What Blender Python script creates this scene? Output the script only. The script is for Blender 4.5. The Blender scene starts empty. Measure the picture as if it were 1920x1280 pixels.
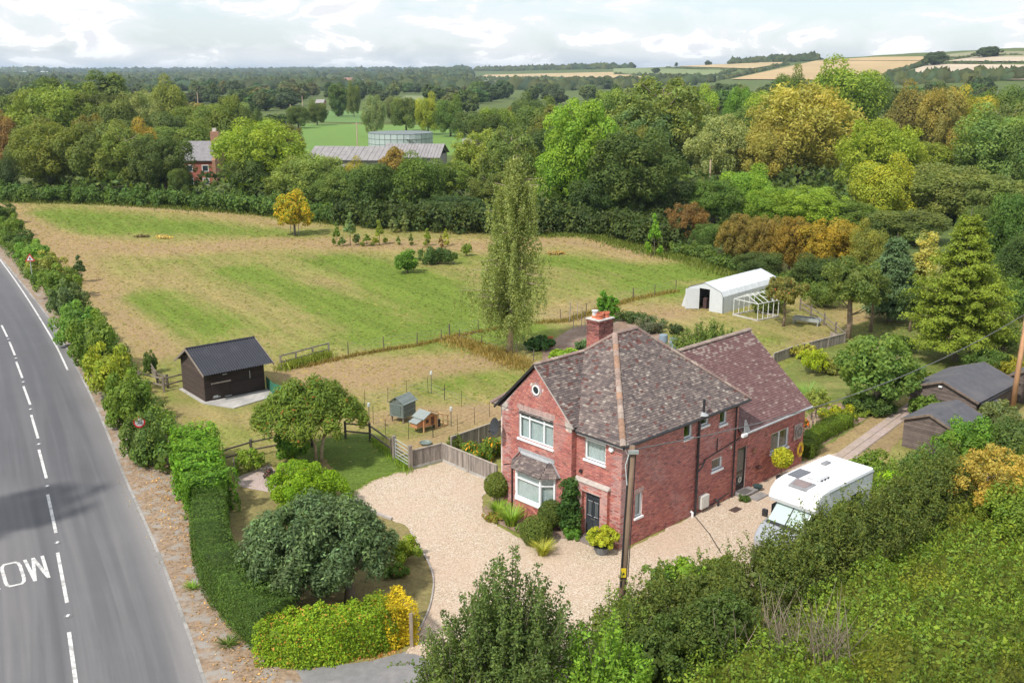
import bpy, math, random
import numpy as np
random.seed(7)
R = math.radians
# ---------------------------------------------------------------- camera, world, sun
F_PX, PITCH, CAM_H = 1905.0, math.atan(505/1905.0), 20.0
SP, CP = math.sin(PITCH), math.cos(PITCH)
scene = bpy.context.scene
col = scene.collection
cd = bpy.data.cameras.new('camera'); cam = bpy.data.objects.new('camera', cd); col.objects.link(cam)
cam.location = (0, 0, CAM_H); cam.rotation_euler = (math.pi/2-PITCH, 0, 0)
cd.sensor_width = 36; cd.lens = 36*F_PX/1920; cd.clip_start = .5; cd.clip_end = 40000
scene.camera = cam
SUN_EL, SUN_AZ = R(50), R(-140)          # azimuth measured from +Y clockwise: sun stands to the left
sl = bpy.data.lights.new('sun', 'SUN'); sl.energy = 2.9; sl.angle = R(3.5); sl.color = (1, .95, .88)
so = bpy.data.objects.new('sun', sl); col.objects.link(so)
so.rotation_euler = (math.pi/2-SUN_EL, 0, math.pi-SUN_AZ)
scene.view_settings.view_transform = 'Standard'; scene.view_settings.look = 'None'
scene.view_settings.gamma = 1; scene.view_settings.exposure = 0.68
scene.view_settings.use_curve_mapping = False
scene.cycles.max_bounces = 6; scene.cycles.transparent_max_bounces = 12
scene.cycles.volume_bounces = 0
w = bpy.data.worlds.new('World'); scene.world = w; w.use_nodes = True
nt = w.node_tree; nt.nodes.clear()
def nd(t, ty, **k):
    n = t.nodes.new(ty)
    for a, b in k.items():
        if a in n.inputs: n.inputs[a].default_value = b
        else: setattr(n, a, b)
    return n
def mth(t, op, a, b=None, c=None, clamp=False):
    n = t.nodes.new('ShaderNodeMath'); n.operation = op; n.use_clamp = clamp
    for i, v in enumerate((a, b, c)):
        if v is None: continue
        if hasattr(v, 'links') or hasattr(v, 'is_linked'): t.links.new(v, n.inputs[i])
        else: n.inputs[i].default_value = v
    return n.outputs[0]
def ramp(t, fac, stops, interp='LINEAR'):
    n = t.nodes.new('ShaderNodeValToRGB'); n.color_ramp.interpolation = interp
    e = n.color_ramp.elements
    while len(e) > 1: e.remove(e[-1])
    e[0].position = stops[0][0]; e[0].color = (*stops[0][1], 1)
    for p, c in stops[1:]:
        x = e.new(p); x.color = (*c, 1)
    t.links.new(fac, n.inputs[0]); return n.outputs[0]
def mixc(t, fac, a, b, mode='MIX'):
    n = t.nodes.new('ShaderNodeMix'); n.data_type = 'RGBA'; n.blend_type = mode
    for i, v in ((0, fac), (6, a), (7, b)):
        if hasattr(v, 'is_linked'): t.links.new(v, n.inputs[i])
        elif i == 0: n.inputs[0].default_value = v
        else: n.inputs[i].default_value = (*v, 1)
    return n.outputs[2]
def build_world():
    t = nt
    sky = nd(t, 'ShaderNodeTexSky'); sky.sky_type = 'NISHITA'; sky.sun_disc = False
    sky.sun_elevation = SUN_EL; sky.sun_rotation = SUN_AZ; sky.altitude = 100
    bg1 = nd(t, 'ShaderNodeBackground'); bg1.inputs[1].default_value = .13
    t.links.new(sky.outputs[0], bg1.inputs[0])
    tc = nd(t, 'ShaderNodeTexCoord'); sep = nd(t, 'ShaderNodeSeparateXYZ')
    t.links.new(tc.outputs['Generated'], sep.inputs[0])
    z = mth(t, 'MAXIMUM', sep.outputs[2], 0.0)
    dz = mth(t, 'ADD', z, .035)
    inv = mth(t, 'DIVIDE', 1.0, dz)
    cx = mth(t, 'MULTIPLY', sep.outputs[0], inv); cy = mth(t, 'MULTIPLY', sep.outputs[1], inv)
    cb = nd(t, 'ShaderNodeCombineXYZ'); t.links.new(cx, cb.inputs[0]); t.links.new(cy, cb.inputs[1])
    n1 = nd(t, 'ShaderNodeTexNoise', Scale=.55, Detail=9.0, Roughness=.62, Distortion=.3); t.links.new(cb.outputs[0], n1.inputs['Vector'])
    # upright puffs: direction space noise, squeezed vertically
    mp = nd(t, 'ShaderNodeMapping'); mp.inputs['Scale'].default_value = (1, 1, 3.0)
    t.links.new(tc.outputs['Generated'], mp.inputs[0])
    n2 = nd(t, 'ShaderNodeTexNoise', Scale=9.0, Detail=9.0, Roughness=.6, Distortion=.5); t.links.new(mp.outputs[0], n2.inputs['Vector'])
    n3 = nd(t, 'ShaderNodeTexNoise', Scale=4.0, Detail=6.0, Roughness=.55); t.links.new(mp.outputs[0], n3.inputs['Vector'])
    mp2 = nd(t, 'ShaderNodeMapping'); mp2.inputs['Scale'].default_value = (1, 1, 3.4); t.links.new(tc.outputs['Generated'], mp2.inputs[0])
    va = nd(t, 'ShaderNodeVectorMath'); va.operation = 'MULTIPLY_ADD'; va.inputs[1].default_value = (.26, .26, .26); t.links.new(n2.outputs['Color'], va.inputs[0]); t.links.new(mp2.outputs[0], va.inputs[2])
    vo = nd(t, 'ShaderNodeTexVoronoi', Scale=11.0); vo.feature = 'SMOOTH_F1'; vo.inputs['Smoothness'].default_value = .6; t.links.new(va.outputs[0], vo.inputs['Vector'])
    puff = mth(t, 'ADD', mth(t, 'SUBTRACT', .95, mth(t, 'MULTIPLY', vo.outputs['Distance'], 1.0)), mth(t, 'MULTIPLY', mth(t, 'SUBTRACT', n2.outputs[0], .5), .9))
    puff = mth(t, 'ADD', puff, mth(t, 'MULTIPLY', mth(t, 'SUBTRACT', n3.outputs[0], .5), 1.2))
    fac = ramp(t, puff, [(.30, (.62,)*3), (.45, (.80,)*3), (.60, (.97,)*3), (.7, (1,)*3)])
    shade = ramp(t, puff, [(.25, (.68, .75, .84)), (.40, (.82, .87, .94)), (.52, (.92, .94, .97)), (.57, (1.12, 1.12, 1.12)), (.72, (1.14, 1.14, 1.14)), (.86, (.90, .91, .94))])
    bg2 = nd(t, 'ShaderNodeBackground'); t.links.new(shade, bg2.inputs[0]); bg2.inputs[1].default_value = .66
    # paler veil towards the horizon
    veil = ramp(t, z, [(0, (.92,)*3), (.02, (.7,)*3), (.07, (0.0,)*3)])
    fm = mth(t, 'MAXIMUM', fac, veil)
    mx = nd(t, 'ShaderNodeMixShader'); t.links.new(fm, mx.inputs[0]); t.links.new(bg1.outputs[0], mx.inputs[1]); t.links.new(bg2.outputs[0], mx.inputs[2])
    o = nd(t, 'ShaderNodeOutputWorld'); t.links.new(mx.outputs[0], o.inputs[0])
build_world()

# ---------------------------------------------------------------- photo calibration: pixel (1920x1280) -> ground point
def G(px, py, z=0.0):
    u = (px-960)/F_PX; v = (py-640)/F_PX
    t = (CAM_H-z)/(SP+v*CP)
    return (u*t, (CP-v*SP)*t)
def X_at(px, y, z=0.0): return (px-960)/F_PX*(y*CP-(z-CAM_H)*SP)
def Z_at(py, y):
    v = (py-640)/F_PX
    return CAM_H-y*(SP+v*CP)/(CP-v*SP)
def proj(x, y, z):
    dz = z-CAM_H; f = y*CP-dz*SP; up = y*SP+dz*CP
    return 960+F_PX*x/f, 640-F_PX*up/f
# house frame: local x runs along the side wall, local y along the front wall
OX, OY = 4.636, 40.158
HROT = math.atan2(.6903, .7235)
HB, HA = (math.cos(HROT), math.sin(HROT)), (-math.sin(HROT), math.cos(HROT))
def HW(b, a): return (OX+b*HB[0]+a*HA[0], OY+b*HB[1]+a*HA[1])

# ---------------------------------------------------------------- helpers
def lk(o, parent=None):
    col.objects.link(o)
    if parent is not None: o.parent = parent
    return o
def tag(o, label=None, cat=None, group=None, kind=None):
    if label: o['label'] = label
    if cat: o['category'] = cat
    if group: o['group'] = group
    if kind: o['kind'] = kind
    return o
def empty(name, loc=(0, 0, 0), rz=0, label=None, cat=None, group=None):
    o = bpy.data.objects.new(name, None); col.objects.link(o); o.empty_display_size = .2
    o.location = loc; o.rotation_euler = (0, 0, rz); return tag(o, label, cat, group)
def inst(name, me, parent=None, loc=(0, 0, 0), rot=(0, 0, 0), scale=(1, 1, 1), color=None):
    o = bpy.data.objects.new(name, me); lk(o, parent); o.location = loc; o.rotation_euler = rot; o.scale = scale
    if color: o.color = (*color, 1)
    return o
class MB:
    def __init__(s): s.v = []; s.f = []; s.c = []; s.cc = None; s.M = None
    def V(s, p):
        if s.M: p = s.M(p)
        s.v.append(tuple(p)); return len(s.v)-1
    def face(s, pts, c=None):
        s.f.append([s.V(p) for p in pts]); s.c.append(c or s.cc or (1, 1, 1)); return s
    def box(s, x0, x1, y0, y1, z0, z1, c=None):
        i = [s.V(p) for p in ((x0,y0,z0),(x1,y0,z0),(x1,y1,z0),(x0,y1,z0),(x0,y0,z1),(x1,y0,z1),(x1,y1,z1),(x0,y1,z1))]
        for q in ((0,3,2,1),(4,5,6,7),(0,1,5,4),(1,2,6,5),(2,3,7,6),(3,0,4,7)):
            s.f.append([i[k] for k in q]); s.c.append(c or s.cc or (1,1,1))
        return s
    def hexa(s, P, c=None):
        i = [s.V(p) for p in P]
        for q in ((0,3,2,1),(4,5,6,7),(0,1,5,4),(1,2,6,5),(2,3,7,6),(3,0,4,7)):
            s.f.append([i[k] for k in q]); s.c.append(c or s.cc or (1,1,1))
        return s
    def beam(s, p, q, w, h, c=None, up=(0,0,1)):
        p = np.array(p, float); q = np.array(q, float); d = q-p; d /= np.linalg.norm(d)
        u = np.array(up, float)
        if abs(d@u) > .97: u = np.array((1., 0, 0))
        r = np.cross(d, u); r /= np.linalg.norm(r); u = np.cross(r, d)
        r = r*w/2; u = u*h/2
        return s.hexa([p-r-u, p+r-u, q+r-u, q-r-u, p-r+u, p+r+u, q+r+u, q-r+u], c)
    def tube(s, pts, rad, n=6, c=None, cap=True):
        pts = [np.array(p, float) for p in pts]
        if not hasattr(rad, '__len__'): rad = [rad]*len(pts)
        rings = []
        for k, p in enumerate(pts):
            d = pts[min(k+1, len(pts)-1)]-pts[max(k-1, 0)]; d /= (np.linalg.norm(d)+1e-9)
            u = np.array((0, 0, 1.)) if abs(d[2]) < .9 else np.array((1., 0, 0))
            a = np.cross(d, u); a /= np.linalg.norm(a); b = np.cross(d, a)
            rings.append([s.V(p+rad[k]*(math.cos(2*math.pi*i/n)*a+math.sin(2*math.pi*i/n)*b)) for i in range(n)])
        for k in range(len(rings)-1):
            for i in range(n):
                j = (i+1) % n
                s.f.append([rings[k][i], rings[k][j], rings[k+1][j], rings[k+1][i]]); s.c.append(c or s.cc or (1,1,1))
        if cap:
            s.f.append(rings[0][::-1]); s.c.append(c or s.cc or (1,1,1)); s.f.append(rings[-1]); s.c.append(c or s.cc or (1,1,1))
        return s
    def lathe(s, prof, cx=0, cy=0, n=16, c=None):
        rings = [[s.V((cx+r*math.cos(2*math.pi*i/n), cy+r*math.sin(2*math.pi*i/n), z)) for i in range(n)] for r, z in prof]
        for k in range(len(rings)-1):
            for i in range(n):
                j = (i+1) % n
                s.f.append([rings[k][i], rings[k][j], rings[k+1][j], rings[k+1][i]]); s.c.append(c or s.cc or (1,1,1))
        if tuple(prof[0]) == tuple(prof[-1]): return s
        for r_, rg in ((prof[0][0], rings[0][::-1]), (prof[-1][0], rings[-1])):
            if r_ > 1e-4: s.f.append(rg); s.c.append(c or s.cc or (1,1,1))
        return s
    def prism(s, poly, a, b, axis, c=None):
        # poly 2D outline extruded along axis from a to b
        def mk(p, t):
            return {'x': (t, p[0], p[1]), 'y': (p[0], t, p[1]), 'z': (p[0], p[1], t)}[axis]
        A = [s.V(mk(p, a)) for p in poly]; B = [s.V(mk(p, b)) for p in poly]; n = len(poly); cc = c or s.cc or (1,1,1)
        s.f.append(A); s.c.append(cc); s.f.append(B[::-1]); s.c.append(cc)
        for i in range(n):
            j = (i+1) % n; s.f.append([A[j], A[i], B[i], B[j]]); s.c.append(cc)
        return s
    def mesh(s, name, m, smooth=False):
        me = bpy.data.meshes.new(name); me.from_pydata(s.v, [], s.f)
        at = me.color_attributes.new('Col', 'FLOAT_COLOR', 'CORNER')
        ln = np.array([len(f) for f in s.f]); C = np.ones((len(s.f), 4), 'f'); C[:, :3] = np.array(s.c, 'f').reshape(-1, 3)
        at.data.foreach_set('color', np.repeat(C, ln, axis=0).ravel())
        if m: me.materials.append(m)
        if smooth: me.polygons.foreach_set('use_smooth', [True]*len(s.f))
        me.update(); return me
    def build(s, name, m, parent=None, loc=(0,0,0), rz=0, smooth=False, bevel=0, color=None):
        o = bpy.data.objects.new(name, s.mesh(name, m, smooth)); lk(o, parent); o.location = loc; o.rotation_euler = (0, 0, rz)
        if bevel:
            b = o.modifiers.new('bevel', 'BEVEL'); b.width = bevel; b.segments = 2; b.limit_method = 'ANGLE'; b.angle_limit = R(35)
        if color: o.color = (*color, 1)
        return o
def quad_mesh(name, V, Fq, C, m, smooth=False):
    """fast mesh of quads: V (n,3), Fq (k,4), C per-vertex colour (n,3)"""
    me = bpy.data.meshes.new(name); n, k = len(V), len(Fq)
    me.vertices.add(n); me.vertices.foreach_set('co', np.asarray(V, 'f').ravel())
    me.loops.add(4*k); me.loops.foreach_set('vertex_index', np.asarray(Fq, 'i').ravel())
    me.polygons.add(k); me.polygons.foreach_set('loop_start', np.arange(k, dtype='i')*4)
    me.polygons.foreach_set('loop_total', np.full(k, 4, 'i'))
    if smooth: me.polygons.foreach_set('use_smooth', np.ones(k, bool))
    me.update(calc_edges=True)
    at = me.color_attributes.new('Col', 'FLOAT_COLOR', 'POINT')
    cc = np.ones((n, 4), 'f'); cc[:, :3] = C; at.data.foreach_set('color', cc.ravel())
    me.materials.append(m); return me

# ---------------------------------------------------------------- materials
MATS = {}
def mat(name, base, rough=.8, var=.25, scale=3.0, bump=0.0, bscale=None, tint=False, metal=0.0, coord='Object', stain=None, spec=.5, detail=6.0, stretch=None):
    if name in MATS: return MATS[name]
    m = bpy.data.materials.new(name); m.use_nodes = True; t = m.node_tree; b = t.nodes['Principled BSDF']
    tc = nd(t, 'ShaderNodeTexCoord'); v = tc.outputs[coord]
    if stretch:
        mp = nd(t, 'ShaderNodeMapping'); mp.inputs['Scale'].default_value = stretch; t.links.new(v, mp.inputs[0]); v = mp.outputs[0]
    if tint:
        o0 = nd(t, 'ShaderNodeObjectInfo'); vm = nd(t, 'ShaderNodeVectorMath'); vm.operation = 'ADD'; rm = mth(t, 'MULTIPLY', o0.outputs['Random'], 61.0); t.links.new(v, vm.inputs[0]); t.links.new(rm, vm.inputs[1]); v = vm.outputs[0]
    n = nd(t, 'ShaderNodeTexNoise', Scale=scale, Detail=detail, Roughness=.65); t.links.new(v, n.inputs['Vector'])
    lo = tuple(max(0, c*(1-var)) for c in base); hi = tuple(min(1, c*(1+var)) for c in base)
    c = ramp(t, n.outputs[0], [(.3, lo), (.7, hi)])
    if stain:
        n2 = nd(t, 'ShaderNodeTexNoise', Scale=scale*.23, Detail=5.0, Roughness=.6); t.links.new(v, n2.inputs['Vector'])
        f = ramp(t, n2.outputs[0], [(.48, (0,)*3), (.62, (1,)*3)])
        c = mixc(t, f, c, stain)
    if tint:
        at = nd(t, 'ShaderNodeAttribute'); at.attribute_name = 'Col'; oi = nd(t, 'ShaderNodeObjectInfo')
        c = mixc(t, 1.0, c, mixc(t, 1.0, at.outputs[0], oi.outputs['Color'], 'MULTIPLY'), 'MULTIPLY')
    t.links.new(c, b.inputs['Base Color']); b.inputs['Roughness'].default_value = rough; b.inputs['Metallic'].default_value = metal
    b.inputs['Specular IOR Level'].default_value = spec
    if bump:
        nb = nd(t, 'ShaderNodeTexNoise', Scale=bscale or scale*4, Detail=4.0); t.links.new(v, nb.inputs['Vector'])
        bp = nd(t, 'ShaderNodeBump', Strength=bump, Distance=.02); t.links.new(nb.outputs[0], bp.inputs['Height']); t.links.new(bp.outputs[0], b.inputs['Normal'])
    MATS[name] = m; return m
def leaf_material():
    m = bpy.data.materials.new('foliage'); m.use_nodes = True; t = m.node_tree; t.nodes.clear()
    at = nd(t, 'ShaderNodeAttribute'); at.attribute_name = 'Col'; oi = nd(t, 'ShaderNodeObjectInfo')
    c = mixc(t, 1.0, mixc(t, 1.0, at.outputs[0], oi.outputs['Color'], 'MULTIPLY'), (1.9, 1.85, 1.15), 'MULTIPLY')
    b = nd(t, 'ShaderNodeBsdfPrincipled', Roughness=.62); b.inputs['Specular IOR Level'].default_value = .25; t.links.new(c, b.inputs['Base Color'])
    tr = nd(t, 'ShaderNodeBsdfTranslucent'); c2 = mixc(t, 1.0, c, (1.3, 1.35, .55), 'MULTIPLY'); t.links.new(c2, tr.inputs[0])
    mx = nd(t, 'ShaderNodeMixShader'); mx.inputs[0].default_value = .36
    t.links.new(b.outputs[0], mx.inputs[1]); t.links.new(tr.outputs[0], mx.inputs[2])
    o = nd(t, 'ShaderNodeOutputMaterial'); t.links.new(mx.outputs[0], o.inputs[0]); return m
LEAF = leaf_material()
def glass_material():
    m = bpy.data.materials.new('window_glass'); m.use_nodes = True; t = m.node_tree; t.nodes.clear()
    tr = nd(t, 'ShaderNodeBsdfTransparent'); tr.inputs[0].default_value = (.86, .9, .9, 1)
    gl = nd(t, 'ShaderNodeBsdfGlossy', Roughness=.03); fr = nd(t, 'ShaderNodeLayerWeight', Blend=.5); ff = mth(t, 'ADD', .07, mth(t, 'MULTIPLY', mth(t, 'POWER', fr.outputs['Facing'], 4.0), .6))
    mx = nd(t, 'ShaderNodeMixShader'); t.links.new(ff, mx.inputs[0]); t.links.new(tr.outputs[0], mx.inputs[1]); t.links.new(gl.outputs[0], mx.inputs[2])
    o = nd(t, 'ShaderNodeOutputMaterial'); t.links.new(mx.outputs[0], o.inputs[0]); return m
GLASS = glass_material()
M_BRICK = mat('brick', (.86, .90, .96), .85, .15, 9, .35, 60, tint=True)
M_MORTAR = mat('mortar', (.62, .53, .49), .95, .2, 5, .3, 50)
M_TILE = mat('roof_tile', (.74, .73, .70), .85, .36, 24, .4, 40, tint=True)
M_WHITE = mat('white_upvc', (.78, .79, .80), .35, .03, 2)
M_CURTAIN = mat('net_curtain', (.70, .72, .72), .9, .08, 3)
M_DARK = mat('dark_interior', (.03, .03, .032), .9, .2, 1)
M_BLACK = mat('black_plastic', (.025, .025, .028), .45, .15, 4)
M_WOOD = mat('weathered_timber', (.29, .262, .24), .9, .3, 6, .4, 40, tint=True, stretch=(1, 1, .3))
M_PAINTW = mat('tinted_paint', (.8, .8, .8), .6, .12, 5, tint=True)
M_METAL = mat('galvanised_steel', (.42, .45, .46), .45, .15, 8, metal=.4, tint=True)
M_BARK = mat('bark', (.16, .13, .10), .95, .35, 6, .6, 30, tint=True)
M_CONC = mat('concrete', (.42, .40, .37), .9, .15, 3, .3, 60, stain=(.32, .31, .29))
M_LEAD = mat('lead_flashing', (.33, .34, .35), .55, .15, 5)
M_FELT = mat('roofing_felt', (.085, .085, .095), .9, .18, 2.5, .25, 90, stain=(.11, .105, .11))
M_PLANK = mat('stained_cladding', (.5, .47, .45), .85, .25, 4, .4, 50, tint=True)

# ---------------------------------------------------------------- foliage generators
def rdir(rng, n):
    v = rng.normal(size=(n, 3)); return v/np.linalg.norm(v, axis=1)[:, None]
def leafcol(rng, n, hue=.2, val=.28):
    h = rng.uniform(-1, 1, n)*hue; b = 1+rng.uniform(-1, 1, n)*val
    return np.stack([(1+h*1.1)*b, (1+h*.35)*b, (1-h*.6)*b], 1)
def leaf_quads(P, N, size, rng, aspect=1.7):
    n = len(P); t = np.cross(N, rdir(rng, n)); t /= (np.linalg.norm(t, axis=1)[:, None]+1e-9); s = np.cross(N, t)
    L = (size*.5*math.sqrt(aspect))[:, None]; W = (size*.5/math.sqrt(aspect))[:, None]
    V = np.stack([P-t*L, P+s*W-t*L*.15, P+t*L, P-s*W-t*L*.15], 1).reshape(-1, 3)
    return V, np.arange(4*n).reshape(-1, 4)
def foliage_mesh(name, P, N, size, C, rng, aspect=1.7, core=None):
    """core: list of (centre, radii) ellipsoids that fill the shaded inside with a rough inner skin"""
    N = N/(np.linalg.norm(N, axis=1)[:, None]+1e-9)
    V, Fq = leaf_quads(P, N, size, rng, aspect); CC = np.repeat(C, 4, 0)
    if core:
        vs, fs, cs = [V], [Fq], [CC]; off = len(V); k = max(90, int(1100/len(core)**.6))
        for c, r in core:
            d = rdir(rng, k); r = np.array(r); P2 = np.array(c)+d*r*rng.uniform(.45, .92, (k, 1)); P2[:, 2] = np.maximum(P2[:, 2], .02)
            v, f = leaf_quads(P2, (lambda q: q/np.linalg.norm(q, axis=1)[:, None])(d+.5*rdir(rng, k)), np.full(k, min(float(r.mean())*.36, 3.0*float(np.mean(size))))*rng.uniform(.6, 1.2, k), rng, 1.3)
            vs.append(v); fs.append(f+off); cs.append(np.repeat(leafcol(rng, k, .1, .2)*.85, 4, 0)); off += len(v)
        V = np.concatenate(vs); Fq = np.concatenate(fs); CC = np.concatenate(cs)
    return quad_mesh(name, V, Fq, CC, LEAF)
def clump_points(rng, clumps, n, centre=None, shell=(.72, 1.08), hue=.15, val=.22, chue=.1, cval=.16, up=.35, jit=.7, flat=1.0):
    """clumps (k,4): leaves on the outer shells of many small balls"""
    K = len(clumps); A = clumps[:, 3]**2; idx = rng.choice(K, n*2, p=A/A.sum())
    d = rdir(rng, n*2); cen = clumps[:, :3].mean(0) if centre is None else np.array(centre)
    out = clumps[idx, :3]-cen; out /= (np.linalg.norm(out, axis=1)[:, None]+1e-6)
    keep = (d*out).sum(1)+.25*d[:, 2] > rng.uniform(-.75, .15, n*2)
    idx, d = idx[keep][:n], d[keep][:n]; n = len(idx); d2 = d.copy(); d2[:, 2] *= flat
    P = clumps[idx, :3]+d2*clumps[idx, 3:4]*rng.uniform(*shell, (n, 1))
    N = d+jit*rdir(rng, n)+np.array((0, 0, up))
    cc = leafcol(rng, K, chue, cval)
    return P, N, leafcol(rng, n, hue, val)*cc[idx]
def crown_clumps(rng, w, d, h, z0, k, cr=(.16, .3), flatbot=.55, shape='round', fill=.35):
    """k clump balls scattered over the surface (and some within) of an uneven crown"""
    out = []
    for i in range(k):
        zz = 1-2*(i+.5)/k; aa = i*2.39996+rng.normal()*.35; v = np.array((math.cos(aa)*math.sqrt(1-zz*zz), math.sin(aa)*math.sqrt(1-zz*zz), zz))+rng.normal(size=3)*.10; v /= np.linalg.norm(v)
        if v[2] < -flatbot: v[2] = -flatbot*rng.uniform(.3, 1)
        if shape == 'cone':
            tz = rng.uniform(0, 1)**1.15; a = rng.uniform(0, 2*math.pi); r = (1-tz)*.88+.1
            p = np.array((math.cos(a)*r*.8, math.sin(a)*r*.8, tz*2-1))
        elif shape == 'tall':
            tz = rng.uniform(-1, 1); a = rng.uniform(0, 2*math.pi); r = max(.1, (1-abs(tz)**2.6))**.5
            p = np.array((math.cos(a)*r*.75, math.sin(a)*r*.75, tz*.92))
        else: p = v*(.80 if rng.uniform() > fill else rng.uniform(.2, .7))
        rr = rng.uniform(*cr)*(1 if shape != 'cone' else (1.25-.7*(p[2]+1)/2))
        p = p*(1+.14*rng.normal())
        out.append((p[0]*w/2, p[1]*d/2, z0+h/2+p[2]*h/2*.86, rr*math.sqrt(w*h)*.62*(1 if w < 2*h else 1.1)))
    return np.array(out)
def trunk_mesh(name, h, r, rng, limbs=5, spread=2.5, col_=(1,1,1), stems=1, zlimb=.35):
    b = MB(); b.cc = col_
    for s in range(stems):
        a0 = rng.uniform(0, 6.28); lean = 0 if stems == 1 else spread*.35
        top = np.array((math.cos(a0)*lean, math.sin(a0)*lean, h)); base = np.array((math.cos(a0), math.sin(a0), 0))*(r*1.1 if stems > 1 else 0)
        pts = [base+(top-base)*t+np.array((rng.normal()*.05, rng.normal()*.05, 0))*h*.2*(t > 0) for t in (0, .25, .5, .75, 1)]
        pts[0] = base-np.array((0, 0, .15))
        b.tube(pts, [r*1.25, r, r*.8, r*.55, r*.2], 7)
        for i in range(limbs):
            t = zlimb+(.9-zlimb)*i/max(1, limbs-1); p0 = base+(top-base)*t; a = i*2.4+rng.uniform(-.4, .4)
            L = spread*(1.1-.5*t)*rng.uniform(.8, 1.15); e = p0+np.array((math.cos(a)*L, math.sin(a)*L, L*rng.uniform(.4, .8)))
            m_ = (p0+e)/2+np.array((0, 0, -.08*L))
            b.tube([p0, m_, e], [r*.45*(1-t*.4), r*.28, r*.08], 5, cap=False)
    return b.mesh(name, M_BARK, True)

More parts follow.
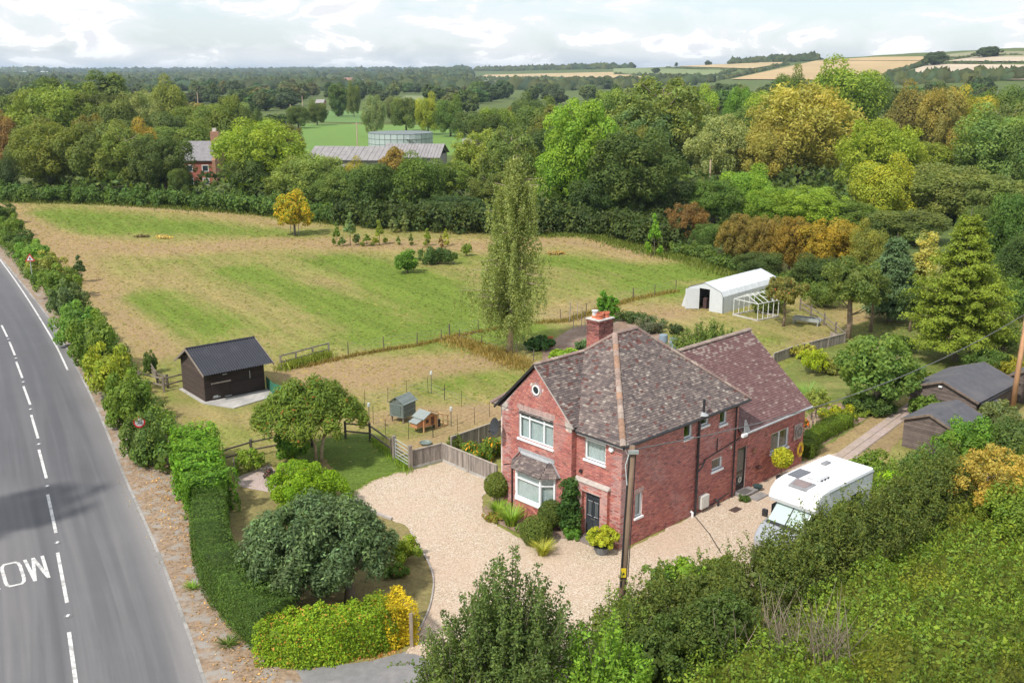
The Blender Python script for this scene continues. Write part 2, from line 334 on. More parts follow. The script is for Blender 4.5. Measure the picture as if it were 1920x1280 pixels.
PROTO = {}
def proto(kind):
    """(crown mesh, trunk mesh, height, width) made once per kind"""
    if kind in PROTO: return PROTO[kind]
    base, var = kind.split('_') if '_' in kind else (kind, '0')
    rng = np.random.default_rng(sum(ord(ch) for ch in kind)*31+5)
    if base == 'broad':      # rounded field tree 12 m tall 11 m wide
        cl = crown_clumps(rng, 11, 11, 11.2, .8, 62, (.15, .30), flatbot=.97); P, N, C = clump_points(rng, cl, 20000, (0, 0, 5.6), hue=.14)
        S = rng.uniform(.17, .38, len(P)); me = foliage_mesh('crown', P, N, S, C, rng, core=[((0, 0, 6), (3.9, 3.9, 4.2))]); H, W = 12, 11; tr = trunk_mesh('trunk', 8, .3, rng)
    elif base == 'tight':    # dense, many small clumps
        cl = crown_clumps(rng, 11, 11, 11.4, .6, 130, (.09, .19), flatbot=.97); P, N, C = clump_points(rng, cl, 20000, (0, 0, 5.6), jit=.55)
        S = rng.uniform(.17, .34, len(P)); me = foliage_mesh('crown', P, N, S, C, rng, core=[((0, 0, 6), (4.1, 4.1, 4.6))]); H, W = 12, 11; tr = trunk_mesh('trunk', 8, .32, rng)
    elif base == 'airy':     # open ash like crown, sky holes, visible limbs
        cl = crown_clumps(rng, 11, 11, 11.5, 1, 110, (.08, .17), fill=.45, flatbot=.9); P, N, C = clump_points(rng, cl, 15000, (0, 0, 5), shell=(.3, 1.2), jit=1.2)
        S = rng.uniform(.2, .38, len(P)); me = foliage_mesh('crown', P, N, S, C, rng, 2.2, core=[((0, 0, 5), (2.2, 2.2, 3))]); H, W = 12, 11; tr = trunk_mesh('trunk', 10.5, .3, rng, 12, 4.2, (1.7, 1.7, 1.6))
    elif base == 'willow':   # soft plumes, narrow leaves
        cl = crown_clumps(rng, 11, 11, 11.6, .3, 95, (.10, .2), flatbot=.97); P, N, C = clump_points(rng, cl, 20000, (0, 0, 5), shell=(.5, 1.25), jit=1.1, hue=.1)
        S = rng.uniform(.18, .36, len(P)); me = foliage_mesh('crown', P, N, S, C, rng, 3.0, core=[((0, 0, 5.6), (4, 4, 4.4))]); H, W = 12, 11; tr = trunk_mesh('trunk', 7, .35, rng)
    elif base == 'tall':     # upright
        cl = crown_clumps(rng, 7, 7, 13.4, .5, 80, (.12, .22), shape='tall'); P, N, C = clump_points(rng, cl, 9000, (0, 0, 6))
        S = rng.uniform(.2, .45, len(P)); me = foliage_mesh('crown', P, N, S, C, rng, core=[((0, 0, 7), (2.2, 2.2, 5))]); H, W = 14, 7; tr = trunk_mesh('trunk', 11, .28, rng)
    elif base == 'pine':
        P, N, C = [], [], []
        for lv in range(15):
            z = 1.6+lv*.55; rad = 3.1*(1-(lv/16)**1.5)+.3
            for k in range(int(9+rad*3)):
                a = rng.uniform(0, 6.28); n = 55; t = rng.uniform(.25, 1, n)
                x = math.cos(a)*rad*t+rng.normal(size=n)*.18; y = math.sin(a)*rad*t+rng.normal(size=n)*.18
                P.append(np.stack([x, y, z+t*.25+rng.normal(size=n)*.13], 1)); N.append(rdir(rng, n)*.8+(0, 0, .9)); C.append(leafcol(rng, n, .08, .3)*rng.uniform(.8, 1.2))
        P, N, C = map(np.concatenate, (P, N, C)); S = rng.uniform(.12, .3, len(P))
        me = foliage_mesh('crown', P, N, S, C, rng, 3.5, core=[((0, 0, 4.5), (1.6, 1.6, 3.4))]); H, W = 10, 6.4; tr = trunk_mesh('trunk', 9.6, .2, rng, 3, .8)
    elif base == 'bush':     # 3 m
        cl = crown_clumps(rng, 3.4, 3.4, 3.1, -.1, 46, (.13, .26), flatbot=.8); P, N, C = clump_points(rng, cl, 5200, (0, 0, 1), jit=.8)
        P[:, 2] = np.maximum(P[:, 2], .02); S = rng.uniform(.09, .2, len(P)); me = foliage_mesh('foliage', P, N, S, C, rng, core=[((0, 0, 1.3), (1.15, 1.15, 1.2))]); H, W = 3, 3.4
        tr = trunk_mesh('stem', 1.6, .06, rng, 3, .8, stems=3)
    elif base == 'low':      # far tree, few pixels
        cl = crown_clumps(rng, 11, 11, 11.4, .2, 30, (.18, .32), flatbot=.97); P, N, C = clump_points(rng, cl, 1500, (0, 0, 5))
        S = rng.uniform(.8, 1.5, len(P)); me = foliage_mesh('tree', P, N, S, C, rng, core=[((0, 0, 5.6), (4.4, 4.4, 5))]); H, W = 12, 11; tr = None
    elif base == 'sap':      # young sapling 2.6 m
        cl = crown_clumps(rng, 1.5, 1.5, 2.5, .15, 26, (.12, .24), shape='cone'); P, N, C = clump_points(rng, cl, 1900, (0, 0, 1), shell=(.3, 1.2), jit=1.2)
        S = rng.uniform(.11, .22, len(P)); me = foliage_mesh('crown', P, N, S, C, rng, 2.2); H, W = 2.6, 1.5; tr = trunk_mesh('trunk', 2.3, .03, rng, 3, .4)
    PROTO[kind] = (me, tr, H, W); return PROTO[kind]
GREENS = dict(dark=(.036, .062, .018), mid=(.062, .098, .022), bright=(.11, .19, .028), lime=(.17, .26, .035), olive=(.105, .12, .035),
              grey=(.12, .15, .075), silver=(.17, .20, .13), gold=(.28, .22, .05), ygreen=(.20, .235, .035), rust=(.20, .11, .045),
              amber=(.26, .17, .035), blue=(.05, .085, .062), vdark=(.022, .038, .014))
def tree(px, dist, top, wpx, kind, colr, label, name='broadleaf_tree', cat='tree', group=None, squash=1.0, base=0.0):
    """dist: forward metres (or photo row of the foot if negative)"""
    y = G(px, -dist)[1] if dist < 0 else dist
    x = X_at(px, y); h = max(1.0, Z_at(top, y)-base); wd = wpx/F_PX*(y*CP+CAM_H*SP)
    me, tr, H, W = proto(kind); c = GREENS[colr] if isinstance(colr, str) else colr
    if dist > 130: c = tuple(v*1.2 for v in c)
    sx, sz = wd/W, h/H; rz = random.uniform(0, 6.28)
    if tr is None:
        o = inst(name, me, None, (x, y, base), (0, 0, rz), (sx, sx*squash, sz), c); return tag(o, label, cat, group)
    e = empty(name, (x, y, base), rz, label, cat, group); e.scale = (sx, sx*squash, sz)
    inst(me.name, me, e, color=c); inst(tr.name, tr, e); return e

# ---------------------------------------------------------------- terrain
AZT = np.radians([-180, -60, -30, -12, -4, 2, 8, 14, 20, 26, 40, 90, 180])
R0T = np.array([1500, 1500, 1500, 1400, 900, 700, 620, 560, 500, 450, 450, 900, 1500.])
R1T = np.array([6500, 6500, 6500, 5200, 3600, 2500, 2100, 1800, 1600, 1450, 1400, 3000, 6500.])
H1T = np.array([22, 22, 23, 25, 26, 25, 29, 36, 45, 50, 50, 30, 22.])
def terrain(x, y):
    r = math.hypot(x, y); a = math.atan2(x, y)
    r0 = float(np.interp(a, AZT, R0T)); r1 = float(np.interp(a, AZT, R1T)); h1 = float(np.interp(a, AZT, H1T))
    t = min(1.0, max(0.0, (r-r0)/(r1-r0))); t = t*t*(1.6-.6*t)
    z = h1*t
    if r > r1: z -= min(25, (r-r1)*.004)
    if r > 400: z += math.sin(r*.004+a*9)*.9*min(1, (r-400)/900)
    return z
def hit(px, py):
    for k in range(60):
        r = hit1(px, py+k*.5)
        if r: return r
def hit1(px, py):
    """where the view ray through a photo point meets the terrain"""
    u = (px-960)/F_PX; v = (py-640)/F_PX; dx, dy, dz = u, CP-v*SP, -(SP+v*CP)
    t, step = 20.0, 4.0
    while t < 14000:
        if CAM_H+dz*t < terrain(dx*t, dy*t):
            lo, hi = t-step, t
            for _ in range(18):
                m_ = (lo+hi)/2
                if CAM_H+dz*m_ < terrain(dx*m_, dy*m_): hi = m_
                else: lo = m_
            return dx*hi, dy*hi, terrain(dx*hi, dy*hi)
        t += step; step = max(4, t*.01)
    return None
def grass_mat(name, dry, green, brown, scale=.35, stretch=(1, 1, 1), rotz=0.0, base_green=.5):
    m = bpy.data.materials.new(name); m.use_nodes = True; t = m.node_tree; b = t.nodes['Principled BSDF']
    tc = nd(t, 'ShaderNodeTexCoord'); mp = nd(t, 'ShaderNodeMapping'); mp.vector_type = 'TEXTURE'; mp.inputs['Rotation'].default_value = (0, 0, rotz); mp.inputs['Scale'].default_value = stretch
    t.links.new(tc.outputs['Object'], mp.inputs[0]); v = mp.outputs[0]
    def noise(s, d=5.0, r=.6, vec=v):
        n = nd(t, 'ShaderNodeTexNoise', Scale=s, Detail=d, Roughness=r); t.links.new(vec, n.inputs['Vector']); return n.outputs[0]
    at = nd(t, 'ShaderNodeAttribute'); at.attribute_name = 'Col'; sp = nd(t, 'ShaderNodeSeparateColor'); t.links.new(at.outputs[0], sp.inputs[0])
    big, med, fine = noise(scale*.4), noise(scale*2.5, 8.0, .75), noise(5.0, 7.0, .8, tc.outputs['Object'])
    gf = mth(t, 'ADD', mth(t, 'ADD', mth(t, 'MULTIPLY', big, .7), mth(t, 'MULTIPLY', med, 1.5)), mth(t, 'MULTIPLY', fine, .7)); gf = mth(t, 'SUBTRACT', gf, .3)
    gf = mth(t, 'ADD', gf, mth(t, 'MULTIPLY', mth(t, 'SUBTRACT', sp.outputs[0], .5), 1.25))
    f = ramp(t, mth(t, 'MULTIPLY', gf, .5), [(.40+.25*(.5-base_green), (0,)*3), (.74+.25*(.5-base_green), (1,)*3)])
    mp3 = nd(t, 'ShaderNodeMapping'); mp3.vector_type = 'TEXTURE'; mp3.inputs['Rotation'].default_value = (0, 0, rotz); mp3.inputs['Scale'].default_value = (16, 1.1, 1); t.links.new(tc.outputs['Object'], mp3.inputs[0])
    st = noise(1.0, 5.0, .65, mp3.outputs[0]); gf = mth(t, 'ADD', gf, mth(t, 'MULTIPLY', mth(t, 'SUBTRACT', st, .5), 1.6))
    dryc = ramp(t, fine, [(.34, tuple(c*.55 for c in dry)), (.5, dry), (.66, tuple(min(1, c*1.4) for c in dry))])
    grc = ramp(t, fine, [(.34, tuple(c*.55 for c in green)), (.52, green), (.66, tuple(min(1, c*1.45) for c in green))])
    c = mixc(t, f, dryc, grc)
    bf = mth(t, 'MULTIPLY', ramp(t, mth(t, 'ADD', med, mth(t, 'SUBTRACT', sp.outputs[1], .5)), [(.40, (0,)*3), (.80, (1,)*3)]), .8)
    c = mixc(t, 1.0, c, ramp(t, st, [(.35, (.84,)*3), (.65, (1.14,)*3)]), 'MULTIPLY')
    c = mixc(t, bf, c, ramp(t, fine, [(.34, tuple(k*.6 for k in brown)), (.66, tuple(min(1, k*1.4) for k in brown))]))
    t.links.new(c, b.inputs['Base Color']); b.inputs['Roughness'].default_value = .95; b.inputs['Specular IOR Level'].default_value = .1
    bp = nd(t, 'ShaderNodeBump', Strength=.6, Distance=.06); t.links.new(fine, bp.inputs['Height']); t.links.new(bp.outputs[0], b.inputs['Normal'])
    return m
G_DRY, G_GREEN, G_BROWN = (.30, .235, .10), (.145, .20, .03), (.30, .205, .115)
def build_ground():
    az = np.concatenate([np.linspace(-180, -34, 30, endpoint=False), np.linspace(-34, 34, 150), np.linspace(36, 180, 28, endpoint=False)])
    rr = np.concatenate([[0.01, 60, 150, 250], np.geomspace(330, 16000, 120)])
    V, C = [], []
    for r in rr:
        for a in az:
            x, y = r*math.sin(math.radians(a)), r*math.cos(math.radians(a)); V.append((x, y, terrain(x, y)))
            C.append((.75, .3, 0))
    na = len(az); Fq = [(i*na+j, i*na+(j+1) % na, (i+1)*na+(j+1) % na, (i+1)*na+j) for i in range(len(rr)-1) for j in range(na)]
    m = grass_mat('meadow', (.22, .19, .09), (.10, .135, .04), (.25, .2, .12), .02, base_green=.6)
    me = quad_mesh('ground', np.array(V), np.array(Fq)[:, ::-1], np.array(C), m, True); o = inst('ground', me); tag(o, kind='structure')
build_ground()
# -- painted paddock near the house (grass growth and painted sumac shade, kept per vertex)
GREEN_LINES = [([(640,490),(760,522),(860,572),(930,615)],5.0,.95),([(450,508),(560,545),(650,582),(700,612)],3.4,.8),([(265,560),(330,588),(400,608)],4.5,.85),
    ([(1050,488),(1180,505),(1260,515)],4,.8),([(1280,502),(1350,522)],3,.6),([(90,400),(200,430),(330,428)],6,.7),([(190,405),(420,432),(560,440)],5,.45),([(1200,530),(1260,545)],3,.7),
    ([(740,650),(830,640),(900,650)],4,.35),([(800,470),(870,485)],4,.4),([(300,640),(380,660)],3,.3),([(640,640),(860,615)],3,.35),([(700,540),(820,600)],5,.4),([(1450,640),(1480,700)],2.5,.4),
    ([(640,900),(700,870),(760,872)],1.3,1.0),([(700,885),(640,950)],1.0,.9),([(480,720),(420,830)],1.5,.2),([(1080,530),(1200,560)],4,.3),([(720,800),(900,830)],1.5,.4),([(830,720),(925,700)],3,.5),([(1640,640),(1720,660)],3,.9),([(1700,640),(1760,700)],3,.9)]  # strokes beside the sumac put its shade into the greener grass colour
BROWN_LINES = [([(60,452),(200,462),(320,468),(520,455),(900,462)],5.5,.95),([(10,385),(90,440),(200,560),(300,660)],3.2,.85),([(1000,450),(1100,455),(1210,478)],5,.8),
    ([(640,690),(760,690),(900,680)],4,.85),([(560,700),(700,720)],2.5,.6),([(250,388),(400,400),(560,425)],3.5,.55),([(1020,590),(1130,565),(1260,580)],4,.5),([(300,520),(480,600)],4,.35),([(1100,600),(1260,590)],3,.5),
    ([(600,530),(780,570),(800,600)],4,.45),([(700,790),(780,775),(900,770)],1.8,.8),([(780,840),(930,770)],1.5,.8),([(330,770),(480,790)],2,.5),([(440,920),(500,960),(640,1010)],2,.8),([(700,1060),(800,1080)],1.2,.8),([(1440,660),(1560,640)],4,.5),([(1640,600),(1700,620)],4,.9),([(1500,860),(1640,790)],2,.7),([(560,870),(660,900)],1.5,.5)]
def seg_dist(X, Y, pl):
    d = np.full(X.shape, 1e9)
    for (a, b), (c_, e) in zip(pl[:-1], pl[1:]):
        vx, vy = c_-a, e-b; t = np.clip(((X-a)*vx+(Y-b)*vy)/(vx*vx+vy*vy+1e-9), 0, 1); d = np.minimum(d, np.hypot(X-a-t*vx, Y-b-t*vy))
    return d
def build_paddock():
    st = 1.1; xs = np.arange(-140, 90, st); ys = np.arange(14, 176, st); X, Y = np.meshgrid(xs, ys)
    g = np.full(X.shape, .42); br = np.full(X.shape, .26)
    for L, arr, sgn in ((GREEN_LINES, g, 1), (BROWN_LINES, br, 1)):
        for pl, wd, amt in L:
            d = seg_dist(X, Y, [G(*p) for p in pl]); arr += amt*.62*np.exp(-(d/(wd*.85))**2)
    g -= .6*(br-.26)*(br > .26); br -= .9*(g-.42)*(g > .42)
    V = np.stack([X, Y, np.full(X.shape, .006)], -1).reshape(-1, 3); C = np.stack([np.clip(g, 0, 1), np.clip(br, 0, 1), g*0], -1).reshape(-1, 3)
    nx = len(xs); i = np.arange(len(ys)-1)[:, None]*nx+np.arange(nx-1)[None]; Fq = np.stack([i, i+1, i+1+nx, i+nx], -1).reshape(-1, 4)
    # leave the sheet off beyond the far hedge
    cen = V[Fq].mean(1); hy = np.interp(cen[:, 0], [-140, -83, -36, 3, 30, 90], [190, 166, 150, 136, 110, 100]); Fq = Fq[cen[:, 1] < hy]
    m = grass_mat('paddock_grass', G_DRY, G_GREEN, G_BROWN, .3, (3.2, 1.0, 1), R(-58.6), .5)
    tag(inst('paddock', quad_mesh('paddock', V, Fq, C, m)), kind='structure')
build_paddock()
def field_grass():
    rng = np.random.default_rng(77); n = 62000; y = 22+150*rng.uniform(size=n*2)**.8; x = rng.uniform(-1, 1, n*2)*(y*.56+12); hy = np.interp(x, [-140, -83, -36, 3, 30, 90], [182, 162, 146, 131, 104, 90]); kx_ = np.interp(y, [20, 30, 48, 66, 110, 170], [0, -8.5, -14.5, -25, -50, -86]); k = (y < hy) & (x > kx_) & (y > 47) & ~((x > -6.5) & (x < 24) & (y < 60)) & ~((x > 8) & (y < 68)) & ~((x > 2) & (x < 16) & (y > 70) & (y < 84)) & ~((x > -22) & (x < -15) & (y > 58) & (y < 68)); x, y = x[k][:n], y[k][:n]; n = len(x)
    g = np.full(n, .42); b = np.full(n, .3)
    for L, arr in ((GREEN_LINES, g), (BROWN_LINES, b)):
        for pl, wd, amt in L: arr += amt*.62*np.exp(-(seg_dist(x, y, [G(*p) for p in pl])/(wd*.85))**2)
    t = np.clip(g-.7*(b-.3)+rng.normal(size=n)*.22, 0, 1)[:, None]; C = (np.array((.24, .19, .08))*(1-t)+np.array((.085, .135, .022))*t)*rng.uniform(.85, 1.5, (n, 1))
    a = rng.uniform(0, 6.28, n); w_ = rng.uniform(.05, .14, n)*(.6+y/130); h = rng.uniform(.01, .045, n)*(.6+y/130); dx, dy = np.cos(a)*w_, np.sin(a)*w_; ln = rng.normal(size=(2, n))*.16
    V = np.stack([np.stack([x-dx, y-dy, 0*x], 1), np.stack([x+dx, y+dy, 0*x], 1), np.stack([x+dx*.7+ln[0], y+dy*.7+ln[1], h], 1), np.stack([x-dx*.6+ln[0], y-dy*.6+ln[1], h*.8], 1)], 1).reshape(-1, 3)
    tag(inst('field_grass', quad_mesh('field_grass', V, np.arange(4*n).reshape(-1, 4), np.repeat(C, 4, 0), LEAF), color=(.8, .8, .9)), 'short dry and green grass tufts over the paddock and long field', 'grass', kind='stuff')
field_grass()
def sheet(name, pts, z, m, px=True, jag=0.0, seed=0, sub=.6):
    """flat ground sheet; pts in photo pixels on the ground or metres"""
    P = [G(*p) for p in pts] if px else list(pts); rnd = random.Random(seed); out = []
    for a, b in zip(P, P[1:]+P[:1]):
        L = math.hypot(b[0]-a[0], b[1]-a[1]); n = max(1, int(L/sub)) if jag else 1
        for k in range(n):
            t = k/n; j = jag if (k or jag > .3) else 0
            out.append((a[0]+(b[0]-a[0])*t+rnd.uniform(-j, j), a[1]+(b[1]-a[1])*t+rnd.uniform(-j, j), z))
    b = MB(); b.face(out); o = b.build(name, m); tag(o, kind='structure'); return o
# ---- road
M_ASPH = None
def asphalt_mat():
    m = bpy.data.materials.new('asphalt'); m.use_nodes = True; t = m.node_tree; b = t.nodes['Principled BSDF']
    tc = nd(t, 'ShaderNodeTexCoord'); v = tc.outputs['Object']
    def noise(s, d=6.0, r=.6, vec=v, dist=0.0):
        n = nd(t, 'ShaderNodeTexNoise', Scale=s, Detail=d, Roughness=r, Distortion=dist); t.links.new(vec, n.inputs['Vector']); return n.outputs[0]
    at = nd(t, 'ShaderNodeAttribute'); at.attribute_name = 'Col'; sp = nd(t, 'ShaderNodeSeparateColor'); t.links.new(at.outputs[0], sp.inputs[0])
    across, along = sp.outputs[0], sp.outputs[1]
    cb = nd(t, 'ShaderNodeCombineXYZ'); t.links.new(mth(t, 'MULTIPLY', across, 14), cb.inputs[0]); t.links.new(mth(t, 'MULTIPLY', along, 7), cb.inputs[1])
    streak = noise(1.0, 5.0, .55, cb.outputs[0], .4)
    fine = noise(26, 4.0, .8); med = noise(.35, 6.0, .6)
    tot = mth(t, 'ADD', mth(t, 'ADD', mth(t, 'MULTIPLY', streak, .5), mth(t, 'MULTIPLY', med, .3)), mth(t, 'MULTIPLY', fine, .2))
    # pale sandy grit: gathers near the kerb and along the nearer stretch
    edge = ramp(t, across, [(.0, (1,)*3), (.05, (.75,)*3), (.13, (.12,)*3), (.30, (0,)*3), (.5, (.15,)*3), (.58, (.05,)*3), (.8, (.2,)*3)])
    near = ramp(t, along, [(.05, (1,)*3), (.30, (.55,)*3), (.45, (.1,)*3)])
    grit = mth(t, 'MULTIPLY', mth(t, 'ADD', edge, mth(t, 'MULTIPLY', near, ramp(t, streak, [(.45, (0,)*3), (.75, (.5,)*3)]))), ramp(t, fine, [(.3, (.55,)*3), (.6, (1,)*3)]))
    c = ramp(t, tot, [(.34, (.092, .092, .098)), (.66, (.128, .126, .132))])
    c = mixc(t, mth(t, 'MULTIPLY', grit, .55, clamp=True), c, (.33, .31, .29))
    c = mixc(t, 1.0, c, ramp(t, mth(t, 'ADD', along, mth(t, 'MULTIPLY', across, -.03)), [(.235, (1,)*3), (.262, (.80, .80, .82)), (.6, (.86, .86, .88))]), 'MULTIPLY')
    dk = ramp(t, across, [(.50, (0,)*3), (.535, (.55,)*3), (.57, (0,)*3)]); c = mixc(t, mth(t, 'MULTIPLY', dk, near), c, (.07, .07, .075))
    t.links.new(c, b.inputs['Base Color']); b.inputs['Roughness'].default_value = .85
    bp = nd(t, 'ShaderNodeBump', Strength=.4, Distance=.01); t.links.new(fine, bp.inputs['Height']); t.links.new(bp.outputs[0], b.inputs['Normal'])
    return m
KERB_PX = [(380,1280),(350,1188),(300,1053),(258,955),(225,880),(190,790),(150,705),(100,612),(50,545),(0,486)]
def smooth_poly(P, n=8):
    out = []
    for i in range(len(P)-1):
        p0, p1, p2, p3 = P[max(i-1, 0)], P[i], P[i+1], P[min(i+2, len(P)-1)]
        for k in range(n):
            t = k/n; out.append(tuple(.5*((2*b)+(-a+c)*t+(2*a-5*b+4*c-d)*t*t+(-a+3*b-3*c+d)*t**3) for a, b, c, d in zip(p0, p1, p2, p3)))
    return out+[tuple(P[-1])]
kp = [G(*p) for p in KERB_PX]; kp = [kp[0]]+kp[1:]
d0 = (kp[0][0]-kp[1][0], kp[0][1]-kp[1][1]); L0 = math.hypot(*d0)
kp = [(kp[0][0]+d0[0]/L0*16, kp[0][1]+d0[1]/L0*16)]+kp+[(-72, 134), (-96, 172), (-140, 240), (-205, 340)]
KERB = smooth_poly(kp)
def offs(line, d):
    out = []
    for i, p in enumerate(line):
        a, b = line[max(i-1, 0)], line[min(i+1, len(line)-1)]; tx, ty = b[0]-a[0], b[1]-a[1]; L = math.hypot(tx, ty)+1e-9
        out.append((p[0]-ty/L*d, p[1]+tx/L*d))
    return out
RW = 7.9
def strip(name, line, d0_, d1_, z, m, kind='structure', nseg=1, zz=None):
    cols = [offs(line, d0_+(d1_-d0_)*k/nseg) for k in range(nseg+1)]; V, C = [], []
    L = [0]
    for a, b in zip(line[:-1], line[1:]): L.append(L[-1]+math.hypot(b[0]-a[0], b[1]-a[1]))
    for k, cl in enumerate(cols):
        for i, p in enumerate(cl): V.append((p[0], p[1], z if zz is None else zz[k])); C.append((k/nseg, L[i]/140, 0))
    n = len(line); Fq = [(k*n+i, (k+1)*n+i, (k+1)*n+i+1, k*n+i+1) for k in range(nseg) for i in range(n-1)]
    me = quad_mesh(name, np.array(V), np.array(Fq)[:, ::-1], np.array(C), m); o = inst(name, me); tag(o, kind=kind); return o
M_ASPH = asphalt_mat()
strip('road', KERB, 0.0, RW, .012, M_ASPH, nseg=16)
M_VERGE = mat('leaf_litter', (.27, .19, .125), .95, .45, 7, .8, 30, stain=(.30, .27, .24), detail=9)
# kerb stones: one prism each
kb = offs(KERB, -.06)
def kerbs():
    line = [p for p in kb if p[1] < 118]; L = [0]
    for a, b in zip(line[:-1], line[1:]): L.append(L[-1]+math.hypot(b[0]-a[0], b[1]-a[1]))
    mk = mat('kerb_stone', (.30, .285, .265), .9, .25, 4, .3, 40, tint=True)
    kerb = empty('kerb', (line[0][0], line[0][1], 0)); tag(kerb, kind='structure'); s = 0; me = None; k = 0
    me = MB().box(-.455, .455, -.06, .06, -.05, .085).mesh('kerb_stone', mk)
    while s < L[-1]-.95 and k < 140:
        x0, y0 = np.interp(s, L, [p[0] for p in line]), np.interp(s, L, [p[1] for p in line]); x1, y1 = np.interp(s+.92, L, [p[0] for p in line]), np.interp(s+.92, L, [p[1] for p in line])
        g = random.uniform(.8, 1.15)
        inst('kerb_stone', me, kerb, ((x0+x1)/2-line[0][0], (y0+y1)/2-line[0][1], random.uniform(-.008, .004)), (0, 0, math.atan2(y1-y0, x1-x0)), (1, 1, 1), (g, g, g)); s += .92; k += 1
kerbs()
strip('verge', KERB, -.12, -3.2, .06, M_VERGE, nseg=3, zz=[.075, .08, .07, .012])
M_PAINT = mat('road_paint', (.60, .59, .57), .7, .22, 14, stain=(.36, .35, .34))
def pstrip(name, pix, wd, z=.018, label=None, cat='road marking', group=None, m=None):
    P = [G(*p) for p in pix]; A, B = offs(P, wd/2), offs(P, -wd/2); b = MB()
    for i in range(len(P)-1): b.face([(*B[i], z), (*B[i+1], z), (*A[i+1], z), (*A[i], z)])
    o = b.build(name, m or M_PAINT); tag(o, kind='structure'); return o
edge = smooth_poly([(0,487),(23,518),(51,559),(78,602),(105.5,649),(127,694)], 4); pstrip('edge_line', [(-60, 420)]+edge, .13)
for p, q in (((73,843),(87,896.5)),((89.5,927),(105,999)),((108,1036),(125.8,1130)),((129.5,1185),(143,1285)),((3,610),(13.7,631.6)),((17.6,641),(28,666)),((30.5,678.5),(42,708.6)),((44,724),(56.7,758.6)),((58.6,778),(71.5,822)),((-12,580),(-2,600))):
    pstrip('centre_line_dash', [p, q], .14)
for i, (a, b) in enumerate(((88.8,911.6),(107.8,1017.6),(127.6,1155),(15.6,636),(30,672),(43.8,716.5),(57.4,767.6),(73,833))):
    x, y = G(a, b); s = MB(); s.lathe([(.16, 0), (.16, .012), (.10, .018)], n=12, c=(.35, .35, .35)); s.box(-.05, .05, -.08, .08, .018, .035, c=(1.6, 1.6, 1.6))
    tag(s.build('road_stud', mat('stud_metal', (.42, .42, .42), .5, .1, 5, tint=True), None, (x, y, .013)), 'small reflective road stud set in the gaps of the dashed centre line', 'road stud', 'road studs along the centre line')
def slow_text():
    pA, pB = np.array(G(0, 1104)), np.array(G(94, 1082)); e = (pB-pA)/np.linalg.norm(pB-pA); n = np.array((-e[1], e[0]))
    wB = np.linalg.norm(np.array(G(94, 1082))-np.array(G(66.5, 1089))); hh = np.linalg.norm(np.array(G(56, 1053))-np.array(G(66.5, 1089)))*1.12
    cell = np.linalg.norm(np.array(G(94,1082))-np.array(G(50,1096))); wd = cell*.74
    def P(cx, u, v): q = pB-e*(cx*cell)+e*((u-1)*wd)+n*(v*hh); return (q[0], q[1])
    strokes = {'W': [[(0, 1), (.17, 0), (.47, 1), (.92, 0), (1, 1)]], 'L': [[(0, 1), (0, 0), (.95, 0)]],
        'O': [[(.2, 0), (.04, .08), (0, .2), (0, .8), (.05, .92), (.2, 1), (.8, 1), (.95, .92), (1, .8), (1, .2), (.95, .08), (.8, 0), (.2, 0)]],
        'S': [[(1, .8), (.85, .96), (.5, 1), (.12, .94), (0, .75), (.2, .55), (.8, .45), (1, .25), (.85, .05), (.5, 0), (.12, .06), (0, .2)]]}
    for k, ch in enumerate('WOLS'):
        b = MB()
        for st in strokes[ch]:
            pl = [P(k, *q) for q in st]; w_ = .135
            for a, c_ in zip(pl[:-1], pl[1:]):
                a, c_ = np.array(a), np.array(c_); d = (c_-a)/np.linalg.norm(c_-a); r = np.array((-d[1], d[0]))*w_/2; z = .018+.0006*len(b.f)
                a2, c2 = a-d*.04, c_+d*.04; b.face([(*(a2-r), z), (*(c2-r), z), (*(c2+r), z), (*(a2+r), z)])
        tag(b.build('road_letter', M_PAINT), kind='structure')
slow_text()
# ---- side road (tarmac apron) at the bottom
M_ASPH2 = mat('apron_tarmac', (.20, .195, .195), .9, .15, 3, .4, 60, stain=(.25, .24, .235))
sheet('apron', [(383,1290),(372,1258),(420,1262),(520,1256),(600,1251),(700,1238),(765,1220),(790,1230),(830,1255),(870,1285),(900,1400),(300,1420)], .020, M_ASPH2, jag=.02, seed=1)
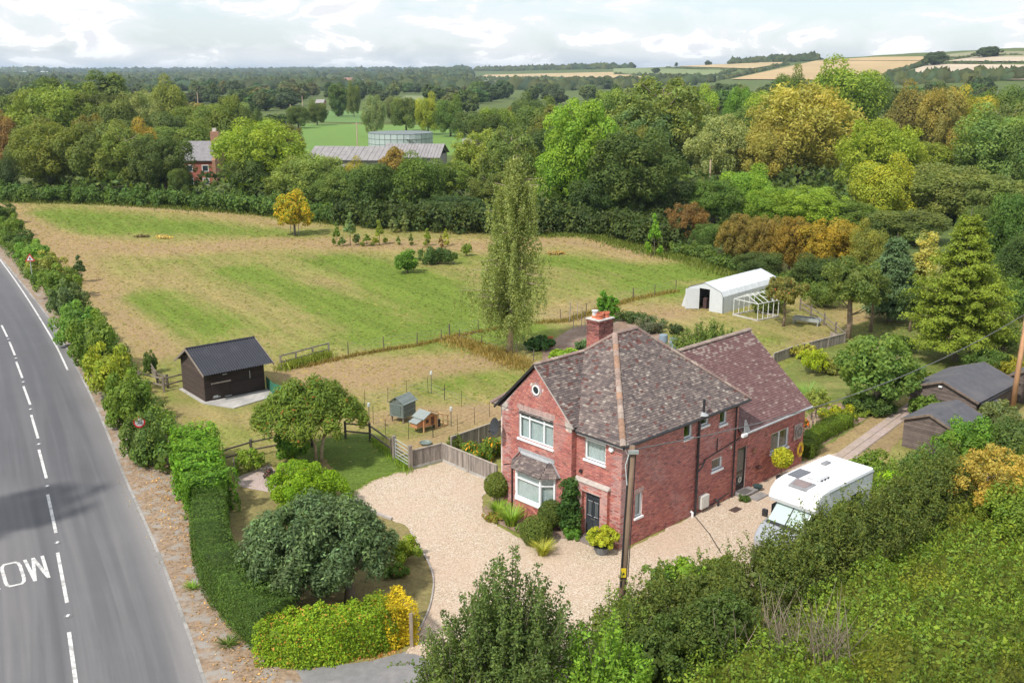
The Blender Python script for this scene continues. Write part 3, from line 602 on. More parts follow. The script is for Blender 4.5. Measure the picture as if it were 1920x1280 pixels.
# ---- gravel drive
def gravel_mat():
    m = bpy.data.materials.new('gravel'); m.use_nodes = True; t = m.node_tree; b = t.nodes['Principled BSDF']
    tc = nd(t, 'ShaderNodeTexCoord'); v = tc.outputs['Object']
    vo = nd(t, 'ShaderNodeTexVoronoi', Scale=30.0); t.links.new(v, vo.inputs['Vector'])
    sp = nd(t, 'ShaderNodeSeparateColor'); t.links.new(vo.outputs['Color'], sp.inputs[0])
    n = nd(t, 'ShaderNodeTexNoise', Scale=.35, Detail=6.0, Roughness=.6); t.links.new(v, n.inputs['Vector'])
    n2 = nd(t, 'ShaderNodeTexNoise', Scale=11.0, Detail=4.0, Roughness=.7); t.links.new(v, n2.inputs['Vector'])
    c = ramp(t, sp.outputs[0], [(0, (.27, .18, .12)), (.15, (.44, .325, .22)), (.5, (.53, .425, .305)), (.8, (.62, .52, .40)), (1, (.75, .68, .58))])
    dp = ramp(t, vo.outputs['Distance'], [(.0, (1,)*3), (.5, (.96,)*3), (.8, (.75,)*3)])
    c = mixc(t, 1.0, c, dp, 'MULTIPLY')
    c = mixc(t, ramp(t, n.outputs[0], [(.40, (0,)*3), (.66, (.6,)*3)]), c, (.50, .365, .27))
    c = mixc(t, 1.0, c, ramp(t, n2.outputs[0], [(.3, (.78,)*3), (.7, (1.12,)*3)]), 'MULTIPLY')
    t.links.new(c, b.inputs['Base Color']); b.inputs['Roughness'].default_value = .9
    bp = nd(t, 'ShaderNodeBump', Strength=.5, Distance=.02); t.links.new(vo.outputs['Distance'], bp.inputs['Height']); bp.invert = True; t.links.new(bp.outputs[0], b.inputs['Normal'])
    return m
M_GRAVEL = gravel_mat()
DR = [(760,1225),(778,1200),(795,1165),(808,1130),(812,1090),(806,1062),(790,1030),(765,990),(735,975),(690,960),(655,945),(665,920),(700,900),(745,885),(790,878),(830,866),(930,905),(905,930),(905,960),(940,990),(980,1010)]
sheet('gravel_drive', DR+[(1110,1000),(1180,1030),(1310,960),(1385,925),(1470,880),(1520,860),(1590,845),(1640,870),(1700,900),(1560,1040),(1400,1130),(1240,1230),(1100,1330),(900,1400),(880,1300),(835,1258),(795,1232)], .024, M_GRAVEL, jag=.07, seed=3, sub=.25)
# garden path of pale pavers
M_PAVE = mat('path_paving', (.36, .29, .25), .9, .2, 6, .3, 40, tint=True)
def path():
    a, b = np.array(G(1575, 862)), np.array(G(1722, 755)); d = (b-a)/np.linalg.norm(b-a); r = np.array((d[1], -d[0])); L = np.linalg.norm(b-a)
    b0 = MB(); q = [a-r*.5, a+r*.5, b+r*.5, b-r*.5]; b0.face([(*p, .028) for p in q]); base = b0.build('path', mat('path_joint', (.25, .21, .18), .95)); tag(base, kind='structure')
    me = MB().box(-.29, .29, -.225, .225, 0, .03).mesh('paving_slab', M_PAVE); n = int(L/.6)
    for i in range(n):
        for j in (-1, 1):
            p = a+d*(.3+i*.6)+r*.24*j; g = random.uniform(.93, 1.07)
            inst('paving_slab', me, base, (p[0], p[1], .029), (0, 0, math.atan2(d[1], d[0])), (1, 1, 1), (g, g*random.uniform(.95, 1), g*random.uniform(.9, 1)))
path()
M_LAWN = grass_mat('lawn', (.30, .225, .105), (.115, .17, .03), (.27, .185, .11), .5, base_green=.55)
M_SOIL = mat('bare_soil', (.25, .165, .115), .95, .4, 3.5, .9, 14, stain=(.30, .22, .17), detail=8)
def lawn(name, pts, gr, br, z=.014, seed=0):
    o = sheet(name, pts, z, M_LAWN, jag=.10, seed=seed, sub=.3); me = o.data
    d = me.color_attributes['Col'].data
    for k in range(len(d)): d[k].color = (gr, br, 0, 1)
    return o
lawn('front_lawn', [(480,1215),(440,1130),(410,1040),(400,960),(460,905),(560,880),(690,940),(740,978),(770,996),(800,1050),(812,1100),(806,1140),(790,1180),(768,1205)], .45, .55, seed=4)
lawn('lawn', [(660,940),(610,860),(570,880),(520,850),(640,815),(690,812),(740,862),(768,884),(740,890),(690,905)], .82, .2, .018, seed=5)
lawn('garden_lawn', [(1455,700),(1530,650),(1600,610),(1660,590),(1760,600),(1800,690),(1700,740),(1620,790),(1560,830),(1500,865),(1470,840)], .6, .4, seed=6)
lawn('path_lawn', [(1700,815),(1660,850),(1640,870),(1600,852),(1640,820),(1690,775)], .3, .7, .018, seed=7)
sheet('vegetable_plot', [(1015,650),(1075,615),(1165,592),(1190,600),(1250,632),(1270,660),(1150,700),(1020,690)], .02, M_SOIL, jag=.1, seed=8)
sheet('flower_bed', [(440,898),(505,870),(540,905),(570,930),(520,925),(450,912)], .022, mat('pink_chippings', (.42, .33, .30), .95, .35, 18, .6, 40), jag=.05, seed=9)
sheet('house_bed', [(905,955),(925,930),(970,940),(1010,955),(1085,1000),(1060,1010),(1000,1012),(950,990),(920,975)], .034, M_SOIL, jag=.05, seed=10)
sheet('garden_bed', [(1500,800),(1530,765),(1640,745),(1660,760),(1600,800),(1540,835),(1500,850)], .024, M_SOIL, jag=.1, seed=12)
# drive edging: curved row of edging stones
def edging(pix, name='drive_edging', w_=.06, h=.06, step=.5):
    P = smooth_poly([G(*p) for p in pix], 6); b = MB()
    e = empty(name, (P[0][0], P[0][1], 0)); tag(e, kind='structure'); L = [0]
    for a, c_ in zip(P[:-1], P[1:]): L.append(L[-1]+math.hypot(c_[0]-a[0], c_[1]-a[1]))
    me = MB().box(-step*.49, step*.49, -w_/2, w_/2, 0, h).mesh('edging_stone', mat('edging_stone', (.40, .36, .33), .9, .2, 5, tint=True)); s = 0
    while s < L[-1]-step:
        x0, y0, x1, y1 = [np.interp(q, L, [p[i] for p in P]) for q in (s, s+step) for i in (0, 1)]
        g = random.uniform(.8, 1.1); inst('edging_stone', me, e, ((x0+x1)/2-P[0][0], (y0+y1)/2-P[0][1], .02), (0, 0, math.atan2(y1-y0, x1-x0)), (1, 1, 1), (g,)*3); s += step
edging([(772,1208),(795,1165),(808,1130),(813,1090),(806,1062),(792,1035),(768,995)])
edging([(735,975),(700,962),(660,938)], w_=.12, h=.12)
# ---- far fields: sheets laid on the terrain
def field(name, q, z, rgb, nu=10, nv=5, stripes=0):
    m = mat('far_field_%s' % name, rgb, .95, .12, .02, detail=4, stain=None, coord='Object', stretch=(1, .25, 1)); V = []
    (ax, ay), (bx, by), (cx, cy), (dx, dy) = q
    for j in range(nv+1):
        for i in range(nu+1):
            s, t = i/nu, j/nv; x = (ax*(1-s)+bx*s)*(1-t)+(dx*(1-s)+cx*s)*t; y = (ay*(1-s)+by*s)*(1-t)+(dy*(1-s)+cy*s)*t
            h = hit(x, y)
            if h is None: return
            V.append((h[0], h[1], h[2]+z))
    Fq = [(j*(nu+1)+i, j*(nu+1)+i+1, (j+1)*(nu+1)+i+1, (j+1)*(nu+1)+i) for j in range(nv) for i in range(nu)]
    tag(inst('field', quad_mesh('field', np.array(V), np.array(Fq), np.ones((len(V), 3)), m)), kind='structure')
TAN, TAN2, PALE = (.43, .32, .16), (.42, .30, .14), (.46, .38, .27)
field('a', [(565,292),(960,292),(960,238),(565,232)], .05, (.12, .22, .03))
field('b', [(575,229),(700,231),(760,210),(600,208)], .08, (.10, .19, .035))
field('c', [(-60,262),(45,276),(40,246),(-60,246)], .05, (.13, .18, .035))
field('d', [(-60,310),(60,310),(50,274),(-60,260)], .08, (.12, .17, .035))
field('e', [(900,146),(1215,147),(1150,136),(910,141)], .7, TAN)
field('f', [(1150,139),(1330,144),(1378,133),(1150,128)], .8, (.17, .21, .07))
field('g', [(1255,125),(1410,130),(1480,118),(1300,119)], 1.0, TAN)
field('h', [(830,166),(1010,168),(1110,153),(860,148)], .5, (.20, .21, .10))
field('i', [(1370,150),(1640,152),(1725,116),(1530,115)], .9, TAN2)
field('l', [(1530,115),(1725,116),(1738,108),(1640,109)], 1.4, TAN2)
field('j', [(1650,152),(1960,152),(1960,124),(1745,122)], 1.1, PALE)
field('k', [(1772,117),(1960,118),(1960,109),(1830,109)], 1.4, PALE)
field('m', [(730,141),(860,142),(880,136),(770,136)], .6, (.30, .26, .16))
field('n', [(740,190),(900,196),(900,183),(760,180)], .3, (.17, .2, .08))
field('p', [(1730,108),(1960,109),(1960,98),(1830,98)], 1.0, (.24, .23, .12))

# ================================================================ the brick house
house = empty('brick_house', (OX, OY, 0), HROT, 'two storey red brick house with hipped mottled tile roof, front gable and lower rear wing', 'house')
EAVE, EXE = 4.98, 3.28
BM, AM, EX1 = 8.6, 7.5, 14.75        # main block length, width, far end of the wing
G0, G1_, GB = 2.6, 7.05, -.32       # front gable: from, to, stands forward by
APEX = 7.38; GC = (G0+G1_)/2
def cuts(z, u0, u1, holes):
    iv = [(u0, u1)]
    for a, b, c, d in holes:
        if c < z < d:
            nv = []
            for p, q in iv:
                if b <= p or a >= q: nv.append((p, q)); continue
                if a > p: nv.append((p, a))
                if b < q: nv.append((b, q))
            iv = nv
    return iv
BR_ALL = []       # every brick: (centre local, yaw, len, height, colour)
def brick_col(rnd, z, u, face):
    c = np.array(rnd.choice([(.50,.155,.115),(.55,.18,.13),(.44,.13,.105),(.58,.21,.15),(.40,.115,.10),(.52,.17,.135)]))
    k = rnd.uniform(.85, 1.15); c = c*k
    if rnd.random() < .06: c = c*.6
    # pale bloom patches on the weathered faces
    f = math.sin(u*1.3+face*2.1)*math.sin(z*1.1+face)+.5*math.sin(u*3.1+z*2.3)
    bl = {0: .32, 1: .30, 2: .05, 3: .2}[face]*(1.2 if f > .55 else .35)
    if face == 1 and (u < .5): bl = .8
    if face == 0 and (u > 6.4 or u < .35 or z < .8): bl = .6
    if rnd.random() < .8: c = c*(1-bl*.55)+np.array((.62, .50, .46))*bl*.55
    return tuple(c)
def brick_wall(face, pos, u0, u1, z0, z1, holes=(), top=None, seed=0):
    """pos(u, z, off) -> local xyz; bricks laid in stretcher courses over the mortar backing"""
    rnd = random.Random(seed); z = z0; k = 0
    while z < z1-.03:
        zc = z+.0375
        a, b = (u0, u1) if top is None else top(zc)
        if b-a > .1:
            for p, q in cuts(zc, a, b, holes):
                u = p-(.1125 if (k % 2) else 0)
                while u < q-.02:
                    s, e = max(u, p)+.007, min(u+.225, q)-.007
                    if e-s > .03: BR_ALL.append((pos((s+e)/2, zc), face, e-s, brick_col(rnd, z, u, face)))
                    u += .225
        z += .075; k += 1
def backing(b, box, u0, u1, z0, z1, holes, top=None):
    zs = sorted(set([z0, z1]+[h for a in holes for h in a[2:] if z0 < h < z1]))
    for a, c in zip(zs[:-1], zs[1:]):
        for p, q in cuts((a+c)/2, u0, u1, holes): box(b, p, q, a, c)
# openings: (u0,u1,z0,z1)
H_FRONT = [(.92, 2.10, 3.68, 4.86), (1.12, 1.98, 0, 2.2)]
H_GAB = [(3.72, 5.92, 3.72, 5.10), (3.60, 6.05, .98, 2.36)]
H_SIDE = [(.98, 1.46, 1.22, 2.34), (4.28, 4.88, 4.0, 4.84), (5.55, 6.13, 4.3, 4.84), (7.02, 7.58, 4.0, 4.84), (6.58, 7.42, 1.80, 2.38)]
H_EXT = [(8.68, 9.46, .16, 2.38), (11.62, 13.26, 1.36, 2.40)]
wl = MB(); T = .25
bx_front = lambda b, p, q, a, c: b.box(.012, T, p, q, a, c)
bx_side = lambda b, p, q, a, c: b.box(p, q, .012, T, a, c)
bx_gab = lambda b, p, q, a, c: b.box(GB+.012, GB+T, p, q, a, c)
backing(wl, bx_front, .012, G0, 0, EAVE, H_FRONT)
backing(wl, bx_side, T, BM, 0, EAVE, H_SIDE)
backing(wl, bx_side, BM, EX1-.012, 0, EXE, H_EXT)
backing(wl, bx_gab, G0+.012, G1_-.012, 0, 5.05, H_GAB)
wl.prism([(G0+.012, 5.05), (G1_-.012, 5.05), (GC, APEX-.1)], GB+.012, GB+T, 'x')
wl.box(GB+T, T, G0+.012, G0+T, 0, EAVE); wl.box(GB+T, .4, G1_-T, G1_-.012, 0, 5.0)
wl.box(0.3, BM, AM-T, AM-.012, 0, EAVE); wl.box(BM-T, BM-.012, .3, AM-T, EXE, EAVE)      # far side and rear of main block
wl.box(.02, .3, G1_, AM-.012, 0, EAVE)
wl.box(BM, EX1-.012, AM-T, AM-.012, 0, EXE); wl.box(EX1-T, EX1-.012, T, AM-T, 0, EXE)
wl.prism([(.012, EXE), (AM-.012, EXE), (AM/2, 6.5)], EX1-T, EX1-.012, 'x')
wall = wl.build('wall', M_MORTAR, house)
brick_wall(0, lambda u, z: (0, u, z), 0, G0, 0, EAVE, H_FRONT, seed=1)
brick_wall(0, lambda u, z: (GB, u, z), G0, G1_, 0, 5.06, H_GAB+[(G0, G0+.38, 4.8, 5.2), (G1_-.38, G1_, 4.8, 5.2)], seed=2)
cir = (4.79, 6.25, .30)
def gtop(z): t = (z+.04-5.0)/(APEX-5.0); return (G0+t*(GC-G0)+.02, G1_-t*(G1_-GC)-.02)
n0 = len(BR_ALL)
brick_wall(0, lambda u, z: (GB, u, z), G0, G1_, 5.1, APEX-.12, [(3.72, 5.92, 3.7, 5.1)], gtop, seed=3)
BR_ALL[n0:] = [b for b in BR_ALL[n0:] if math.hypot(b[0][1]-cir[0], b[0][2]-cir[1]) > cir[2]+.06]
brick_wall(1, lambda u, z: (u, 0, z), 0, BM, 0, EAVE, H_SIDE, seed=4)
brick_wall(2, lambda u, z: (u, 0, z), BM, EX1, 0, EXE, H_EXT, seed=5)
brick_wall(3, lambda u, z: (u, G0, z), GB, 0, 0, EAVE-.05, seed=6)
brick_wall(4, lambda u, z: (EX1, u, z), 0, AM, 0, EXE, seed=7) if False else None
def wx(p): return (OX+p[0]*HB[0]+p[1]*HA[0], OY+p[0]*HB[1]+p[1]*HA[1], p[2])
def bdist(p): x, y, z = wx(p); return math.hypot(x, y, z-CAM_H)
def in_frame(p):
    a, b = proj(*wx(p)); return 0 < a < 1920 and 0 < b < 1280
BR_ALL.sort(key=lambda b: bdist(b[0]))
singles = [b for b in BR_ALL if b[2] > .2 and b[1] < 3][:300]; sid = set(id(b) for b in singles)
bme = {0: MB().box(-.008, .02, -.105, .105, -.027, .027).mesh('brick', M_BRICK), 1: MB().box(-.105, .105, -.008, .02, -.027, .027).mesh('brick', M_BRICK)}
for p, fc, L, c in singles: inst('brick', bme[0 if fc == 0 else 1], wall, p, (0, 0, 0), (1, 1, 1), c)
rb = MB()
for b in BR_ALL:
    if id(b) in sid: continue
    (x, y, z), fc, L, c = b; j = random.uniform(-.003, .002)
    if fc in (0,): rb.box(x-.008+j, x+.02, y-L/2, y+L/2, z-.027, z+.027, c)
    else: rb.box(x-L/2, x+L/2, y-.008+j, y+.02, z-.027, z+.027, c)
# soldier courses over the openings
def soldier(b, fc, pos, u0, u1, z0, z1, cc=(.52, .36, .32)):
    n = max(1, round((u1-u0)/.078)); du = (u1-u0)/n
    for i in range(n):
        a, c = u0+i*du+.005, u0+(i+1)*du-.005; g = random.uniform(.8, 1.1); k = tuple(v*g for v in cc)
        if fc == 0: b.box(pos-.013, pos+.01, a, c, z0, z1, k)
        else: b.box(a, c, pos-.013, pos+.01, z0, z1, k)
soldier(rb, 0, GB, 3.62, 6.02, 5.11, 5.34); soldier(rb, 0, GB, 3.7, 5.95, 2.38, 2.42)
soldier(rb, 1, 0, .9, 1.54, 2.36, 2.56); soldier(rb, 1, 0, 6.5, 7.5, 2.40, 2.58, (.45, .2, .16)); soldier(rb, 1, 0, 8.66, 9.5, 2.40, 2.55, (.42, .15, .11)); soldier(rb, 1, 0, 11.55, 13.33, 2.42, 2.6, (.42, .15, .11))
for i in range(22):          # ring of headers round the little round window
    a = 2*math.pi*i/22; r0, r1 = .235, .345; q = []
    for da, r in ((-.12, r0), (.12, r0), (.12, r1), (-.12, r1)): q.append((cir[0]+math.cos(a+da)*r, cir[1]+math.sin(a+da)*r))
    k = tuple(v*random.uniform(.8, 1.1) for v in (.50, .34, .31)); rb.prism(q, GB-.016, GB+.01, 'x', k)
o = rb.build('brick', M_BRICK, wall); o['kind'] = 'stuff'
# stone kneelers at the feet of the gable
for s, y0 in ((1, G0), (-1, G1_)):
    k = MB(); P = [(y0, 4.80), (y0+s*.12, 4.76), (y0+s*.40, 5.04), (y0+s*.40, 5.28), (y0+s*.1, 5.10), (y0, 5.0)]
    k.prism(P, GB-.02, GB+.1, 'x'); k.build('kneeler', mat('render_stone', (.42, .38, .34), .9, .2, 6), wall)
# ---- windows
def window(fc, pos, u0, u1, z0, z1, cols=(1,), rows=(1,), curtain=True, name='window', label=None, sill=True, tall_top=None):
    """fc 0: faces -x (front), 1: faces -y (side); pos = wall plane"""
    d0 = .06
    def B(b, ua, ub, za, zb, da, db, c=None):
        if fc == 0: b.box(pos+da, pos+db, ua, ub, za, zb, c)
        else: b.box(ua, ub, pos+da, pos+db, za, zb, c)
    fr = MB(); f = .065
    B(fr, u0, u1, z0, z0+f, d0, d0+.07); B(fr, u0, u1, z1-f, z1, d0, d0+.07); B(fr, u0, u0+f, z0+f, z1-f, d0, d0+.07); B(fr, u1-f, u1, z0+f, z1-f, d0, d0+.07)
    tot = sum(cols); u = u0
    us = []
    for c in cols[:-1]: u += c/tot*(u1-u0); us.append(u); B(fr, u-.035, u+.035, z0+f, z1-f, d0-.004, d0+.066)
    if tall_top:
        zz = z1-tall_top
        edges = [u0+f]+[v for u in us for v in (u-.035, u+.035)]+[u1-f]
        for a, b_ in zip(edges[0::2], edges[1::2]): B(fr, a, b_, zz-.03, zz+.03, d0+.002, d0+.064)
    w_ = fr.build(name, M_WHITE, house, bevel=.008)
    if label: w_['label'] = label
    gl = MB(); B(gl, u0+f*.5, u1-f*.5, z0+f*.5, z1-f*.5, d0+.03, d0+.04); gl.build('pane', GLASS, w_)
    if sill:
        s = MB(); B(s, u0-.07, u1+.07, z0-.10, z0, -.07, d0+.06); s.build('sill', M_WHITE, w_, bevel=.01)
    if curtain:
        c = MB(); n = max(4, int((u1-u0)/.045)); pts = []
        for i in range(n+1):
            u_ = u0+.02+(u1-u0-.04)*i/n; dd = .20+.022*math.sin(i*1.9)+.012*math.sin(i*.7); pts.append((u_, dd))
        for (ua, da), (ub, db) in zip(pts[:-1], pts[1:]):
            if fc == 0: c.face([(pos+da, ua, z0), (pos+db, ub, z0), (pos+db, ub, z1), (pos+da, ua, z1)])
            else: c.face([(ua, pos+da, z0), (ub, pos+db, z0), (ub, pos+db, z1), (ua, pos+da, z1)])
        c.build('net_curtain', M_CURTAIN, w_)
    dk = MB(); B(dk, u0-.1, u1+.1, z0-.1, z1+.05, .38, .40); dk.build('blind', M_DARK if not curtain else M_CURTAIN, w_)  # without a curtain, a near-black slab stands in for the unlit room
    return w_
window(0, 0, .92, 2.10, 3.68, 4.86, (1,), tall_top=.32)
window(0, GB, 3.72, 5.92, 3.72, 5.10, (1, 1.45, 1), tall_top=.36)
window(1, 0, .98, 1.46, 1.22, 2.34, label='narrow window with a pale blind')
for h in H_SIDE[1:]: window(1, 0, *h, curtain=False)
window(1, 0, *H_EXT[1], cols=(1, 1), curtain=False)
# round window
rw = MB(); rw.M = lambda p: (p[2], p[0], p[1])
rw.lathe([(.235, -.03-GB*0), (.235, .04), (.175, .04), (.175, -.03), (.235, -.03)], n=24)
ro = rw.build('round_window', M_WHITE, house, (GB-.03, cir[0], cir[1])); g = MB(); g.M = rw.M; g.lathe([(.18, 0), (.18, .01)], n=24); g.build('pane', mat('dark_glass', (.03, .04, .045), .08, .1, 2, spec=.8), ro, (0, 0, 0))
# ---- bay window: canted, brick dwarf wall, white frame, tiled hipped roof
BY = [(GB, 6.05), (GB-.52, 5.56), (GB-.52, 3.98), (GB, 3.50)]      # (x,y)
bay = MB()
def ring(b, off, z0, z1, th=.08, c=None):
    P = []
    cx, cy = GB, 4.78
    for x, y in BY:
        k = 1+off/.52; P.append((GB+(x-GB)*k-(0), cy+(y-cy)*(1+off/1.27)))
    for (xa, ya), (xb, yb) in zip(P[:-1], P[1:]):
        nx, ny = (yb-ya), -(xb-xa); L = math.hypot(nx, ny); nx, ny = -nx/L*th, -ny/L*th
        b.hexa([(xa, ya, z0), (xb, yb, z0), (xb+nx, yb+ny, z0), (xa+nx, ya+ny, z0), (xa, ya, z1), (xb, yb, z1), (xb+nx, yb+ny, z1), (xa+nx, ya+ny, z1)], c)
    return P
bw = MB(); ring(bw, -.012, 0, .92, .2); bwo = bw.build('bay_wall', M_MORTAR, house)
bb = MB(); rnd = random.Random(5)
for (xa, ya), (xb, yb) in zip(BY[:-1], BY[1:]):
    L = math.hypot(xb-xa, yb-ya); t = ((xb-xa)/L, (yb-ya)/L); n_ = (t[1], -t[0]); k = 0; z = 0
    if n_[0] > 0: n_ = (-n_[0], -n_[1])
    while z < .9:
        u = -.1125 if k % 2 else 0
        while u < L:
            s, e = max(u, 0)+.005, min(u+.225, L)-.005
            if e-s > .03:
                c = brick_col(rnd, z, u, 2); p = [(xa+t[0]*q, ya+t[1]*q) for q in (s, e)]
                bb.hexa([(p[0][0]+n_[0]*.002, p[0][1]+n_[1]*.002, z+.005), (p[1][0]+n_[0]*.002, p[1][1]+n_[1]*.002, z+.005), (p[1][0]-n_[0]*.03, p[1][1]-n_[1]*.03, z+.005), (p[0][0]-n_[0]*.03, p[0][1]-n_[1]*.03, z+.005),
                         (p[0][0]+n_[0]*.002, p[0][1]+n_[1]*.002, z+.07), (p[1][0]+n_[0]*.002, p[1][1]+n_[1]*.002, z+.07), (p[1][0]-n_[0]*.03, p[1][1]-n_[1]*.03, z+.07), (p[0][0]-n_[0]*.03, p[0][1]-n_[1]*.03, z+.07)], c)
            u += .225
        z += .075; k += 1
o = bb.build('brick', M_BRICK, bwo); o['kind'] = 'stuff'
bf = MB(); ring(bf, .06, .92, 1.03, .16); ring(bf, 0, 1.03, 1.12); ring(bf, 0, 2.30, 2.42); ring(bf, -.004, 1.97, 2.03, .06)
def post(b, x, y, z0, z1, r=.05): b.box(x-r, x+r, y-r, y+r, z0, z1)
for x, y in ((GB-.48, 5.52), (GB-.48, 4.02)): post(bf, x, y, 1.03, 2.4, .055)
for x, y in ((GB-.05, 6.01), (GB-.05, 3.54)): post(bf, x, y, 1.03, 2.4)
bfo = bf.build('bay_window', M_WHITE, house, bevel=.006)
bg = MB(); ring(bg, -.045, 1.08, 2.32, .008); bg.build('pane', GLASS, bfo)
bc = MB()
P = []
for (xa, ya), (xb, yb) in zip(BY[:-1], BY[1:]):
    n = int(math.hypot(xb-xa, yb-ya)/.04)
    for i in range(n):
        t = i/n; P.append((xa+(xb-xa)*t, ya+(yb-ya)*t))
for i in range(len(P)-1):
    q = [(GB+(x-GB)*(.78+.03*math.sin((i+k)*1.9)), 4.78+(y-4.78)*.88) for k, (x, y) in enumerate(P[i:i+2])]
    bc.face([(*q[0], 1.1), (*q[1], 1.1), (*q[1], 2.3), (*q[0], 2.3)])
bc.build('net_curtain', M_CURTAIN, bfo)
wf = MB(); wf.box(GB+.3, GB+.32, 3.5, 6.1, .9, 2.5); wf.build('blind', M_CURTAIN, bfo)
# bay roof planes
def tile_plane(b, E0, E1, R0, R1, gauge=.115, tw=.175, colf=None, th=.03, singles=None, parent=None):
    """quad slope: eave E0->E1, ridge R0->R1 (may coincide); tiles course by course"""
    E0, E1, R0, R1 = [np.array(p, float) for p in (E0, E1, R0, R1)]
    ed = (E1-E0); W = np.linalg.norm(ed); u = ed/W; n = np.cross(u, (R0-E0)); n /= np.linalg.norm(n)
    if n[2] < 0: n = -n
    v = np.cross(n, u); v = v if v[2] > 0 else -v; H_ = (R0-E0)@v; r0, r1 = (R0-E0)@u, (R1-E0)@u
    k = 0; y = 0
    while y < H_-.02:
        ym = min(y+gauge*.5, H_); a = r0*ym/H_; c = W+(r1-W)*ym/H_; x = a-(tw*.5 if k % 2 else 0)-random.uniform(0, .03)
        while x < c:
            s, e = max(x, a)+.003, min(x+tw, c)-.003
            if e-s > .03:
                j = random.uniform(-.004, .012); sl = random.uniform(-.012, .01); lift = th+j; y1 = min(y+gauge*1.08, H_)
                P0 = E0+u*s+v*(y+sl-.012); P1 = E0+u*e+v*(y+sl-.012+random.uniform(-.008, .008)); Q1 = E0+u*e+v*y1; Q0 = E0+u*s+v*y1
                c_ = colf(k, x, y/H_)
                b.hexa([P0, P1, Q1+n*.001, Q0+n*.001, P0+n*lift, P1+n*lift*random.uniform(.8, 1.1), Q1+n*.008, Q0+n*.008], c_)
                TILES.append((b, len(b.f)-6, (P0+Q1)/2))
            x += tw
        y += gauge; k += 1
TILES = []
def col_main(k, x, t):
    r = random.random(); g = random.uniform(.84, 1.14)
    c = (.185, .145, .14) if r < .36 else (.245, .195, .18) if r < .66 else (.14, .112, .112) if r < .86 else (.32, .265, .24) if r < .98 else (.44, .39, .35)
    if random.random() < .03+.25*(t > .8): c = (.17, .07, .06)
    return tuple(v*g for v in c)
def col_wing(k, x, t):
    r = random.random(); g = random.uniform(.85, 1.15)
    c = (.20, .105, .105) if r < .7 else (.25, .15, .145) if r < .94 else (.34, .25, .23)
    if t > .82 and r > .6: c = (.34, .26, .24)
    return tuple(v*g for v in c)
def underlay(b, pts, d=.02):
    b.face([(x, y, z-d) for x, y, z in pts])
# main roof geometry (x along the side wall, y along the front)
OV = .32; E = EAVE-.03
C00, C10, C11, C01 = (-OV, -OV, E), (BM+.45, -OV, E), (BM+.45, AM+OV, E), (-OV, AM+OV, E)
RZ = 8.28; P1, P2 = (3.85, 3.85, RZ), (5.45, 3.85, RZ)
zs = lambda d: E+(RZ-E)*d/(3.85+OV)      # height of the front slope at distance d in from the eave line
mt, ub = MB(), MB()
roof = MB(); tiles_main, tiles_wing, tiles_bay = MB(), MB(), MB()
tile_plane(tiles_main, C00, C10, P1, P2, colf=col_main)                 # side slope (towards the drive)
tile_plane(tiles_main, C01, C00, P1, P1, colf=col_main)                 # front slope
tile_plane(tiles_main, C10, C11, P2, P2, colf=col_main)                 # rear slope
tile_plane(tiles_main, C11, C01, P2, P1, colf=col_main)
for q in ((C00, C10, P2, P1), (C01, C00, P1), (C10, C11, P2), (C11, C01, P1, P2)): underlay(roof, q)
roof.face([(x, y, z-.05) for x, y, z in (C00, C01, C11, C10)])
# front gable roof: ridge at APEX+.08 from the verge back to the front slope
GZ = APEX+.08; gx0 = GB-.14; slope = (GZ-(EAVE+.02))/(GC-G0+.30)
gb = -OV+(GZ-E)/(RZ-E)*(3.85+OV); ye0, ye1 = G0-.20, G1_+.42
zeL = GZ-slope*(GC-ye0); zeR = GZ-slope*(ye1-GC)
vx0 = -OV+(zeL-E)/(RZ-E)*(3.85+OV)
tile_plane(tiles_main, (gx0, ye0, zeL), (vx0+.12, ye0, zeL), (gx0, GC, GZ), (gb+.12, GC, GZ), colf=col_main)
tile_plane(tiles_main, (vx0+.12, ye1, zeR), (gx0, ye1, zeR), (gb+.12, GC, GZ), (gx0, GC, GZ), colf=col_main)
for q in (((gx0, ye0, zeL), (vx0+.2, ye0, zeL), (gb+.2, GC, GZ), (gx0, GC, GZ)), ((gx0, ye1, zeR), (vx0+.2, ye1, zeR), (gb+.2, GC, GZ), (gx0, GC, GZ))): underlay(roof, q)
rf = roof.build('roof', mat('roof_underlay', (.06, .045, .045), .95, .2, 3), house)
# wing roof
WZ = 6.58; wr = MB(); W0, W1 = BM-.02, EX1+.14
we = EXE-.02
wslope = (WZ-we)/(3.75+.26)
tile_plane(tiles_wing, (W0, -.26, we), (W1, -.26, we), (W0, 3.75, WZ), (W1, 3.75, WZ), colf=col_wing, tw=.2, gauge=.13)
tile_plane(tiles_wing, (W1, 7.76, we), (W0, 7.76, we), (W1, 3.75, WZ), (W0, 3.75, WZ), colf=col_wing, tw=.2, gauge=.13)
for q in (((W0, -.26, we), (W1, -.26, we), (W1, 3.75, WZ), (W0, 3.75, WZ)), ((W0, 7.76, we), (W1, 7.76, we), (W1, 3.75, WZ), (W0, 3.75, WZ))): underlay(wr, q)
wrf = wr.build('roof', mat('roof_underlay', (.06, .045, .045)), house); wrf['label'] = 'lower maroon tiled roof of the rear wing'
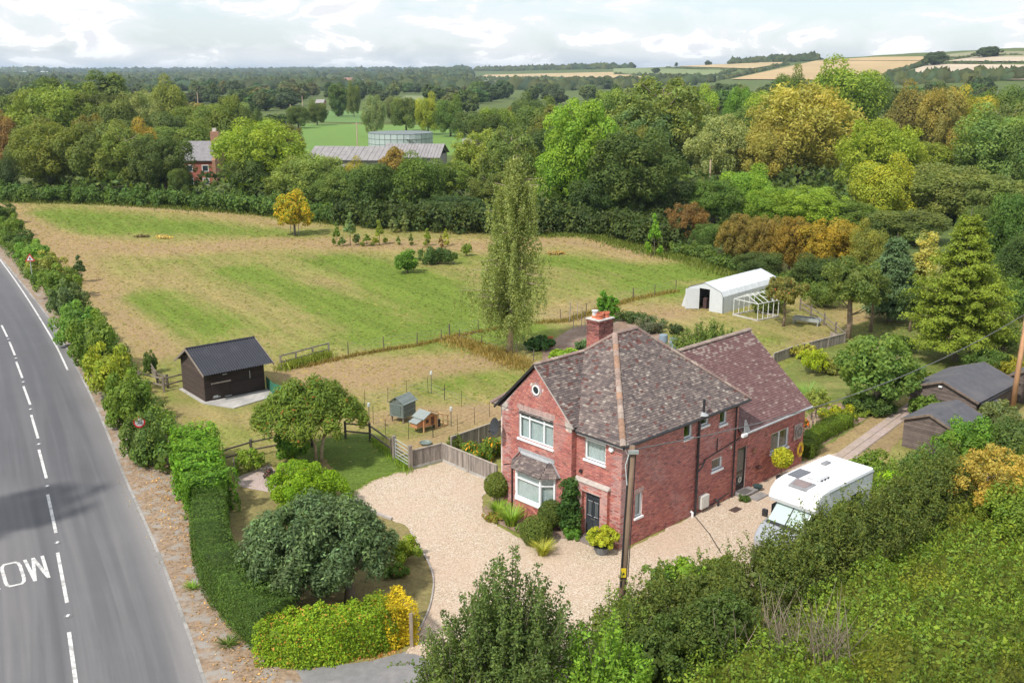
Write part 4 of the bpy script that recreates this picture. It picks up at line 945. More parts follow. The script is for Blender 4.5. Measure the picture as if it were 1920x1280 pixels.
# bay roof
by = [(GB, 6.34), (GB-.72, 5.70), (GB-.72, 3.84), (GB, 3.24)]; bt = [(GB, 5.75), (GB-.02, 5.55), (GB-.02, 3.95), (GB, 3.75)]
for i in range(3):
    a, b_ = by[i], by[i+1]; c_, d_ = bt[i], bt[i+1]
    tile_plane(tiles_bay, (*b_, 2.46), (*a, 2.46), (*d_, 3.08), (*c_, 3.08), colf=col_main, gauge=.12)
br_ = MB()
for i in range(3): underlay(br_, [(*by[i], 2.46), (*by[i+1], 2.46), (*bt[i+1], 3.08), (*bt[i], 3.08)])
br_.face([(*p, 2.43) for p in by]); bro = br_.build('bay_roof', mat('roof_underlay', (.06, .045, .045)), house); tiles_bay_parent = bro
ld = MB(); ld.box(GB-.03, GB-.005, 3.62, 5.92, 3.06, 3.24); ld.hexa([(GB-.16, 3.9, 3.02), (GB-.005, 3.6, 3.08), (GB-.005, 5.95, 3.08), (GB-.16, 5.6, 3.02), (GB-.15, 3.9, 3.05), (GB-.004, 3.6, 3.12), (GB-.004, 5.95, 3.12), (GB-.15, 5.6, 3.05)])
for (a, b_) in ((by[0], bt[0]), (by[3], bt[3])): ld.beam((*a, 2.5), (*b_, 3.12), .16, .02)
ld.build('flashing', M_LEAD, bro)
# split tiles: the nearest ones of each roof as parts, the rest joined
def split_tiles(b, parent, n):
    T_ = [t for t in TILES if t[0] is b]; T_.sort(key=lambda t: bdist(t[2])); near = set(t[1] for t in T_[:n])
    out, rest = [], MB()
    for k in range(0, len(b.f), 6):
        vi = sorted(set(sum((b.f[k+i] for i in range(6)), [])))
        if k in near:
            s = MB(); c0 = np.mean([b.v[i] for i in vi], 0); s.v = [tuple(np.array(b.v[i])-c0) for i in vi]; mp = {v: i for i, v in enumerate(vi)}
            s.f = [[mp[i] for i in b.f[k+j]] for j in range(6)]; s.c = b.c[k:k+6]; s.build('tile', M_TILE, parent, tuple(c0))
        else:
            off = len(rest.v); rest.v += [b.v[i] for i in vi]; mp = {v: off+i for i, v in enumerate(vi)}
            rest.f += [[mp[i] for i in b.f[k+j]] for j in range(6)]; rest.c += b.c[k:k+6]
    o = rest.build('tile', M_TILE, parent); o['kind'] = 'stuff'
split_tiles(tiles_main, rf, 300); split_tiles(tiles_wing, wrf, 150); split_tiles(tiles_bay, bro, 60)
# hip and ridge caps
M_CAP = mat('ridge_tile', (.62, .55, .52), .9, .3, 12, .4, 40, tint=True)
def caps(a, b, parent, r=.12, L=.36, colf=None):
    a, b = np.array(a, float), np.array(b, float); n = max(1, int(np.linalg.norm(b-a)/L)); d = (b-a)/n
    for i in range(n):
        p, q = a+d*i, a+d*(i+1.06); s = MB(); dd = d/np.linalg.norm(d); side = np.cross(dd, (0, 0, 1)); side /= np.linalg.norm(side); up = np.cross(side, dd)
        c = colf(i, n); rng_ = [np.cos(k)*side*r+np.sin(k)*up*r*.62 for k in np.linspace(-.15, math.pi+.15, 7)]; lo = 1+random.uniform(-.05, .12)
        for k in range(6): s.face([-d/2+rng_[k]*lo, d/2*1.1+rng_[k], d/2*1.1+rng_[k+1], -d/2+rng_[k+1]*lo], c)
        s.face([-d/2+x*lo for x in rng_], tuple(v*.8 for v in c))
        s.build('ridge_tile', M_CAP, parent, tuple(p+d/2+up*.005))
def cap_lichen(i, n):
    r = random.random(); g = random.uniform(.8, 1.2); return tuple(v*g for v in ((.50, .34, .24) if r < (.45 if i < n*.3 else .15) else (.42, .34, .29) if r < .7 else (.55, .49, .43)))
def cap_dull(i, n):
    r = random.random(); g = random.uniform(.8, 1.2); return tuple(v*g for v in ((.36, .28, .25) if r < .7 else (.50, .44, .38)))
caps(C00, P1, rf, .13, colf=cap_lichen); caps(C10, P2, rf, .12, colf=cap_dull); caps(P1, P2, rf, colf=cap_dull); caps(C01, P1, rf, colf=cap_dull); caps(C11, P2, rf, colf=cap_dull)
caps((gx0, GC, GZ), (gb, GC, GZ), rf, .11, colf=cap_dull); caps((W0, 3.75, WZ), (W1, 3.75, WZ), wrf, .14, colf=lambda i, n: (.42, .36, .32) if i % 3 else (.5, .44, .38))
# verges, fascias, gutters
tr = MB()
tr.beam((gx0+.02, ye1, zeR-.04), (gx0+.02, GC, GZ-.05), .05, .10, (1, 1, 1)); 
tr.build('verge', M_BLACK, rf)
vg = MB(); vg.beam((gx0+.03, ye0, zeL-.045), (gx0+.03, GC, GZ-.055), .07, .05); vg.build('verge', mat('mortar_verge', (.42, .38, .36)), rf)
fa = MB(); fa.box(-.27, -.24, -.27, G0-.25, E-.17, E-.02); fa.box(-.24, .0, -.24, G0-.25, E-.17, E-.155)
fa.build('fascia', M_WHITE, house)
gt = MB(); gt.tube([(-.30, -.34, E-.05), (-.30, G0-.22, E-.05)], .055, 8); gt.tube([(-.30, -.36, E-.05), (BM+.4, -.36, E-.05)], .06, 8); gt.box(-.28, BM+.35, -.30, -.27, E-.17, E-.03)
gt.build('gutter', M_BLACK, house)
sf = MB(); sf.box(-.24, BM+.3, -.27, .0, E-.165, E-.15); sf.build('soffit', mat('dark_stain', (.05, .045, .04), .8), house)
g2 = MB(); g2.tube([(BM+.1, -.33, EXE-.06), (EX1+.1, -.33, EXE-.08)], .06, 8); g2.box(BM+.02, EX1+.1, -.26, -.225, EXE-.17, EXE-.02); g2.build('gutter', mat('grey_gutter', (.35, .35, .36), .5), house)
# pipes
def pipe(pts, r=.05, name='drainpipe', m=None, lab=None):
    s = MB(); s.tube(pts, r, 8); o = s.build(name, m or M_BLACK, house, smooth=False)
    if lab: o['label'] = lab
    return o
p1 = pipe([(5.3, -.10, -.02), (5.3, -.10, 4.9)], .058, 'soil_pipe'); pipe([(5.3, -.30, 4.95), (5.3, -.30, 5.75)], .06, 'vent_pipe')
s = MB(); s.lathe([(.09, 0), (.09, .1)], 0, 0, 8); 
for z in (1.2, 2.9, 3.9): s = MB(); s.lathe([(.08, 0), (.08, .09)], n=8); s.build('pipe_collar', M_BLACK, p1, (5.3, -.10, z))
lf = MB(); lf.lathe([(.24, .0), (.14, .07), (.08, .14)], n=10); lf.build('pipe_flashing', M_LEAD, house, (5.3, -.28, 5.0))
pipe([(8.28, -.28, E-.08), (8.28, -.08, E-.35), (8.28, -.08, .02)], .04, 'downpipe')
pipe([(5.35, -.12, 2.52), (5.7, -.12, 2.50), (5.95, -.08, 2.62), (8.2, -.07, 2.92)], .028, 'waste_pipe'); pipe([(6.85, -.06, 2.78), (6.85, -.06, 3.42)], .025, 'waste_pipe')
pipe([(5.32, -.14, 2.2), (5.62, -.14, 2.35), (5.85, -.12, 2.62)], .035, 'waste_pipe')
pipe([(6.15, -.10, .12), (7.0, -.10, .22), (8.0, -.08, .34)], .03, 'waste_pipe'); pipe([(6.95, -.22, .02), (6.95, -.22, .28), (6.95, -.05, .30)], .06, 'waste_pipe')
pipe([(8.35, -.30, EXE-.12), (8.30, -.14, EXE-.32)], .04, 'downpipe'); pipe([(-.31, 6.62, 4.9), (GB-.07, 6.62, 4.7), (GB-.07, 6.62, .0)], .035, 'downpipe') if False else None
pipe([(GB-.6, 6.3, 2.42), (GB-.06, 6.32, 2.3), (GB-.06, 6.32, .0)], .035, 'downpipe')
s = MB(); s.box(7.96, 8.1, -.06, 0, 2.60, 2.72); s.build('wall_box', mat('cream_plastic', (.6, .55, .45)), house)
# lead valley box + small white camera where wing meets main block
s = MB(); s.prism([(8.65, 3.32), (9.15, 3.3), (8.75, 3.95), (8.65, 3.95)], -.34, -.30, 'y'); s.build('flashing', M_LEAD, house)
s = MB(); s.box(8.45, 8.85, -.42, -.28, 3.12, 3.28); s.build('hopper', M_WHITE, house, bevel=.02)
# meter box, gully
s = MB(); s.box(5.62, 6.22, -.22, 0, .22, .86); mb = s.build('meter_box', mat('meter_box', (.55, .54, .50), .6, .1), house, bevel=.015)
s = MB(); s.box(5.70, 6.14, -.232, -.222, .30, .78); s.build('meter_box_door', mat('meter_door', (.62, .61, .57), .5, .05), mb)
s = MB(); s.tube([(5.06, -.12, .0), (5.06, -.12, .22), (5.06, -.02, .26)], .06, 8); s.build('boiler_outlet', M_WHITE, house)
# chimney
ch = MB(); cy0, cy1, cx0, cx1 = 5.70, 6.50, 4.85, 5.90; ct = 8.36
ch.box(cx0+.008, cx1-.008, cy0+.008, cy1-.008, 5.5, ct); chim = ch.build('chimney', M_MORTAR, house)
cb_ = MB(); rnd = random.Random(9); z = 5.6; k = 0
while z < ct-.02:
    w_ = .03 if z > ct-.17 else 0
    for fx in ((cx0-w_, 'x', -1), (cx1+w_, 'x', 1), (cy0-w_, 'y', -1), (cy1+w_, 'y', 1)):
        a, b_ = (cy0-w_, cy1+w_) if fx[1] == 'x' else (cx0-w_, cx1+w_); u = a-(.11 if k % 2 else 0)
        while u < b_-.02:
            s_, e_ = max(u, a)+.005, min(u+.225, b_)-.005
            if e_-s_ > .03:
                c = np.array(brick_col(rnd, z, u, 2))*(rnd.choice([.35, .5, .7]) if z > ct-.75 else .8); c = tuple(c)
                if fx[1] == 'x': cb_.box(min(fx[0], fx[0]-fx[2]*.03), max(fx[0], fx[0]-fx[2]*.03), s_, e_, z, z+.065, c)
                else: cb_.box(s_, e_, min(fx[0], fx[0]-fx[2]*.03), max(fx[0], fx[0]-fx[2]*.03), z, z+.065, c)
            u += .225
    z += .075; k += 1
o = cb_.build('brick', M_BRICK, chim); o['kind'] = 'stuff'
s = MB(); s.box(cx0-.05, cx1+.05, cy0-.05, cy1+.05, ct, ct+.05); s.build('chimney_cap', mat('chimney_mortar', (.52, .49, .45), .9, .2, 8), chim)
M_TERRA = mat('terracotta', (.50, .15, .08), .7, .15, 8)
for x, y in ((5.15, 5.95), (5.42, 6.1), (5.68, 6.0)):
    s = MB(); s.lathe([(.18, 0), (.18, .07), (.15, .09), (.15, .15), (.19, .17), (.19, .25), (.14, .25), (.14, .05)], n=14); s.build('chimney_pot', M_TERRA, chim, (x, y, ct+.05))
s = MB(); s.lathe([(.16, 0), (.16, .10)], n=14, c=(1, .3, .12)); s.lathe([(.13, .10), (.13, .30), (.17, .31), (.17, .36), (.0, .38)], n=14, c=(.9, .9, .9)); s.build('chimney_pot', mat('cowl', (.6, .6, .6), .6, .1, 5, tint=True), chim, (5.2, 6.3, ct+.05))
# front door with porch surround
pr = MB(); pr.box(-.16, .01, .62, 1.02, 0, 2.62); pr.box(-.16, .01, 2.10, 2.50, 0, 2.62); pr.box(-.16, .01, 1.02, 2.10, 2.22, 2.62); porch = pr.build('porch', M_MORTAR, house)
pb = MB(); rnd = random.Random(11); z = 0; k = 0
while z < 2.6:
    segs = [(.61, 1.03), (2.09, 2.51)] if z < 2.22 else [(.61, 2.51)]
    for a, b_ in segs:
        u = a-(.11 if k % 2 else 0)
        while u < b_-.02:
            s_, e_ = max(u, a)+.005, min(u+.225, b_)-.005
            if e_-s_ > .03: pb.box(-.172, -.14, s_, e_, z+.005, z+.07, brick_col(rnd, z, u*0+.1, 1))
            u += .225
    for yy, d_ in ((.61, 1), (2.51, -1), (1.03, -1), (2.09, 1)): pb.box(-.16, 0, min(yy, yy+d_*.02), max(yy, yy+d_*.02), z+.005, z+.07, brick_col(rnd, z, .1, 2)) if (z < 2.2 or yy in (.61, 2.51)) else None
    z += .075; k += 1
o = pb.build('brick', M_BRICK, porch); o['kind'] = 'stuff'
s = MB(); s.hexa([(-.22, .55, 2.62), (0, .55, 2.62), (0, 2.57, 2.62), (-.22, 2.57, 2.62), (-.2, .57, 2.68), (0, .57, 2.76), (0, 2.55, 2.76), (-.2, 2.55, 2.68)]); s.build('porch_ledge', mat('render_stone', (.42, .38, .34)), porch)
M_DOOR = mat('anthracite_door', (.032, .036, .045), .35, .08, 3)
d = MB(); d.box(.02, .08, 1.06, 2.06, .10, 2.22); door = d.build('front_door', M_DOOR, house, bevel=.006); door['label'] = 'anthracite front door with leaded panels'
for y0, y1 in ((1.20, 1.52), (1.60, 1.92)):
    for z0, z1 in ((.32, .98), (1.95, 2.12)): d = MB(); d.box(.005, .022, y0, y1, z0, z1); d.build('door_panel', mat('door_panel', (.045, .05, .06), .4), door, bevel=.004)
d = MB(); d.box(.008, .018, 1.24, 1.50, 1.08, 1.80); d.box(.008, .018, 1.62, 1.88, 1.08, 1.80); d.build('pane', mat('dark_glass', (.03, .04, .045)), door)
d = MB()
for y0 in (1.24, 1.62):
    for k in range(3): d.box(.002, .008, y0+.06+k*.06, y0+.068+k*.06, 1.08, 1.80)
    d.box(.002, .008, y0, y0+.26, 1.08, 1.10); d.box(.002, .008, y0, y0+.26, 1.78, 1.80)
d.build('leading', mat('lead_came', (.45, .46, .48), .4, .1), door)
d = MB(); d.box(-.03, .0, 1.42, 1.46, 1.0, 1.08); d.tube([(-.01, 1.56, 1.86), (-.04, 1.56, 1.78), (-.01, 1.56, 1.72)], .015, 6); d.box(-.01, .01, 1.42, 1.70, .92, .97); d.build('door_handle', mat('chrome', (.6, .6, .62), .2, .05, metal=.9), door)
s = MB(); s.box(-.62, -.02, 1.0, 2.15, .03, .11); s.build('doorstep', mat('doorstep_stone', (.20, .17, .15), .9, .3, 5), house)
s = MB(); s.lathe([(.13, 0), (.13, .06), (.1, .10)], n=14); s.M = None; o = s.build('alarm_box', M_WHITE, house, (-.02, .55, 4.52)); o.rotation_euler = (0, -math.pi/2, 0)
s = MB(); s.box(-.12, 0, 2.20, 2.34, 2.98, 3.10); s.build('wall_light', M_BLACK, house)
# side door with steps
d = MB(); d.box(8.68, 9.46, .04, .12, .16, .26); d.box(8.68, 8.76, .04, .12, .26, 2.38); d.box(9.38, 9.46, .04, .12, .26, 2.38); d.box(8.76, 9.38, .04, .12, 2.28, 2.38); d.box(8.76, 9.38, .05, .11, 1.02, 1.12); d.box(8.76, 9.38, .05, .11, .26, .42)
sd = d.build('side_door', mat('brown_upvc', (.045, .03, .025), .4, .1), house); sd['label'] = 'dark brown glazed side door with a cat flap'
d = MB(); d.box(8.76, 9.38, .07, .08, .4, 2.28); d.build('pane', mat('dark_glass', (.03, .04, .045)), sd)
d = MB(); d.M = lambda p: (p[0], -p[2], p[1]); d.lathe([(.15, 0), (.15, .02), (.10, .02), (.10, 0)], n=16); d.build('cat_flap', mat('cat_flap', (.6, .58, .5)), sd, (9.06, .045, .68))
d = MB(); d.box(8.85, 9.1, .12, .14, 1.15, 2.2); d.build('door_curtain', mat('door_curtain', (.28, .26, .2)), sd)
s = MB(); s.box(8.55, 9.75, -.62, -.01, 0, .17); st1 = s.build('step', mat('step_stone', (.24, .22, .21), .9, .25, 4), house, bevel=.01); s = MB(); s.box(8.7, 9.4, -.52, -.1, .171, .19); s.build('door_mat', mat('door_mat', (.10, .09, .085), .95, .3, 30), st1)
s = MB(); s.box(8.75, 9.75, -1.22, -.72, 0, .09); s.build('step', mat('step_stone', (.24, .22, .21)), house, bevel=.01)
# wall things on the wing
s = MB(); s.box(9.98, 10.1, -.1, 0, 1.88, 2.02); s.box(10.0, 10.08, -.16, -.04, 2.0, 2.12, (.9, .8, .5)); s.build('wall_lantern', mat('lantern_wood', (.35, .2, .12), .6), house)
s = MB(); s.lathe([(.05, 0), (.16, .10), (.17, .18)], n=10); hb = s.build('wall_planter', mat('planter_brown', (.12, .05, .04), .9), house, (10.45, -.12, .88))

# ---- things on and round the house
wd = empty('wagon_wheel', (*HW(14.08, -.10), 1.95), HROT, 'weathered wooden wheel plaque hung high on the rear wing wall above the yellow hose', 'wheel ornament')
s = MB(); s.box(-.36, .36, .04, .07, -.42, .42, (.9, .75, .7)); s.build('back_board', M_PLANK, wd)
s = MB(); s.M = lambda p: (p[0], -p[2], p[1]); s.lathe([(.34, 0), (.34, .05), (.28, .05), (.28, 0)], n=20, c=(1.2, 1.15, 1.1)); s.build('rim', M_WOOD, wd)
for i in range(8):
    a = i*math.pi/4; s = MB(); s.beam((math.cos(a)*.05, -.02, math.sin(a)*.05), (math.cos(a)*.3, -.02, math.sin(a)*.3), .03, .03, (1.1, 1.05, 1)); s.build('spoke', M_WOOD, wd)
s = MB(); s.M = lambda p: (p[0], -p[2], p[1]); s.lathe([(.07, 0), (.07, .07), (.03, .09)], n=12); s.build('hub', M_WOOD, wd)
hs = MB()
for k in range(5):
    r = .20+.03*k; pts = [(math.cos(a)*r*.85, -.08-.03*(k % 3), math.sin(a)*r*1.25) for a in np.linspace(0, 2*math.pi, 25)]; hs.tube(pts, .022, 5, cap=False)
o = hs.build('garden_hose', mat('yellow_hose', (.62, .42, .03), .5, .1, 6), None, (*HW(14.25, -.06), .95), HROT, smooth=True); tag(o, 'coiled yellow garden hose hanging on the rear wing wall', 'hose')
dish = empty('satellite_dish', (*HW(GB-.45, G1_+.02), 4.05), HROT, 'dark grey satellite dish on the left corner of the front gable', 'satellite dish')
s = MB(); s.M = lambda p: (-p[2], p[0], p[1]); s.lathe([(.02, -.06), (.22, -.035), (.41, .03), (.415, .03), (.22, -.045), (.02, -.07)], n=20); d_ = s.build('dish', mat('dish_grey', (.03, .032, .036), .7, .1, 4), dish, smooth=True); d_.rotation_euler = (0, .25, -.25)
s = MB(); s.tube([(.06, 0, -.05), (.35, 0, -.1), (.42, 0, -.1)], .02, 6); s.tube([(0, 0, -.3), (-.35, .0, -.15)], .012, 5); s.box(-.40, -.32, -.03, .03, -.19, -.12); s.build('bracket', M_BLACK, dish)
# bay trees, box balls and planting against the house
def ball(px, py, r, zc, colr, label, stem=0.0, n=5200, name='topiary_ball', cat='topiary', sz=.06, local=None):
    x, y = G(px, py) if local is None else HW(*local); rng = np.random.default_rng(int(px*7+py)); e = empty(name, (x, y, .03), 0, label, cat)
    d = rdir(rng, n); d[:, 2] = np.where(d[:, 2] < -.8, -.8, d[:, 2]); lump = 1+.04*np.sin(d[:, 0]*7+1)*np.sin(d[:, 1]*6)*np.sin(d[:, 2]*8)
    P = d*r*(lump*rng.uniform(.90, 1.03, n))[:, None]+(0, 0, zc); N = d+.7*rdir(rng, n)
    me = foliage_mesh('foliage', P, N, rng.uniform(sz*.7, sz*1.3, n), leafcol(rng, n, .18, .3), rng, core=[((0, 0, zc), (r*.88,)*3)]); inst('foliage', me, e, color=GREENS.get(colr, colr))
    s = MB(); s.tube([(0, 0, -.05), (0, 0, zc-r*.5)], [.05, .03], 6); s.build('stem', M_BARK, e); return e
ball(932, 945, .62, .95, (.085, .11, .028), 'clipped round bush on a red stem left of the bay window')
ball(1034, 992, .62, .75, (.06, .085, .025), 'dark clipped ball bush right of the bay window')
ball(1005, 1018, .72, .55, (.075, .105, .028), 'low dome shaped bush in front of the dark clipped ball', sz=.05)
def spiky(name, x, y, r, h, n, colr, label, cat='plant', wd=.03, arch=.5, seed=1, z0=0.02, group=None, tips=None):
    """tuft of arching blades"""
    rng = np.random.default_rng(seed); V, Fq, C = [], [], []; off = 0
    for i in range(n):
        a = rng.uniform(0, 6.28); l = h*rng.uniform(.6, 1.1); o = rng.uniform(0, r*.45); dx, dy = math.cos(a), math.sin(a); c = leafcol(rng, 1, .2, .3)[0]; sx, sy = -dy*wd, dx*wd
        for k in range(4):
            t = k/3; rr = o+r*arch*2*t*t*rng.uniform(.9, 1.1); z = l*(t-.35*arch*t*t); wv = (1-t*.85)
            V += [(dx*rr+sx*wv, dy*rr+sy*wv, z), (dx*rr-sx*wv, dy*rr-sy*wv, z)]; C += [c if not (tips and k == 3) else tips]*2
            if k: Fq.append((off+2*k-2, off+2*k-1, off+2*k+1, off+2*k))
        off += 8
    me = quad_mesh(name, np.array(V), np.array(Fq), np.array(C), LEAF); o = inst(name, me, None, (x, y, z0), color=GREENS.get(colr, colr) if isinstance(colr, str) else colr); return tag(o, label, cat, group)
def clumpy(name, x, y, w_, d_, h, n, colr, label, cat='shrub', seed=1, k=30, sz=.09, rot=0, core=True, spots=None, group=None, z0=.0, hue=.15, shell=(.6, 1.15), jit=.9, cr=(.13, .28), stem=True, chue=.1, asp=1.7, shape='round'):
    rng = np.random.default_rng(seed); cl = crown_clumps(rng, w_, d_, h*1.02, -.03*h, k, cr, .75, shape); P, N, C = clump_points(rng, cl, n, (0, 0, h*.35), shell=shell, hue=hue, jit=jit, chue=chue)
    P[:, 2] = np.maximum(P[:, 2], .03); S = rng.uniform(sz*.65, sz*1.35, len(P)); c0 = np.array(GREENS.get(colr) if isinstance(colr, str) else colr)
    if spots:
        f, sc = spots; m_ = (rng.uniform(size=len(P)) < f); C[m_] = np.array(sc)/c0*rng.uniform(.8, 1.2, (m_.sum(), 1))
    e = empty(name, (x, y, z0), rot, label, cat, group)
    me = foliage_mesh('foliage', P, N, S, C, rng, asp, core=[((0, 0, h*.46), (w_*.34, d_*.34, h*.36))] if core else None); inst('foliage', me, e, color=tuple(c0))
    if stem: inst('stem', trunk_mesh('stem', h*.6, max(.02, h*.02), rng, 3, w_*.25, stems=3), e)
    return e
X, Y = HW(-.35, 2.55)
clumpy('climbing_shrub', X, Y, .95, 1.0, 2.75, 4200, (.035, .075, .022), 'tall dark green climber on the wall left of the front door', seed=3, k=44, sz=.10, cr=(.2, .34), shape='tall')
spiky('iris_clump', *G(958, 985), .55, 1.0, 260, (.17, .25, .06), 'pale green strappy leaf clump below the bay window', seed=2)
spiky('daylily_clump', *G(935, 962), .5, .6, 200, (.12, .20, .03), 'low bright green tuft under the round bush by the bay', seed=4)
clumpy('heather', *G(925, 975), 1.1, .9, .35, 1500, (.16, .17, .04), 'low yellow green mat plant at the tip of the house bed', seed=5, sz=.06, spots=(.15, (.25, .08, .07)))
clumpy('fern', *G(1072, 1008), .9, .9, .6, 1500, (.075, .16, .03), 'small bright green fern left of the doorstep', seed=6, sz=.10)
spiky('grass_tuft', *G(1018, 1040), .5, .7, 200, (.24, .25, .07), 'pale yellow grass tuft at the drive edge below the dome bush', seed=7, wd=.02)
clumpy('bedding_plant', *G(985, 998), .9, .8, .5, 1400, (.10, .15, .05), 'grey green bedding plant with mauve flowers in the house bed', seed=8, sz=.07, spots=(.06, (.3, .15, .3)))
x, y = HW(-.75, .35); pt = empty('potted_shrub', (x, y, .03), 0, 'yellow green feathery shrub in a grey pot right of the front door', 'potted plant')
s = MB(); s.lathe([(.26, 0), (.36, .30), (.38, .34), (.33, .34), (.30, .25)], n=16); s.build('pot', mat('grey_pot', (.16, .17, .18), .7, .2, 6), pt)
rng = np.random.default_rng(4); cl = crown_clumps(rng, 1.25, 1.25, 1.0, .2, 30, (.13, .26), .8); P, N, C = clump_points(rng, cl, 3200, (0, 0, .5), shell=(.5, 1.2), jit=1.1)
inst('foliage', foliage_mesh('foliage', P, N, rng.uniform(.05, .11, len(P)), C, rng, 2.4, core=[((0, 0, .65), (.4, .4, .35))]), pt, color=(.24, .27, .035))
x, y = HW(11.55, -.75); pt = empty('potted_tree', (x, y, .03), 0, 'small yellow green lollipop tree in a tub beside the motorhome', 'potted plant')
s = MB(); s.lathe([(.2, 0), (.26, .35), (.22, .35)], n=14); s.build('pot', M_BLACK, pt)
s = MB(); s.tube([(0, 0, .3), (0, 0, 1.1)], .025, 6); s.build('trunk', M_BARK, pt)
rng = np.random.default_rng(14); d = rdir(rng, 2200); P = d*(.5*rng.uniform(.75, 1.1, 2200))[:, None]+(0, 0, 1.35)
inst('crown', foliage_mesh('crown', P, d+.8*rdir(rng, 2200), rng.uniform(.06, .12, 2200), leafcol(rng, 2200), rng, core=[((0, 0, 1.35), (.38,)*3)]), pt, color=(.25, .26, .03))
x, y = HW(9.95, -.45); s = MB(); s.lathe([(.14, 0), (.24, .2), (.26, .24), (.2, .24)], n=10); pl = s.build('planter', mat('dark_green_planter', (.03, .06, .06), .6), None, (x, y, .03)); tag(pl, 'small dark green planter by the side door steps', 'planter')
x, y = HW(8.35, -.75); clumpy('cushion_plant', x, y, .7, .5, .35, 900, (.055, .09, .03), 'low green cushion plant left of the side door steps', seed=10, sz=.05, stem=False)
s = MB(); s.box(-.3, .3, -.18, .18, 0, .02); 
for k in range(5): s.box(-.26, .26, -.15+k*.07, -.12+k*.07, .02, .028, (.5, .5, .5))
o = s.build('drain_cover', mat('rusty_iron', (.10, .06, .05), .8, .3, 20, tint=True), None, (*G(1379, 956), .024), HROT); tag(o, 'rust brown drain cover in the gravel before the side door', 'drain cover')
# ---------------------------------------------------------------- motorhome
VX, VA = 3.6, -5.05      # local b of nose, local a of centre line
van = empty('motorhome', (*HW(VX+.35, VA), .03), HROT-R(1.5), 'white motorhome with silver cab parked on the gravel by the rear wing', 'motorhome')
M_VW = mat('van_white', (.80, .81, .82), .25, .03, 2); M_SILV = mat('van_silver', (.46, .48, .50), .28, .06, 3, metal=.5)
def profile(b, prof, hw, taper=None, c=None):
    """side outline (x,z) swept across +-hw with softened edges"""
    n = len(prof); cx = sum(p[0] for p in prof)/n; cz = sum(p[1] for p in prof)/n
    lay = [(-hw, .94), (-hw*.985, .985), (-hw*.93, 1), (hw*.93, 1), (hw*.985, .985), (hw, .94)]; rings = []
    for yy, k in lay: rings.append([b.V((cx+(x-cx)*(1-(1-k)*.5), yy*(taper(x, z) if taper else 1), cz+(z-cz)*k)) for x, z in prof])
    for a, d in zip(rings[:-1], rings[1:]):
        for i in range(n):
            j = (i+1) % n; b.f.append([a[i], d[i], d[j], a[j]]); b.c.append(c or (1, 1, 1))
    b.f.append(rings[0]); b.c.append(c or (1, 1, 1)); b.f.append(rings[-1][::-1]); b.c.append(c or (1, 1, 1))
s = MB(); profile(s, [(1.95, .55), (1.95, 1.7), (1.75, 1.96), (1.32, 2.02), (1.22, 2.22), (1.34, 2.58), (1.70, 2.84), (2.3, 2.92), (5.9, 2.92), (5.97, 2.8), (5.97, .42), (2.05, .42)], 1.15); s.build('body', M_VW, van, smooth=False, bevel=.03)
s = MB(); profile(s, [(-.12, .32), (-.20, .55), (-.16, .80), (.0, .98), (.42, 1.16), (.92, 1.32), (1.85, 1.40), (1.9, .32)], 1.0, lambda x, z: .80+.2*min(1, max(0, (x+.2)/.9))**.6); s.build('cab', M_SILV, van, bevel=.03, smooth=True)
s = MB(); s.hexa([(.86, -.88, 1.28), (1.0, -.90, 1.26), (1.0, .90, 1.26), (.86, .88, 1.28), (1.55, -.84, 2.0), (1.8, -.9, 2.0), (1.8, .9, 2.0), (1.55, .84, 2.0)]); s.box(1.55, 1.98, -.98, .98, 1.25, 1.96); s.build('cab_frame', M_SILV, van, bevel=.03)
def scr_mat():
    m = bpy.data.materials.new('windscreen_blind'); m.use_nodes = True; b = m.node_tree.nodes['Principled BSDF']; b.inputs['Base Color'].default_value = (.42, .52, .50, 1); b.inputs['Roughness'].default_value = .06; b.inputs['Specular IOR Level'].default_value = 1.0
    b.inputs['Coat Weight'].default_value = 1.0; return m
s = MB(); s.hexa([(.83, -.84, 1.33), (.86, -.84, 1.33), (.86, .84, 1.33), (.83, .84, 1.33), (1.48, -.80, 1.96), (1.51, -.80, 1.96), (1.51, .80, 1.96), (1.48, .80, 1.96)]); s.build('windscreen', scr_mat(), van)
s = MB(); s.beam((.82, -.02, 1.34), (1.47, -.02, 1.97), .04, .02); s.hexa([(.70, -.86, 1.27), (.86, -.84, 1.31), (.86, .84, 1.31), (.70, .86, 1.27), (.70, -.86, 1.285), (.84, -.84, 1.345), (.84, .84, 1.345), (.70, .86, 1.285)]); s.build('scuttle', M_BLACK, van)
s = MB(); s.box(-.215, -.1, -.45, .45, .62, .80); s.box(-.23, -.12, -.62, .62, .36, .50); s.build('grille', M_BLACK, van, bevel=.02)
